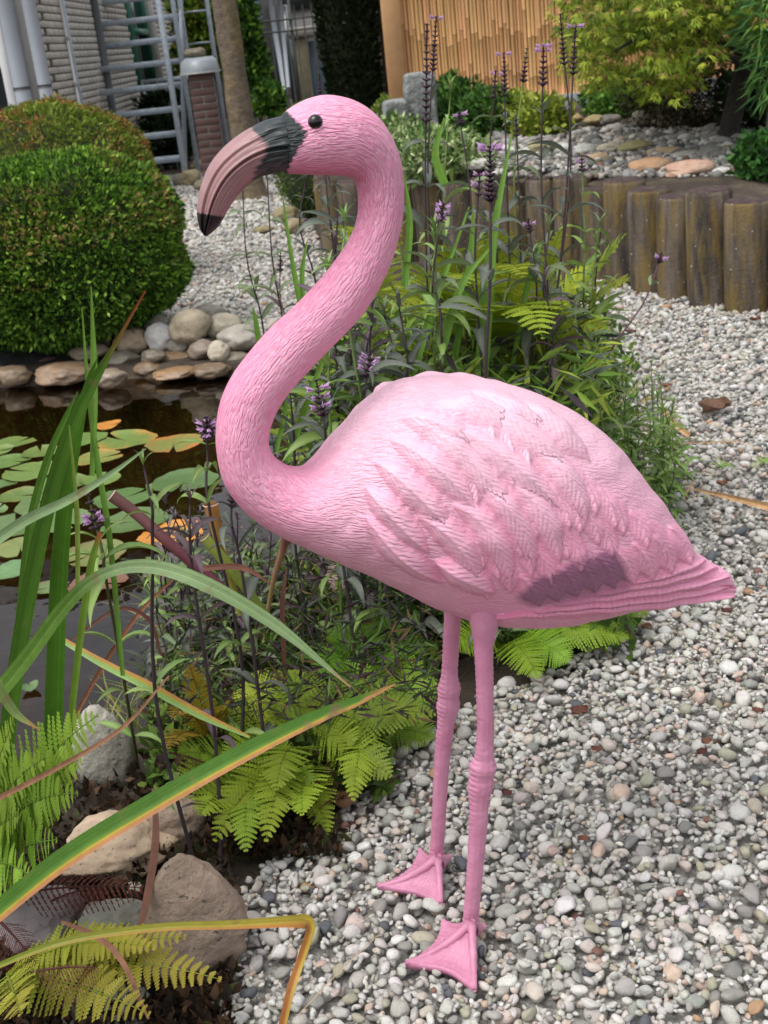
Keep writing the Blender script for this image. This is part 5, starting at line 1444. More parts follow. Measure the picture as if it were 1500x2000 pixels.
# legs
def leg(pts, nplane_top, nplane_bot, seed):
    P = np.array(pts, float)
    y0_, y1_ = P[0, 1], P[-1, 1]
    ctr = []
    for x, y, hw in P:
        f = (y - y0_) / (y1_ - y0_); n = nplane_top + (nplane_bot - nplane_top) * f
        a, b_ = plane(x - hw, y, n), plane(x + hw, y, n)
        c = (a + b_) / 2
        ctr.append([*c, n, np.linalg.norm(a - b_) / 2])
    big_ = catmull(np.array(ctr), 320)
    C = FO + big_[:, 0:1] * UH + big_[:, 1:2] * np.array([0, 0, 1.0]) + big_[:, 2:3] * NH
    L = np.concatenate([[0], np.cumsum(np.linalg.norm(np.diff(C, axis=0), axis=1))])
    m_ = 36; a = np.linspace(0, 2 * np.pi, m_, endpoint=False)
    T = np.gradient(C, axis=0); T /= np.linalg.norm(T, axis=1)[:, None]
    S1 = UH - T * (T @ UH)[:, None]; S1 /= np.linalg.norm(S1, axis=1)[:, None]
    S2 = np.cross(T, S1)
    fade = np.clip((L - 0.055) / 0.03, 0, 1) * np.clip((L[-1] - L) / 0.02, 0, 1)
    sc = (np.abs(np.sin(L * np.pi / 0.0075)) ** 0.7)[:, None]
    wfb = np.abs(np.cos(a))[None] ** 4
    rad = 0.88 * big_[:, 3:4] * (1 + 0.12 * fade[:, None] * (sc - 0.6) * (0.12 + wfb))
    rad = rad * (1 - 0.07 * np.exp(-((np.abs(np.abs(a - np.pi) - np.pi / 2) - 0.25) / 0.16) ** 2)[None] * fade[:, None])     # tendon grooves
    thick = 0.86 + 0 * a
    V = C[:, None] + rad[..., None] * (np.cos(a)[None, :, None] * S1[:, None] + 0.88 * np.sin(a)[None, :, None] * S2[:, None])
    V += 0.0004 * np.stack([vnoise(V.reshape(-1, 3) * 160, seed + k) for k in range(3)], 1).reshape(V.shape)
    nr = len(C)
    V = V.reshape(-1, 3); Vc = np.concatenate([V, C[:1], C[-1:]])
    qq = grid_faces(nr, m_)
    cp = np.array([[len(Vc) - 2, (j + 1) % m_, j] for j in range(m_)] + [[len(Vc) - 1, (nr - 1) * m_ + j, (nr - 1) * m_ + (j + 1) % m_] for j in range(m_)])
    return obj('leg', make_mesh('leg', Vc, [qq[:, ::-1], cp], M['leg']), flam, world=True)
nn_near = (_nf - FO) @ NH; nn_far = (_ff - FO) @ NH
leg1 = leg([(946, 1184, 31), (946, 1200, 31.5), (946, 1222, 29), (945, 1250, 22.5), (945, 1280, 19.5), (947, 1350, 18), (948, 1420, 17.5), (946, 1475, 20), (943, 1497, 28), (941, 1515, 24.5), (939, 1535, 26), (936, 1565, 20.5), (934, 1610, 19), (930, 1670, 17.5), (925, 1730, 16.5), (920, 1785, 16), (918, 1815, 18)], nn_near * 0.98, nn_near, 3)
leg2 = leg([(884, 1170, 19), (884, 1200, 18), (881, 1260, 17.5), (878, 1315, 17), (877, 1345, 24), (876, 1362, 21.5), (875, 1380, 24), (872, 1405, 18.5), (866, 1455, 17), (861, 1520, 15.5), (857, 1600, 14.5), (853, 1660, 14.5), (852, 1690, 17)], nn_far * 0.9, nn_far, 9)
def foot(parent, ankle, toes, hind, seed):
    A = G(*ankle, 0.030); TP = [G(*t_, 0.014) for t_ in toes]; Hn = G(*hind, 0.016)
    na, nr = 61, 22
    top = np.zeros((nr, na, 3)); ht = np.zeros((nr, na))
    for j in range(na):
        f = j / (na - 1) * (len(TP) - 1); k = min(int(f), len(TP) - 2); g = f - k
        d = (1 - g) * (TP[k] - A) + g * (TP[k + 1] - A)
        d = d * (1 - 0.20 * math.sin(math.pi * g) ** 0.9)
        dist = min(g, 1 - g)
        for i_ in range(nr):
            rr = i_ / (nr - 1)
            p = A + d * rr
            ridge = 0.0060 * math.exp(-(dist * 6.0 * (0.25 + rr)) ** 2 * 2.2) * (1 - 0.45 * rr)
            scut = 0.0010 * math.sin(rr * 62) * math.exp(-(dist * 9) ** 2)
            hat = 0.0009 * (math.sin(rr * 80) + math.sin(f * 60)) * (1 - math.exp(-(dist * 6) ** 2))
            z = 0.034 * (1 - rr) ** 2.2 + 0.012 + ridge + scut + hat
            top[i_, j] = (p[0], p[1], z)
    bot = top.copy(); bot[..., 2] = np.maximum(0.003, top[..., 2] - 0.014)
    V = np.concatenate([top.reshape(-1, 3), bot.reshape(-1, 3)])
    o_ = nr * na; F_ = []
    for i_ in range(nr - 1):
        for j in range(na - 1):
            a = i_ * na + j
            F_.append([a, a + na, a + na + 1, a + 1]); F_.append([o_ + a + 1, o_ + a + na + 1, o_ + a + na, o_ + a])
    for j in range(na - 1):
        a = (nr - 1) * na + j; F_.append([a, a + o_, a + 1 + o_, a + 1])
    for i_ in range(nr - 1):
        a = i_ * na; F_.append([a, a + o_, a + na + o_, a + na]); a = i_ * na + na - 1; F_.append([a, a + na, a + na + o_, a + o_])
    f_ = MB(); f_.add(V, np.array(F_))
    for t_ in TP:
        sgn = np.linspace(0, 1, 16)[:, None]; C = A + (t_ - A) * sgn; C[:, 2] = 0.034 * (1 - sgn[:, 0]) ** 2.2 + 0.0125
        f_.tube(C, (0.0064 - 0.0032 * sgn[:, 0]) * (1 + 0.10 * np.sin(np.arange(16) * 2.4)), 10)
    f_.tube([A + [0, 0, 0.002], (A + Hn) / 2 + [0, 0, 0.002], Hn], [0.010, 0.008, 0.003], 10)
    return obj('foot', f_.mesh('foot', M['leg']), parent, (0, 0, -0.007))
foot(leg1, (922, 1812), [(862, 1788), (790, 1872), (926, 1924)], (946, 1802), 1)
foot(leg2, (856, 1684), [(818, 1650), (735, 1722), (860, 1755)], (878, 1664), 2)

# ------------------------------------------------------------------ water lily
lily = thing('water_lily', 'water lily with floating green and orange pads on the pond', 'water lily', tuple(G(180, 960, WATER_Z)))
def pad_mesh(seed, green, rim, rimf):
    r = np.random.default_rng(seed)
    n, m_ = 40, 6
    V, C = [(0, 0, 0.0015)], [np.array(green) * 0.9]
    for k in range(1, m_ + 1):
        q_ = k / m_
        for j in range(n):
            a = 0.13 * q_ ** 0.5 + (2 * np.pi - 0.26 * q_ ** 0.5) * j / (n - 1)
            wob = 1 + 0.035 * math.sin(a * 3 + seed) + 0.025 * math.sin(a * 7 + 2 * seed) + 0.02 * r.normal() * (k == m_)
            z = 0.0035 * q_ ** 3 * math.sin(a * 2 + seed * 1.3) + 0.0025 * q_ ** 6 + 0.0035 * max(0, math.sin(a * 1.0 + seed)) * q_ ** 4
            V.append((q_ * wob * math.cos(a), q_ * wob * math.sin(a), z + 0.0015))
            f = np.clip((q_ - 0.55) / 0.45, 0, 1) ** 1.5 * rimf * (0.55 + 0.45 * math.sin(a * 2.3 + seed * 2)) + rimf * 0.25 * max(0, math.sin(a * 5 + seed))
            vein = 0.09 * (abs(math.sin(a * 9)) < 0.22) * (q_ > 0.1)
            C.append(np.clip((np.array(green) * (1 - f) + np.array(rim) * f) * (1 + vein) * r.uniform(0.93, 1.07), 0, 1))
    V = np.array(V)
    F_ = [[0, 1 + j, 2 + j] for j in range(n - 1)]
    Q = [[1 + (k - 1) * n + j, 1 + k * n + j, 2 + k * n + j, 2 + (k - 1) * n + j] for k in range(1, m_) for j in range(n - 1)]
    return V, [np.array(F_), np.array(Q)], np.array(C)
G1, G2_, G3_ = srgb(98, 120, 62), srgb(88, 112, 62), srgb(118, 128, 68)
OR, YE, BR = srgb(184, 120, 58), srgb(146, 138, 70), srgb(120, 84, 62)
for k, (cx, cy, w_, g, rim, rf_) in enumerate([
    (210, 833, 54, OR, YE, 0.5), (248, 864, 118, G1, OR, 0.7), (340, 871, 112, G3_, OR, 1.0), (28, 872, 84, G1, YE, 0.3), (-8, 888, 70, G1, YE, 0.2), (25, 903, 76, G1, G3_, 0.3), (80, 887, 76, G1, YE, 0.2), (165, 862, 92, G1, G3_, 0.4),
    (192, 901, 94, G3_, OR, 0.5), (62, 927, 110, G1, G3_, 0.3), (125, 947, 104, G2_, G3_, 0.3), (196, 940, 80, G1, YE, 0.4), (6, 953, 56, G2_, G1, 0.2), (34, 974, 84, G1, OR, 0.3), (88, 992, 110, G2_, G1, 0.3), (360, 943, 130, G2_, G1, 0.3),
    (242, 977, 116, G2_, G1, 0.2), (264, 1024, 134, G2_, G1, 0.3), (120, 1024, 116, G2_, G1, 0.3), (28, 1037, 128, G2_, G1, 0.3), (182, 1084, 132, G3_, BR, 0.5), (36, 1118, 96, srgb(96, 128, 80), G2_, 0.4), (334, 1048, 128, OR, srgb(196, 110, 40), 0.6),
    (42, 1076, 92, G3_, YE, 0.6), (-10, 1004, 54, G2_, G1, 0.2), (100, 1150, 70, G2_, BR, 0.5), (192, 1142, 116, BR, srgb(96, 66, 54), 0.6), (60, 1348, 36, G2_, G1, 0.2), (-60, 930, 110, G1, YE, 0.3), (-80, 1010, 120, G2_, G1, 0.3), (-70, 860, 90, G1, G3_, 0.3)]):
    p = G(cx, cy, WATER_Z)
    V, F_, C = pad_mesh(k + 1, g, rim, rf_)
    R_ = w_ / 2 / ppm(p)
    o = obj('pad', make_mesh('pad', V * np.array([R_, R_, 1.0]), F_, M['pad'], C), lily, Vector(p) - lily.location + Vector((0, 0, 0.0035 + 0.0018 * (k % 5))), (0, 0, k * 2.4))
    if g is OR: o['label'] = 'orange fading lily pad'
    if g is BR: o['label'] = 'brown dead lily pad'

# ------------------------------------------------------------------ tall flowering perennials
def leaf_shape(L, W, droop, fold, seed, col, colm, nseg=8):
    r = np.random.default_rng(seed)
    V, C = [], []
    x, z, a = 0.0, 0.0, 0.55
    for k in range(nseg + 1):
        t_ = k / nseg
        wd = W * (math.sin(math.pi * min(1, (t_ * 0.92 + 0.06)) ** 0.75) ** 1.1) * (1 if k < nseg else 0)
        lift = fold * wd
        wav = 0.05 * W * math.sin(t_ * 9 + seed)
        V += [(x, -wd / 2, z + lift + wav), (x, 0, z), (x, wd / 2, z + lift - wav)]
        e = np.array(col) * r.uniform(0.9, 1.1)
        C += [e, np.array(colm), e]
        if k < nseg:
            x += L / nseg * math.cos(a); z += L / nseg * math.sin(a); a -= droop / nseg * (0.6 + 0.8 * t_)
    Q = [[k * 3 + j, (k + 1) * 3 + j, (k + 1) * 3 + j + 1, k * 3 + j + 1] for k in range(nseg) for j in (0, 1)]
    return make_mesh('leaf', np.array(V), np.array(Q), M['leaf'], np.array(C))
def leaf_set(col, colm, seed):
    return [leaf_shape(1.0, wd, dr, 0.28, seed + k, col, colm) for k, (wd, dr) in enumerate([(0.17, 1.5), (0.19, 2.1), (0.16, 1.1), (0.20, 2.6), (0.18, 1.8)])]
LV_DARK = leaf_set(srgb(82, 86, 82), srgb(110, 118, 102), 1)
LV_PURP = leaf_set(srgb(84, 68, 76), srgb(112, 96, 98), 11)
LV_GREEN = leaf_set(srgb(104, 134, 66), srgb(140, 162, 92), 21)
LV_LIME = leaf_set(srgb(112, 146, 64), srgb(146, 172, 92), 31)
LV_MID = leaf_set(srgb(96, 112, 78), srgb(128, 142, 102), 41)
DKS, GRS, RDS = srgb(54, 40, 46), srgb(96, 116, 56), srgb(104, 58, 58)
def spike_mesh(L, seed, dense=1.0, flowers=(), base=srgb(76, 54, 68), wid=0.011):
    r = np.random.default_rng(seed)
    f_ = MB()
    f_.tube([(0, 0, 0), (0, 0, L * 0.5), (0, 0, L)], [0.0022, 0.0018, 0.0008], 5, srgb(60, 42, 48))
    n = max(5, int(L / 0.0085 * (0.45 + 0.55 * dense)))
    for k in range(n):
        t_ = k / (n - 1); z = L * (0.02 + 0.97 * t_)
        rr = wid * (1 - 0.55 * t_) * (0.8 + 0.3 * r.random())
        for j in range(8):
            a = j * math.pi / 4 + k * 0.39 + r.normal(0, 0.1)
            d = np.array([math.cos(a), math.sin(a), 0.35 + 0.3 * r.random()]); s_ = np.array([-math.sin(a), math.cos(a), 0])
            p0 = np.array([0, 0, z]); p1 = p0 + d * rr
            wq = rr * 0.34
            col = np.array(base) * r.uniform(0.55, 1.5)
            f_.add([p0 + [0, 0, -wq * .4], p0 + d * rr * 0.6 + s_ * wq, p1, p0 + d * rr * 0.6 - s_ * wq, p0 + d * rr * .6 + [0, 0, wq]], [np.array([[0, 1, 4], [1, 2, 4], [2, 3, 4], [3, 0, 4], [0, 3, 2], [0, 2, 1]])], col)
    for ft in flowers:
        z = L * ft
        for j in range(6):
            a = j * 1.05 + r.random(); d = np.array([math.cos(a), math.sin(a), 0.25]); s_ = np.array([-math.sin(a), math.cos(a), 0])
            p0 = np.array([0, 0, z]) + d * wid * 0.5; L1 = wid * r.uniform(0.8, 1.25)
            pc = np.array(srgb(206, 168, 208)) * r.uniform(0.85, 1.15)
            for ang, dz in ((-0.55, -0.2), (0, -0.75), (0.55, -0.2), (0, 0.55)):
                q_ = p0 + d * L1 * 0.45; tip = q_ + (d * math.cos(ang) + s_ * math.sin(ang) + np.array([0, 0, dz])) * L1 * 0.55
                sd_ = np.cross(tip - q_, [0, 0, 1.0] if ang else s_); sd_ = sd_ / (np.linalg.norm(sd_) + 1e-9) * L1 * 0.24
                f_.add([p0, q_ + sd_, tip, q_ - sd_], [np.array([[0, 1, 2], [0, 2, 3]])], pc)
    return f_.mesh('flower_spike', M['petal'], False)
PLN = [0]
def perennial(label, tip, low, Y, leaves, stemc, npairs, lsize, spike=0, flowers=(), dense=1.0, bottom=0.08, top_gap=0.0, group='tall flowering stems behind the statue', thick=0.0033, name='loosestrife', ground=None, spread=1.0, wid=0.011):
    """stem through two picture points at depth Y, carried on down to the ground"""
    PLN[0] += 1; k0 = PLN[0]
    r = np.random.default_rng(500 + k0)
    T = D(*tip, Y); Lw = D(*low, Y - 0.02 if ground is None else Y)
    if ground is None:
        d = T - Lw; B = Lw - d / max(d[2], 0.05) * (Lw[2] + 0.0) * 0.6
        B[2] = -0.02
    else: B = G(*ground)
    P = catmull(np.array([B, (B + Lw) / 2 + r.normal(0, 0.016, 3), Lw, (Lw + T) / 2 + r.normal(0, 0.014, 3), T]), 22)
    root = thing(name, label, 'flower', tuple(B), group=group)
    f_ = MB(); f_.tube(P, np.linspace(thick, thick * 0.45, 22), 6, np.array([np.array(stemc) * (0.8 + 0.4 * t_) for t_ in np.linspace(0, 1, 22)]))
    obj('stem', f_.mesh('stem', M['stem']), root, world=True)
    Lt = np.linalg.norm(np.diff(P, axis=0), axis=1).sum()
    sp_m = spike / ppm(T)
    t_hi = 1 - (sp_m / Lt) - top_gap
    a0 = r.uniform(0, 6)
    for q_ in range(npairs):
        t_ = bottom + (t_hi - bottom) * (q_ + 0.5 * r.random()) / npairs
        i_ = t_ * 21; k = int(min(i_, 20)); p = P[k] + (P[k + 1] - P[k]) * (i_ - k)
        sc = lsize * (0.55 + 0.6 * math.sin(math.pi * (0.25 + 0.65 * t_))) * (0.75 if t_ > 0.85 * t_hi else 1)
        for h in (0, 1):
            if r.random() < 0.08: continue
            az = a0 + q_ * (math.pi / 2 + 0.1) + h * math.pi + r.normal(0, 0.25)
            s1 = sc * r.uniform(0.75, 1.25)
            o = obj('leaf', leaves[r.integers(0, 5)], root, Vector(p) - root.location, (r.normal(0, 0.25), r.normal(-0.05, 0.25), az), (s1 * spread, s1, s1))
    if not spike:
        for q_ in range(4): obj('leaf', leaves[2], root, Vector(P[-1]) - root.location, (0, -0.8 + r.normal(0, 0.15), a0 + q_ * 1.57), lsize * 0.45)
    else:
        dr = Vector(P[-1] - P[-2]).normalized()
        o = obj('flower_spike', spike_mesh(sp_m, 900 + k0, dense, flowers, wid=wid), root, Vector(T - np.array(dr) * sp_m) - root.location)
        o.rotation_euler = dr.to_track_quat('Z', 'Y').to_euler()
    return root
S = perennial
ORD = 'first second third fourth fifth sixth seventh eighth ninth tenth eleventh twelfth thirteenth fourteenth fifteenth sixteenth seventeenth eighteenth nineteenth twentieth twenty-first twenty-second twenty-third twenty-fourth twenty-fifth twenty-sixth twenty-seventh twenty-eighth twenty-ninth thirtieth thirty-first thirty-second thirty-third thirty-fourth'.split()
def by_place(objs, xs_, what):
    for k, i_ in enumerate(np.argsort(xs_)): objs[i_]['label'] = what % ORD[k]
S('tall dark seed spike, leftmost of the tall spikes beside the neck', (834, 48), (838, 740), 2.5, LV_DARK, DKS, 9, 0.10, 185, (), 0.45, wid=0.013)
S('tall spike with a pale flower at its tip next to the leftmost dark spike', (852, 34), (842, 520), 2.65, LV_DARK, DKS, 10, 0.09, 100, (0.97,))
S('slim flowering spike in front of the bamboo fence, nearest the middle', (984, 104), (1000, 600), 2.7, LV_DARK, DKS, 10, 0.09, 80, (0.95,))
S('short faded spike left of the slim middle spike', (968, 140), (972, 520), 2.8, LV_MID, DKS, 9, 0.09, 50, (0.9,))
S('greyish faded spike between the middle and the flower-topped spikes', (1029, 96), (1018, 560), 2.8, LV_MID, GRS, 9, 0.09, 62)
S('spike with a ring of lilac flowers at the top', (1062, 90), (1072, 600), 2.55, LV_DARK, DKS, 10, 0.10, 75, (0.86, 0.97), wid=0.012)
S('tallest dark spike left of the maple', (1094, 28), (1076, 660), 2.6, LV_DARK, DKS, 11, 0.10, 95)
S('rightmost tall spike with one white-lilac flower at the tip', (1124, 52), (1076, 720), 2.5, LV_DARK, DKS, 11, 0.10, 90, (0.98,))
S('thick dense brown spike with lilac flowers, in front of the others', (957, 288), (948, 745), 2.1, LV_DARK, DKS, 8, 0.115, 105, (0.93, 0.99), 1.3, thick=0.0045, wid=0.015)
S('small lilac spike left of the thick dense brown spike', (938, 332), (936, 640), 2.3, LV_DARK, DKS, 9, 0.10, 50, (0.4, 0.8))
S('faded brown spike above the ivy behind the thick spike', (1008, 226), (1020, 640), 2.7, LV_DARK, DKS, 10, 0.10, 40)
S('stem with one small lilac flower over the variegated ivy', (897, 222), (884, 620), 2.6, LV_MID, DKS, 10, 0.10, 22, (0.8,))
S('leafy stem without flower beside the tall leftmost spikes', (880, 180), (868, 560), 2.8, LV_GREEN, GRS, 11, 0.09)
S('pale green stem with pinkish flowers near the wall posts', (1136, 305), (1140, 560), 2.7, LV_LIME, GRS, 9, 0.08, 30, (0.6, 0.9))
S('low stem topped with a lilac flower cluster right of the neck', (866, 398), (862, 640), 2.2, LV_MID, DKS, 8, 0.095, 42, (0.3, 0.6, 0.85))
S('stem with a tiny lilac flower left of the wall posts', (1032, 430), (1040, 680), 2.4, LV_DARK, DKS, 8, 0.10, 24, (0.6,))
S('faded spike rising just above the flamingo head', (624, 146), (652, 500), 2.9, LV_DARK, DKS, 9, 0.09, 60)
LG_ = 'thin stems beside the neck over the pond stones'
S('leftmost thin stem with paired leaves under the beak', (474, 372), (514, 640), 2.9, LV_MID, DKS, 11, 0.075, group=LG_, thick=0.0028)
S('second thin stem with paired leaves right of the beak tip', (522, 350), (556, 645), 2.8, LV_MID, DKS, 11, 0.075, group=LG_, thick=0.0028)
S('short reddish withered stem between the two thin stems', (548, 492), (560, 640), 2.8, LV_PURP, RDS, 5, 0.06, 40, group=LG_, thick=0.0024)
S('dark stem inside the neck curve, the left one', (642, 345), (655, 520), 2.8, LV_DARK, DKS, 9, 0.08, group=LG_)
S('dark bare-looking stem inside the neck curve, the right one', (660, 330), (672, 540), 3.0, LV_DARK, DKS, 5, 0.07, group=LG_)
S('thin stem crossing the brown wall end', (598, 350), (618, 560), 3.0, LV_DARK, DKS, 7, 0.07, group=LG_)
MG = 'lower flowering stems between neck and back'
S('lilac flower cluster in the gap between neck and back', (618, 745), (640, 895), 2.0, LV_DARK, DKS, 5, 0.09, 70, (0.25, 0.5, 0.75), group=MG, wid=0.014)
S('lilac flower cluster just above the flamingo back', (724, 694), (735, 790), 2.1, LV_DARK, DKS, 6, 0.10, 45, (0.3, 0.6, 0.85), group=MG, wid=0.013)
S('dark leafy stem rising beside the inner neck', (560, 700), (575, 880), 2.2, LV_DARK, DKS, 7, 0.10, group=MG)
S('dark leafy stem just left of the back', (685, 600), (690, 800), 2.3, LV_DARK, DKS, 8, 0.10, group=MG)
S('stem with faded brown bud left of the pale stone', (640, 640), (662, 820), 2.3, LV_DARK, DKS, 8, 0.10, 25, group=MG)
S('lilac flower head touching the front of the neck', (403, 818), (408, 990), 1.75, LV_GREEN, DKS, 5, 0.07, 50, (0.35, 0.6), group=MG, wid=0.014)
S('spike with two pale flowers standing over the lily pads', (172, 968), (205, 1120), 1.5, LV_GREEN, srgb(84, 86, 52), 7, 0.085, 70, (0.22, 0.38), group=MG, ground=(270, 1500), wid=0.012)
S('green unflowered shoot over the big lily pad', (280, 908), (298, 1060), 1.55, LV_GREEN, DKS, 5, 0.06, group=MG)
S('purple stem with narrow leaves left of the breast', (372, 978), (380, 1150), 1.6, LV_PURP, DKS, 6, 0.07, group=MG)
S('dark budded stem under the flamingo breast', (455, 960), (470, 1100), 1.75, LV_DARK, DKS, 6, 0.075, 30, (), group=MG)
# filler stems, each told apart by where it stands
rs = np.random.default_rng(77)
cnt = 0
WHERE = ['near the brown stone', 'close to the back of the statue', 'next to the wall end', 'in the thick of the clump', 'at the front of the clump', 'at the rear of the clump']
ob_, xo_ = [], []
for k in range(22):
    tx, ty = rs.uniform(640, 1180), rs.uniform(430, 660)
    Yd = rs.uniform(2.05, 3.0)
    lv = [LV_DARK, LV_DARK, LV_MID, LV_GREEN, LV_GREEN, LV_PURP][rs.integers(0, 6)]
    xo_.append(tx); ob_.append(S('leafy unflowered stem in the tall clump behind the flamingo back', (tx, ty), (tx + rs.normal(4, 8), min(ty + 240, 790)), Yd, lv, DKS if lv is not LV_GREEN else GRS, 9, rs.uniform(0.085, 0.115), group='leafy stems filling the clump behind the back'))
by_place(ob_, xo_, '%s unflowered stem from the left in the clump behind the back'); ob_, xo_ = [], []
for k in range(24):
    tx = rs.uniform(1110, 1330); ty = np.interp(tx, [1110, 1200, 1330], [rs.uniform(560, 760), rs.uniform(620, 800), rs.uniform(770, 880)])
    xo_.append(tx); ob_.append(S('light green leafy shoot at the gravel edge right of the flamingo back', (tx, ty), (tx + 4, ty + 110), rs.uniform(2.55, 3.0) if tx > 1180 else rs.uniform(2.4, 3.0), LV_LIME if k % 3 else LV_GREEN, GRS, 10, rs.uniform(0.045, 0.075), group='light green shoots along the gravel edge', name='willowherb', thick=0.0022))
by_place(ob_, xo_, '%s light green shoot from the left along the gravel edge'); ob_, xo_ = [], []
S('long leaning purple stem crossing the gravel with a pink bud', (1292, 495), (1190, 690), 2.45, LV_MID, srgb(92, 64, 70), 4, 0.055, 20, (0.5,), group='light green shoots along the gravel edge', ground=(1060, 1000), name='loosestrife')
for k in range(34):
    gx_, gy_ = rs.uniform(300, 800), rs.uniform(1180, 1390)
    if gx_ > 560 and gy_ > 1310: continue
    p = G(gx_, gy_); h_ = rs.uniform(150, 270)
    lv = [LV_DARK, LV_PURP, LV_MID, LV_GREEN, LV_MID][rs.integers(0, 5)]
    xo_.append(gx_); ob_.append(S('dark leafy stem in the marsh bed left of the flamingo legs', (gx_ + rs.normal(-14, 18), gy_ - h_), (gx_ - 5, gy_ - h_ * 0.45), p[1], lv, DKS, 7, rs.uniform(0.055, 0.085), group='dark leafy stems in the marsh bed', ground=(gx_, gy_), name='marsh_plant', thick=0.0028))
by_place(ob_, xo_, '%s dark leafy stem from the left in the marsh bed'); ob_, xo_ = [], []
for k in range(10):
    gx_, gy_ = rs.uniform(700, 1020), rs.uniform(1190, 1290)
    p = G(gx_, gy_)
    xo_.append(gx_); ob_.append(S('green leafy shoot in the shade under the flamingo belly', (gx_ + rs.normal(0, 18), gy_ - rs.uniform(70, 140)), (gx_, gy_ - 40), p[1], LV_GREEN if k % 2 else LV_MID, GRS, 6, 0.065, group='green shoots under the belly', ground=(gx_, gy_), name='willowherb'))
by_place(ob_, xo_, '%s green shoot from the left under the flamingo belly')

# ------------------------------------------------------------------ ferns
def frond(parent, base, tip, width, arch, seed, col, tipcol, npin=24, roll=0.0, teeth=8, curl=0.0, stiff=0.1):
    r = np.random.default_rng(seed)
    base, tip = np.asarray(base, float), np.asarray(tip, float)
    L = np.linalg.norm(tip - base)
    mid = (base + tip) / 2 + np.array([0, 0, arch * L])
    n = npin + 2
    ts = np.linspace(0, 1, n)[:, None]
    C = (1 - ts) ** 2 * base + 2 * ts * (1 - ts) * (2 * mid - (base + tip) / 2) + ts ** 2 * tip
    T = np.gradient(C, axis=0); T /= np.linalg.norm(T, axis=1)[:, None]
    side = np.cross(T, [0, 0, 1.0]); side /= np.linalg.norm(side, axis=1)[:, None]
    nrm = np.cross(side, T)
    roll = roll - 0.55 * np.clip((tip - base)[0] / L * 2, -1, 1)
    side, nrm = side * math.cos(roll) + nrm * math.sin(roll), nrm * math.cos(roll) - side * math.sin(roll)
    f_ = MB()
    f_.tube(C, np.linspace(0.0022, 0.0006, n), 4, np.array(col) * 0.75)
    V, F_, CC = [], [], []
    for k in range(2, n):
        t_ = ts[k, 0]
        wl = width * (math.sin(math.pi * min(1.0, 0.10 + 0.90 * t_) ** 0.85) ** 0.8) * r.uniform(0.9, 1.08) + 0.004
        if t_ < 0.12: wl *= 0.6
        for sg in (-1, 1):
            d = side[k] * sg * 0.90 + T[k] * (0.42 + 0.25 * t_) + nrm[k] * (0.10 + r.normal(0, 0.07)); d /= np.linalg.norm(d)
            e = np.cross(d, nrm[k] + 0.15 * r.normal(size=3)); e /= np.linalg.norm(e)
            pw = min(0.155 * wl + 0.003, L / n * 0.62)
            pw *= 0.4 if curl else 1.0
            c0 = np.array(col) * r.uniform(0.82, 1.15); c1 = c0 * (1 - t_ * 0.5) + np.array(tipcol) * t_ * 0.5
            pts = []
            for q_ in range(teeth + 1):
                s_ = q_ / teeth
                pts.append(C[k] + d * wl * s_ - np.array([0, 0, stiff * wl * s_ ** 2]) + nrm[k] * curl * wl * s_ ** 2)
            for q_ in range(teeth):
                s_ = q_ / teeth; ww = pw * (1 - 0.75 * s_ ** 1.4) * (0.75 if q_ == 0 else 1)
                for sd_ in (-1, 1):
                    b0 = len(V)
                    tipp = pts[q_] + (pts[q_ + 1] - pts[q_]) * 0.95 + e * sd_ * ww
                    m2 = pts[q_] + (pts[q_ + 1] - pts[q_]) * 0.25 + e * sd_ * ww * 0.8
                    V += [pts[q_], pts[q_ + 1], tipp, m2]; F_.append([b0, b0 + 1, b0 + 2, b0 + 3] if sd_ < 0 else [b0, b0 + 3, b0 + 2, b0 + 1])
                    CC += [c1 * 0.92, c1 * 0.92, c1 * 1.06, c1]
    f_.add(np.array(V), np.array(F_), np.clip(np.array(CC), 0, 1))
    return obj('frond', f_.mesh('frond', M['frond'] if curl == 0 else M['dry'], False), parent, world=True)
LIME, YEL, FGRN, DED = srgb(136, 160, 46), srgb(150, 162, 52), srgb(104, 148, 44), srgb(78, 34, 28)
BRN = srgb(150, 100, 50)
FN = [0]
def fern(label, basepx, fr, col, tipcol, width, arch=0.14, Yb=None, npin=24, name='fern', teeth=8, face=0.0):
    B = G(*basepx); root = thing(name, label, 'fern', tuple(B), group='ferns')
    for (tx, ty, Y, *rest) in fr:
        FN[0] += 1
        c = np.array(col) * np.random.default_rng(FN[0]).uniform(0.9, 1.3)
        T = D(tx, ty, Y)
        frond(root, B + [0, 0, 0.02], T, (rest[0] if rest else width) * np.random.default_rng(FN[0] + 50).uniform(0.75, 1.1), arch * np.random.default_rng(FN[0] + 90).uniform(0.5, 1.6), FN[0] * 3, c, tipcol, int(npin * 1.2), roll=(rest[1] if len(rest) > 1 else 0.0) + face, teeth=teeth)
    return root
fern('large yellow-green fern in the tall clump behind the flamingo back', (985, 960), [(1222, 458, 2.75), (1228, 548, 2.6), (1190, 650, 2.5), (1100, 440, 2.7), (970, 450, 2.75), (870, 480, 2.6), (800, 520, 2.5), (770, 600, 2.45), (1150, 520, 2.9), (900, 560, 2.25), (1020, 540, 2.3), (1100, 590, 2.25), (770, 680, 2.3), (1190, 720, 2.4), (940, 620, 2.15), (1060, 660, 2.15), (840, 620, 2.2)], srgb(148, 166, 44), YEL, 0.115, 0.14, npin=30)
fern('yellow-green fern between the neck curve and the wall end', (760, 760), [(655, 480, 3.3), (700, 500, 3.2), (760, 470, 3.3), (680, 600, 2.9), (830, 560, 2.9), (720, 640, 2.7)], YEL, LIME, 0.085, 0.16)
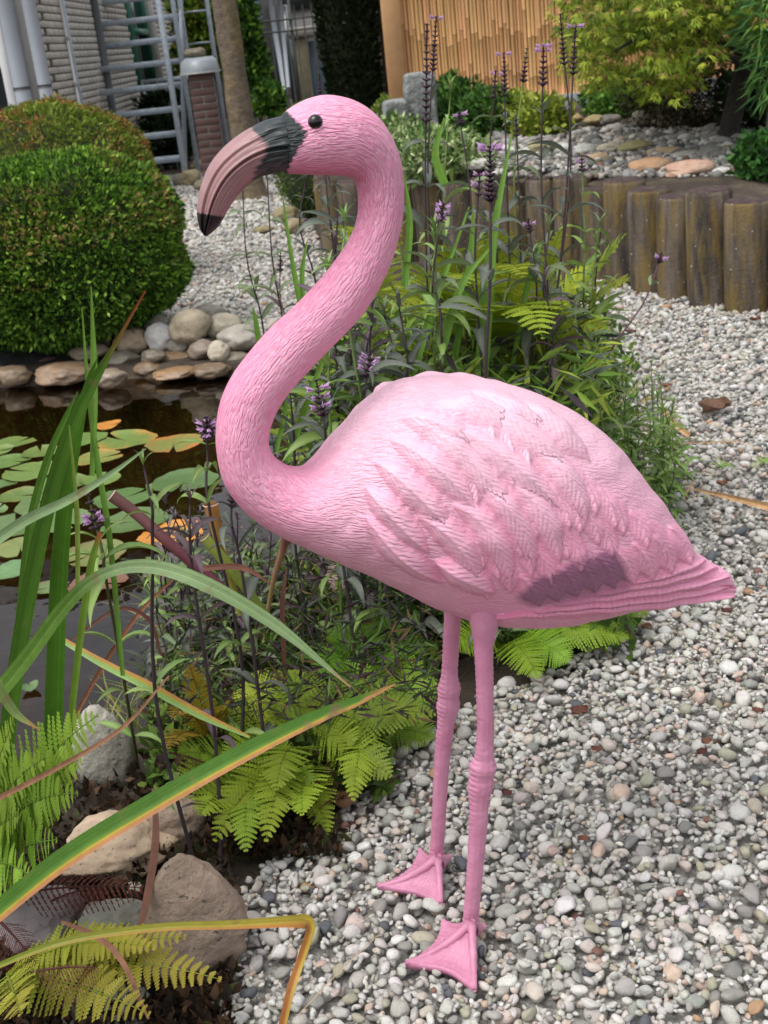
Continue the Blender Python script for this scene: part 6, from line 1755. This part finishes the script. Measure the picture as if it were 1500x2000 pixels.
fern('bright green fern spreading right under the flamingo tail', (985, 1275), [(1266, 1188, 2.12, 0.085), (1225, 1245, 2.02, 0.07), (1180, 1165, 2.2, 0.085), (1100, 1170, 2.2, 0.08), (1110, 1290, 1.97, 0.065), (930, 1200, 2.1, 0.07), (1050, 1322, 1.92, 0.05), (880, 1260, 2.0, 0.06), (1030, 1190, 2.15, 0.07)], srgb(124, 158, 44), LIME, 0.075, 0.10, npin=32)
fern('yellow-green fern left of the legs with fronds over the gravel', (600, 1500), [(848, 1395, 1.75, 0.05), (762, 1515, 1.62, 0.05), (700, 1390, 1.8, 0.06), (575, 1310, 1.85, 0.07), (480, 1330, 1.85, 0.075), (520, 1640, 1.48, 0.05), (420, 1640, 1.48, 0.05), (640, 1640, 1.55, 0.04), (440, 1480, 1.66, 0.06), (590, 1590, 1.52, 0.05), (690, 1450, 1.68, 0.05), (540, 1540, 1.55, 0.06)], LIME, YEL, 0.06, 0.12, npin=22)
fern('fine feathery fern behind the arching blade', (720, 1340), [(640, 1240, 2.0, 0.06), (800, 1230, 2.1, 0.07), (700, 1200, 2.1, 0.06), (840, 1290, 2.0, 0.06), (770, 1290, 1.9, 0.06), (620, 1310, 1.85, 0.055), (820, 1350, 1.85, 0.05)], FGRN, LIME, 0.06, 0.12, npin=26)
fern('lime green fern just left of the far leg', (735, 1455), [(850, 1330, 1.85, 0.055), (845, 1440, 1.75, 0.05), (650, 1320, 1.9, 0.06), (730, 1300, 1.95, 0.06), (600, 1400, 1.75, 0.06), (690, 1560, 1.58, 0.045), (790, 1380, 1.8, 0.055)], srgb(132, 160, 50), LIME, 0.06, 0.12, npin=24, face=0.1)
fern('low lime fern in front of the pinkish stone', (500, 1530), [(350, 1470, 1.62, 0.05), (390, 1590, 1.5, 0.05), (470, 1420, 1.72, 0.06), (560, 1450, 1.7, 0.06), (610, 1530, 1.6, 0.05), (480, 1660, 1.46, 0.045), (330, 1560, 1.52, 0.045)], srgb(126, 156, 48), LIME, 0.055, 0.12, npin=24, face=0.1)
fern('rusty yellow fern tuft over the pinkish stone', (420, 1480), [(370, 1300, 1.75, 0.035), (400, 1380, 1.7, 0.04), (340, 1400, 1.66, 0.035), (450, 1370, 1.75, 0.04), (330, 1460, 1.6, 0.035)], srgb(150, 136, 40), BRN, 0.04, 0.1, npin=16)
fern('bright green fern at the left edge above the broad blade', (-60, 1760), [(190, 1398, 1.30, 0.075), (165, 1470, 1.24, 0.07), (150, 1550, 1.2, 0.065), (110, 1640, 1.16, 0.06), (60, 1710, 1.12, 0.05), (90, 1480, 1.27, 0.07), (30, 1400, 1.34, 0.06), (40, 1590, 1.18, 0.06)], srgb(116, 152, 54), LIME, 0.055, 0.06, npin=26, face=-0.65)
fern('yellowing fern lying over the stones at the bottom left', (20, 1925), [(428, 1912, 1.12, 0.045), (300, 1850, 1.16, 0.035), (290, 1980, 1.06, 0.045), (360, 1830, 1.16, 0.04), (40, 1980, 1.06, .04)], YEL, BRN, 0.045, 0.06, npin=22)
dead = thing('dead_fern', 'dark red-brown curled dead fern fronds at the lower left', 'fern', tuple(G(60, 1790)), group='ferns')
for k, (a, b_, Ya, Yb, w_) in enumerate([((20, 1750), (285, 1735), 1.30, 1.30, 0.03), ((0, 1800), (70, 1880), 1.2, 1.18, 0.03), ((60, 1900), (190, 1890), 1.16, 1.16, 0.035), ((100, 1760), (200, 1730), 1.3, 1.32, 0.03), ((330, 1470), (420, 1500), 1.62, 1.62, 0.03)]):
    frond(dead, D(*a, Ya), D(*b_, Yb), w_, 0.05, 700 + k, DED, srgb(120, 56, 40), 22, 0.4 * k, 5, curl=-0.8)

# ------------------------------------------------------------------ iris and other strap leaves
def strap(parent, path, widths, colf, name='leaf', fold=0.18, n=44, mat='strap', twist=0.0):
    P = np.array([D(x, y, Y) for x, y, Y in path]); C = catmull(P, n)
    pw = np.interp(np.linspace(0, 1, n), np.linspace(0, 1, len(widths)), widths)
    T = np.gradient(C, axis=0); T /= np.linalg.norm(T, axis=1)[:, None]
    V, CC = [], []
    m_ = 16
    sr = np.random.default_rng(int(path[0][0] * 7 + path[0][1])); stk = 1 + 0.10 * sr.normal(size=m_ + 1); wob_ = vnoise(np.stack([np.linspace(0, 9, n), np.zeros(n), np.zeros(n)], 1), int(sr.integers(0, 999)))
    for k in range(n):
        view = C[k] - CAM; dist = view @ _f; view = view / np.linalg.norm(view)
        e = np.cross(view, T[k]); e /= np.linalg.norm(e) + 1e-9
        nn = np.cross(T[k], e)
        a = twist * (k / n - 0.5); e2 = e * math.cos(a) + nn * math.sin(a); nn2 = nn * math.cos(a) - e * math.sin(a)
        hw = 0.84 * pw[k] / 2 * dist / F_PX
        for j in range(m_ + 1):
            v = j / m_ * 2 - 1
            V.append(C[k] + e2 * hw * v + nn2 * hw * fold * (1 - abs(v)) * 1.0 + nn2 * hw * 0.03 * math.sin(v * 22)); CC.append(np.asarray(colf(k / (n - 1), v)) * stk[j] * (1 + 0.10 * wob_[k]))
    q = np.array([[k * (m_ + 1) + j, (k + 1) * (m_ + 1) + j, (k + 1) * (m_ + 1) + j + 1, k * (m_ + 1) + j + 1] for k in range(n - 1) for j in range(m_)])
    return obj(name, make_mesh(name, np.array(V), q, M[mat], np.clip(np.array(CC), 0, 1)), parent, world=True)
def lerp(a, b_, f): return np.array(a) * (1 - f) + np.array(b_) * f
IG, IG2, IGP, IO, IY = srgb(74, 112, 36), srgb(90, 124, 50), srgb(124, 148, 100), srgb(178, 124, 80), srgb(172, 152, 46)
plain = lambda c, tipc=None, e=0.12: (lambda t_, v: lerp(np.array(c) * (1 - 0.10 * math.sin(v * 26)) * (1 + 0.12 * v), tipc if tipc is not None else c, max(0, (t_ - 1 + e) / e)))
iris = thing('iris', 'clump of tall iris with sword-shaped green leaves at the left edge', 'iris', tuple(G(60, 1560)))
strap(iris, [(0, 1560, 1.45), (28, 1330, 1.43), (60, 1140, 1.41), (98, 970, 1.39), (140, 835, 1.37), (178, 755, 1.36), (225, 672, 1.34), (284, 568, 1.32)], [36, 38, 38, 36, 32, 26, 10, 3], plain(IG, srgb(150, 60, 50), 0.22))
strap(iris, [(100, 1560, 1.46), (108, 1300, 1.45), (117, 1100, 1.44), (130, 960, 1.43), (150, 840, 1.42), (172, 750, 1.41), (190, 700, 1.40)], [42, 42, 40, 36, 30, 16, 3], plain(srgb(70, 112, 30)))
strap(iris, [(36, 1220, 1.5), (58, 1030, 1.48), (92, 900, 1.47), (128, 815, 1.46), (152, 765, 1.45)], [16, 20, 18, 12, 3], plain(srgb(84, 124, 44)))
strap(iris, [(-60, 1420, 1.22), (40, 1300, 1.20), (130, 1180, 1.18), (200, 1122, 1.16), (290, 1106, 1.15), (400, 1140, 1.13), (540, 1222, 1.12), (685, 1342, 1.10)], [40, 38, 32, 26, 33, 36, 28, 3], lambda t_, v: lerp(lerp(IG2, IGP, min(1, max(0, (t_ - 0.3) * 5))) * (1 + 0.05 * math.sin(v * 24)), srgb(178, 124, 100), max(0, (t_ - 0.96) / 0.04)), twist=0.4)['label'] = 'pale green blade arching over to the right'
strap(iris, [(-40, 1810, 1.02), (120, 1680, 1.04), (300, 1568, 1.06), (480, 1468, 1.09), (620, 1400, 1.12), (700, 1368, 1.14), (772, 1336, 1.16)], [44, 50, 48, 42, 32, 22, 3],
      lambda t_, v: (lerp(srgb(76, 116, 38), IY, np.clip((v - 0.30) * 5, 0, 1)) if v < 0.52 else lerp(IY, IO, np.clip((v - 0.50) * 4, 0, 1))) * (1 + 0.04 * math.sin(v * 30)) if t_ < 0.86 else lerp(lerp(srgb(96, 130, 40), IO, np.clip((v + 0.2) * 2, 0, 1)), IO, (t_ - 0.86) / 0.14), fold=0.12)['label'] = 'broad green blade with a yellow and orange lower edge'
strap(iris, [(-60, 1095, 1.20), (40, 1022, 1.21), (130, 978, 1.22), (210, 930, 1.23), (285, 876, 1.24)], [26, 25, 21, 14, 3], plain(srgb(126, 150, 104)))
strap(iris, [(105, 1240, 1.62), (200, 1295, 1.58), (290, 1340, 1.55), (390, 1395, 1.52), (488, 1440, 1.50)], [12, 20, 23, 20, 6], lambda t_, v: lerp(srgb(128, 160, 86), lerp(IY, IO, np.clip(-v * 2 - 0.6, 0, 1)), np.clip((-v + 0.1) * 3, 0, 1)))['label'] = 'blade with an orange upper edge lying towards the fern'
strap(iris, [(-40, 1260, 1.15), (20, 1380, 1.15), (76, 1425, 1.15)], [20, 22, 3], plain(srgb(124, 144, 80), srgb(170, 120, 70), 0.3))
strap(iris, [(180, 930, 1.5), (184, 800, 1.5), (183, 700, 1.5), (178, 560, 1.49)], [12, 16, 16, 3], plain(srgb(110, 150, 60)))
strap(iris, [(240, 1320, 1.5), (215, 1060, 1.5), (190, 900, 1.5), (172, 760, 1.5), (160, 600, 1.49)], [10, 14, 14, 10, 3], plain(srgb(104, 146, 56)))
strap(iris, [(152, 1170, 1.36), (150, 1000, 1.36), (135, 830, 1.36)], [10, 12, 3], plain(srgb(120, 140, 60)))
strap(iris, [(130, 1500, 1.4), (150, 1300, 1.38), (175, 1120, 1.37), (195, 1040, 1.36)], [14, 16, 18, 10], plain(srgb(110, 140, 50), srgb(170, 90, 60), 0.15))
strap(iris, [(-50, 1905, 1.0), (120, 1840, 1.0), (300, 1812, 1.01), (450, 1806, 1.02), (560, 1800, 1.03), (596, 1800, 1.035), (607, 1812, 1.035), (600, 1838, 1.03), (584, 1885, 1.02), (566, 1940, 1.0), (548, 2020, 0.98)], [12, 16, 18, 20, 26, 34, 20, 20, 20, 20, 18],
      lambda t_, v: lerp(lerp(srgb(112, 128, 42), srgb(176, 150, 58), min(1, t_ * 1.8)), srgb(164, 106, 52), np.clip(v * 1.2 + t_ * 1.9 - 0.7, 0, 1)), fold=0.3, n=90)['label'] = 'yellow-brown blade lying low and bending down over the gravel'
strap(iris, [(-20, 1568, 1.1), (120, 1495, 1.16), (240, 1420, 1.22), (330, 1320, 1.3)], [14, 12, 9, 4], plain(srgb(138, 98, 70)), mat='dry')['label'] = 'dry brown flower stalk leaning across the clump'
strap(iris, [(110, 1470, 1.6), (190, 1320, 1.62), (270, 1200, 1.64), (340, 1130, 1.66)], [9, 11, 10, 4], plain(srgb(128, 82, 54)), mat='dry')
strap(iris, [(140, 1250, 1.55), (230, 1190, 1.56), (290, 1210, 1.56), (315, 1280, 1.55)], [5, 9, 10, 6], plain(srgb(104, 62, 50)), mat='dry')
strap(iris, [(300, 1540, 1.42), (304, 1640, 1.36), (286, 1760, 1.28), (262, 1850, 1.2)], [8, 18, 18, 8], plain(srgb(112, 74, 58)), mat='dry')['label'] = 'dry brown strap hanging between the stones'
strap(iris, [(120, 1800, 1.18), (190, 1830, 1.17), (240, 1880, 1.14), (290, 1990, 1.08)], [7, 14, 13, 6], plain(srgb(120, 80, 58)), mat='dry')
strap(iris, [(390, 1110, 1.68), (470, 1108, 1.68), (530, 1140, 1.67)], [14, 14, 4], plain(srgb(116, 74, 58)), mat='dry')
strap(iris, [(560, 1110, 1.8), (552, 1180, 1.78), (556, 1330, 1.76)], [4, 13, 9], plain(srgb(98, 62, 46)), mat='dry')
# reed-like blades in the tall clump
reed = thing('reed_blades', 'broad green reed blades standing among the flower spikes', 'reed', tuple(G(950, 1000)))
for pth_, wd in [([(935, 800, 2.3), (950, 600, 2.3), (965, 450, 2.32), (1000, 260, 2.34)], [34, 32, 20, 3]), ([(868, 360, 2.3), (850, 300, 2.3), (868, 230, 2.3)], [20, 18, 4]), ([(880, 740, 2.4), (905, 600, 2.4), (920, 480, 2.4), (925, 400, 2.4)], [14, 16, 14, 3]), ([(790, 560, 2.4), (800, 440, 2.4), (790, 340, 2.4)], [16, 16, 3]),
                 ([(860, 700, 2.2), (900, 560, 2.2), (960, 480, 2.22)], [18, 18, 3]), ([(800, 760, 2.3), (840, 620, 2.3), (916, 404, 2.32)], [14, 18, 3]), ([(1000, 720, 2.4), (1030, 560, 2.4), (1060, 470, 2.4)], [10, 14, 3]), ([(620, 700, 2.5), (580, 560, 2.5), (552, 385, 2.5)], [16, 14, 3]), ([(598, 640, 2.5), (590, 540, 2.5), (600, 470, 2.5)], [12, 12, 3]),
                 ([(508, 680, 2.6), (500, 630, 2.6), (494, 600, 2.6)], [14, 12, 3]), ([(560, 900, 2.2), (610, 760, 2.2), (650, 650, 2.2)], [14, 16, 3]), ([(540, 880, 2.2), (560, 780, 2.2), (556, 700, 2.2)], [10, 10, 3])]:
    strap(reed, pth_, wd, plain(srgb(108, 148, 58)), 'blade', n=20)
# thin grass around the water edge
def grass(name, label, n, area, hpx, cols, seed, wpx=5.0, lean=0.35):
    r = np.random.default_rng(seed); f_ = MB()
    for k in range(n):
        x, y = r.uniform(area[0], area[1]), r.uniform(area[2], area[3])
        p = G(x, y, -0.03); h = r.uniform(0.6, 1.2) * hpx / ppm(p)
        dv = np.array([r.normal(0, lean), r.normal(0, lean), 1.0]); be = np.array([r.normal(0, lean), r.normal(0, lean), -0.25]) * h
        ts = np.linspace(0, 1, 7)[:, None]
        C = p + dv * h * ts + be * ts ** 2
        wd = wpx / ppm(p) * r.uniform(0.5, 1.2)
        a = r.uniform(0, 6); e = np.array([math.cos(a), math.sin(a), 0])
        ww = (1 - ts ** 2) * wd / 2
        V = np.concatenate([C - e * ww, C + e * ww]); q = np.array([[i_, i_ + 1, i_ + 8, i_ + 7] for i_ in range(6)])
        f_.add(V, q, np.array(srgb(*cols[r.integers(0, len(cols))])) * r.uniform(0.75, 1.2))
    o = structure(obj(name, f_.mesh(name, M['strap'], False)), 'stuff'); o['label'] = label
    return o
GC = [(110, 146, 60), (132, 160, 74), (90, 124, 48), (150, 150, 84), (170, 150, 110)]
grass('marsh_grass', 'thin green and straw grass in the marsh bed', 800, (300, 760, 1140, 1400), 130, GC, 3, 5)
grass('clump_grass', 'thin grass between the tall stems behind the statue', 260, (560, 1180, 820, 1080), 170, GC, 4, 5)
grass('edge_grass', 'pale grass tuft at the near pond edge', 150, (200, 480, 1380, 1480), 110, [(150, 150, 84), (176, 156, 116), (120, 146, 66)], 5, 4)
# ground-hugging greenery that fills the marsh bed and the clump's foot
def groundcover(name, label, n, areas, size, pal, wts, seed, hmax=0.06):
    r = np.random.default_rng(seed); P = []
    for (x0_, x1_, y0_, y1_, wt) in areas:
        for k in range(int(n * wt)):
            p = G(r.uniform(x0_, x1_), r.uniform(y0_, y1_)); p[2] = r.uniform(0, hmax); P.append(p)
    P = np.array(P); N = r.normal(size=P.shape) * 0.6 + [0, 0, 0.8]
    V, F_, C = leaf_cloud(P, N, size, mixcols(len(P), r, pal, wts), r, 0.5, 0.7)
    o = structure(obj(name, make_mesh(name, V, F_, M['leaf_far'], C, False)), 'stuff'); o['label'] = label
groundcover('marsh_groundcover', 'low mixed leaves covering the marsh bed', 9000, [(420, 860, 1120, 1400, 0.6), (300, 520, 1380, 1560, 0.25), (560, 760, 1480, 1560, 0.15)], 0.028, [(84, 108, 44), (60, 80, 34), (120, 142, 64), (84, 66, 52), (60, 46, 46)], [4, 3, 3, 1, 1], 6)
def tangle(name, label, n, area, Y0, Y1, zmax, size, pal, wts, seed, aspect=0.16):
    r = np.random.default_rng(seed); P = []
    while len(P) < n:
        x, y, Yd = r.uniform(area[0], area[1]), r.uniform(area[2], area[3]), r.uniform(Y0, Y1)
        p = D(x, y, Yd)
        if 0.02 < p[2] < zmax: P.append(p)
    P = np.array(P); a = r.uniform(0, 2 * np.pi, n)
    N = np.stack([np.cos(a), np.sin(a), r.uniform(-0.5, 0.9, n)], 1)
    V, F_, C = leaf_cloud(P, N, size, mixcols(n, r, pal, wts), r, aspect, 0.3)
    o = structure(obj(name, make_mesh(name, V, F_, M['leaf_far'], C, False)), 'stuff'); o['label'] = label
tangle('clump_foliage', 'fine tangled leaves filling the tall clump behind the back', 2600, (640, 1170, 500, 900), 2.1, 3.1, 0.55, 0.072, [(120, 148, 56), (92, 124, 48), (150, 164, 66), (84, 92, 80), (70, 62, 66)], [4, 4, 3, 3, 1], 81)
tangle('neck_foliage', 'fine tangled leaves between neck curve and pond stones', 900, (560, 800, 560, 900), 2.2, 3.0, 0.5, 0.07, [(112, 142, 56), (84, 92, 80), (140, 160, 60), (70, 62, 66)], [3, 3, 2, 1], 82)
tangle('marsh_foliage', 'fine tangled leaves in the marsh bed under the breast', 1700, (330, 860, 1040, 1400), 1.6, 2.3, 0.22, 0.042, [(70, 90, 44), (58, 62, 54), (64, 48, 54), (98, 120, 54), (104, 84, 54)], [3, 4, 3, 1, 1], 83, 0.13)
groundcover('leaf_litter', 'dark brown leaf litter between the near stones', 4200, [(-60, 460, 1520, 2060, 0.8), (440, 660, 1560, 1680, 0.2)], 0.022, [(52, 40, 30), (78, 56, 40), (36, 30, 22), (96, 74, 52), (60, 64, 34)], [4, 3, 3, 1, 1], 16, 0.012)
groundcover('clump_groundcover', 'low leaves at the foot of the tall clump', 9000, [(760, 1240, 960, 1290, 0.35), (640, 1200, 620, 960, 0.5), (1100, 1240, 700, 1200, 0.15)], 0.035, [(84, 116, 44), (60, 86, 34), (124, 148, 60), (70, 60, 50)], [4, 3, 2, 1], 7, 0.10)

# ------------------------------------------------------------------ pitcher plant by the water
pit = thing('pitcher_plant', 'maroon tubular pitcher plant lying out over the lily pads', 'pitcher plant', tuple(G(450, 1240, -0.03)))
def pitcher(path, rads, c0_, c1_):
    C = catmull(np.array([D(*p) for p in path]), 26); rd = np.interp(np.linspace(0, 1, 26), np.linspace(0, 1, len(rads)), rads) / ppm(C[13])
    col = np.array([lerp(c0_, c1_, t_) for t_ in np.linspace(0, 1, 26)])
    f_ = MB(); f_.tube(C, rd, 14, col, cap=False)
    f_.tube(np.array([C[-1] + (C[-1] - C[-2]) * 0.02, C[-1] + (C[-1] - C[-2]) * 0.25]), [rd[-1] * 1.12, rd[-1] * 1.02], 14, srgb(196, 170, 158), cap=False)
    f_.tube(np.array([C[-3], C[-2]]), [rd[-3] * 0.8, rd[-2] * 0.8], 14, srgb(40, 20, 20))
    return obj('pitcher', f_.mesh('pitcher', M['petal']), pit, world=True)
pitcher([(470, 1180, 1.85), (400, 1120, 1.85), (330, 1060, 1.85), (262, 1000, 1.86), (218, 968, 1.86)], [7, 11, 11, 11, 12], srgb(122, 56, 80), srgb(116, 82, 72))
pitcher([(470, 1200, 1.82), (440, 1100, 1.82), (425, 1040, 1.82), (412, 985, 1.82)], [6, 10, 12, 14], srgb(150, 150, 60), srgb(176, 120, 60))
pitcher([(520, 1210, 1.88), (535, 1130, 1.88), (552, 1075, 1.88), (560, 1045, 1.87)], [4, 5, 7, 10], srgb(150, 130, 80), srgb(140, 84, 84))
pitcher([(520, 1200, 1.8), (450, 1110, 1.8), (400, 1050, 1.8)], [7, 12, 10], srgb(120, 140, 50), srgb(150, 160, 70))

# ------------------------------------------------------------------ things lying on the gravel
def curl_leaf(cx, cy, w_, h_, rgb, seed, z=0.012):
    p = G(cx, cy, z); s = 1 / ppm(p); n = 14
    r = np.random.default_rng(seed)
    uu, vv = np.meshgrid(np.linspace(-1, 1, n), np.linspace(-1, 1, n), indexing='ij')
    wd = np.sqrt(np.clip(1 - uu ** 2, 0, 1)) * (1 + 0.15 * np.sin(uu * 7 + seed))
    x = uu * w_ / 2 * s; y = vv * wd * h_ * s * 0.7
    zz = 0.30 * h_ * s * (vv ** 2 * 1.1 + 0.5 * uu ** 2) + 0.08 * h_ * s * np.sin(uu * 5 + vv * 3 + seed)
    V = np.stack([x.ravel(), y.ravel(), zz.ravel()], 1); V = rotz(V, r.uniform(-0.7, 0.7))
    q = np.array([[i_ * n + j, (i_ + 1) * n + j, (i_ + 1) * n + j + 1, i_ * n + j + 1] for i_ in range(n - 1) for j in range(n - 1)])
    c = np.array(srgb(*rgb)) * (1 + 0.2 * fbm(V * 40, seed, 2))[:, None]
    return obj('dry_leaf', make_mesh('dry_leaf', V, q, M['dry'], np.clip(c, 0, 1)), None, tuple(p))
tag(curl_leaf(668, 1562, 85, 90, (124, 92, 66), 3), 'large curled brown dead leaf on the gravel by the fern', 'leaf')
tag(curl_leaf(1395, 800, 70, 40, (104, 76, 58), 4), 'brown crumpled leaf litter on the gravel at right', 'leaf')
tag(curl_leaf(1132, 1392, 36, 22, (96, 58, 42), 5, 0.02), 'rust-brown leaf piece right of the near leg', 'leaf')
ob_, xo_ = [], []
for k, (x, y) in enumerate([(1215, 1235), (1262, 1225), (1420, 1195), (1160, 1250), (1300, 755), (1232, 650), (1475, 625), (1380, 1450), (1370, 1470), (1165, 1465), (1140, 1640), (1315, 880), (1480, 1390), (1410, 945), (990, 1550)]):
    xo_.append(x); ob_.append(tag(curl_leaf(x, y, 22, 13, [(98, 58, 46), (116, 76, 56), (84, 46, 40)][k % 3], 20 + k, 0.016), 'small reddish leaf fragment lying on the pale gravel', 'leaf', 'reddish leaf fragments on the gravel'))
by_place(ob_, xo_, '%s reddish leaf fragment from the left on the pale gravel')
def straw(path, wd, lab, rgb=(186, 148, 104)):
    o = strap(None, [(x, y, G(x, y, 0.02)[1]) for x, y in path], wd, plain(srgb(*rgb)), 'dry_stalk', mat='dry', n=16, fold=0.5)
    tag(o, lab, 'stalk')
straw([(1288, 792), (1315, 825), (1345, 850)], [8, 14, 12], 'short tan dry stalk on the gravel behind the flamingo back')
straw([(1355, 955), (1420, 970), (1510, 992)], [4, 12, 18], 'long tan dry blade pointing in from the right edge')
straw([(1335, 975), (1345, 955), (1356, 940)], [3, 4, 3], 'thin straw beside the long tan blade')
straw([(1170, 868), (1310, 866), (1450, 862)], [2, 3, 2], 'very thin pale straw lying across the gravel at right')
straw([(580, 1985), (660, 1900), (745, 1820)], [2, 3, 2], 'thin pale straw at the bottom left of the near foot', (190, 170, 140))
for k, (x, y, s_) in enumerate([(1412, 925, 0.055), (1492, 915, 0.05)]):
    p = G(x, y); root = thing('weed', ['small green weed sprouting in the gravel right of the tail', 'small green weed at the right edge of the gravel'][k], 'weed', tuple(p))
    for q_ in range(7): obj('leaf', LV_LIME[q_ % 5], root, (0, 0, 0.012), (0.1 * q_ % 0.3, -0.3, q_ * 0.9 + k), s_ * (0.7 + 0.1 * (q_ % 4)))
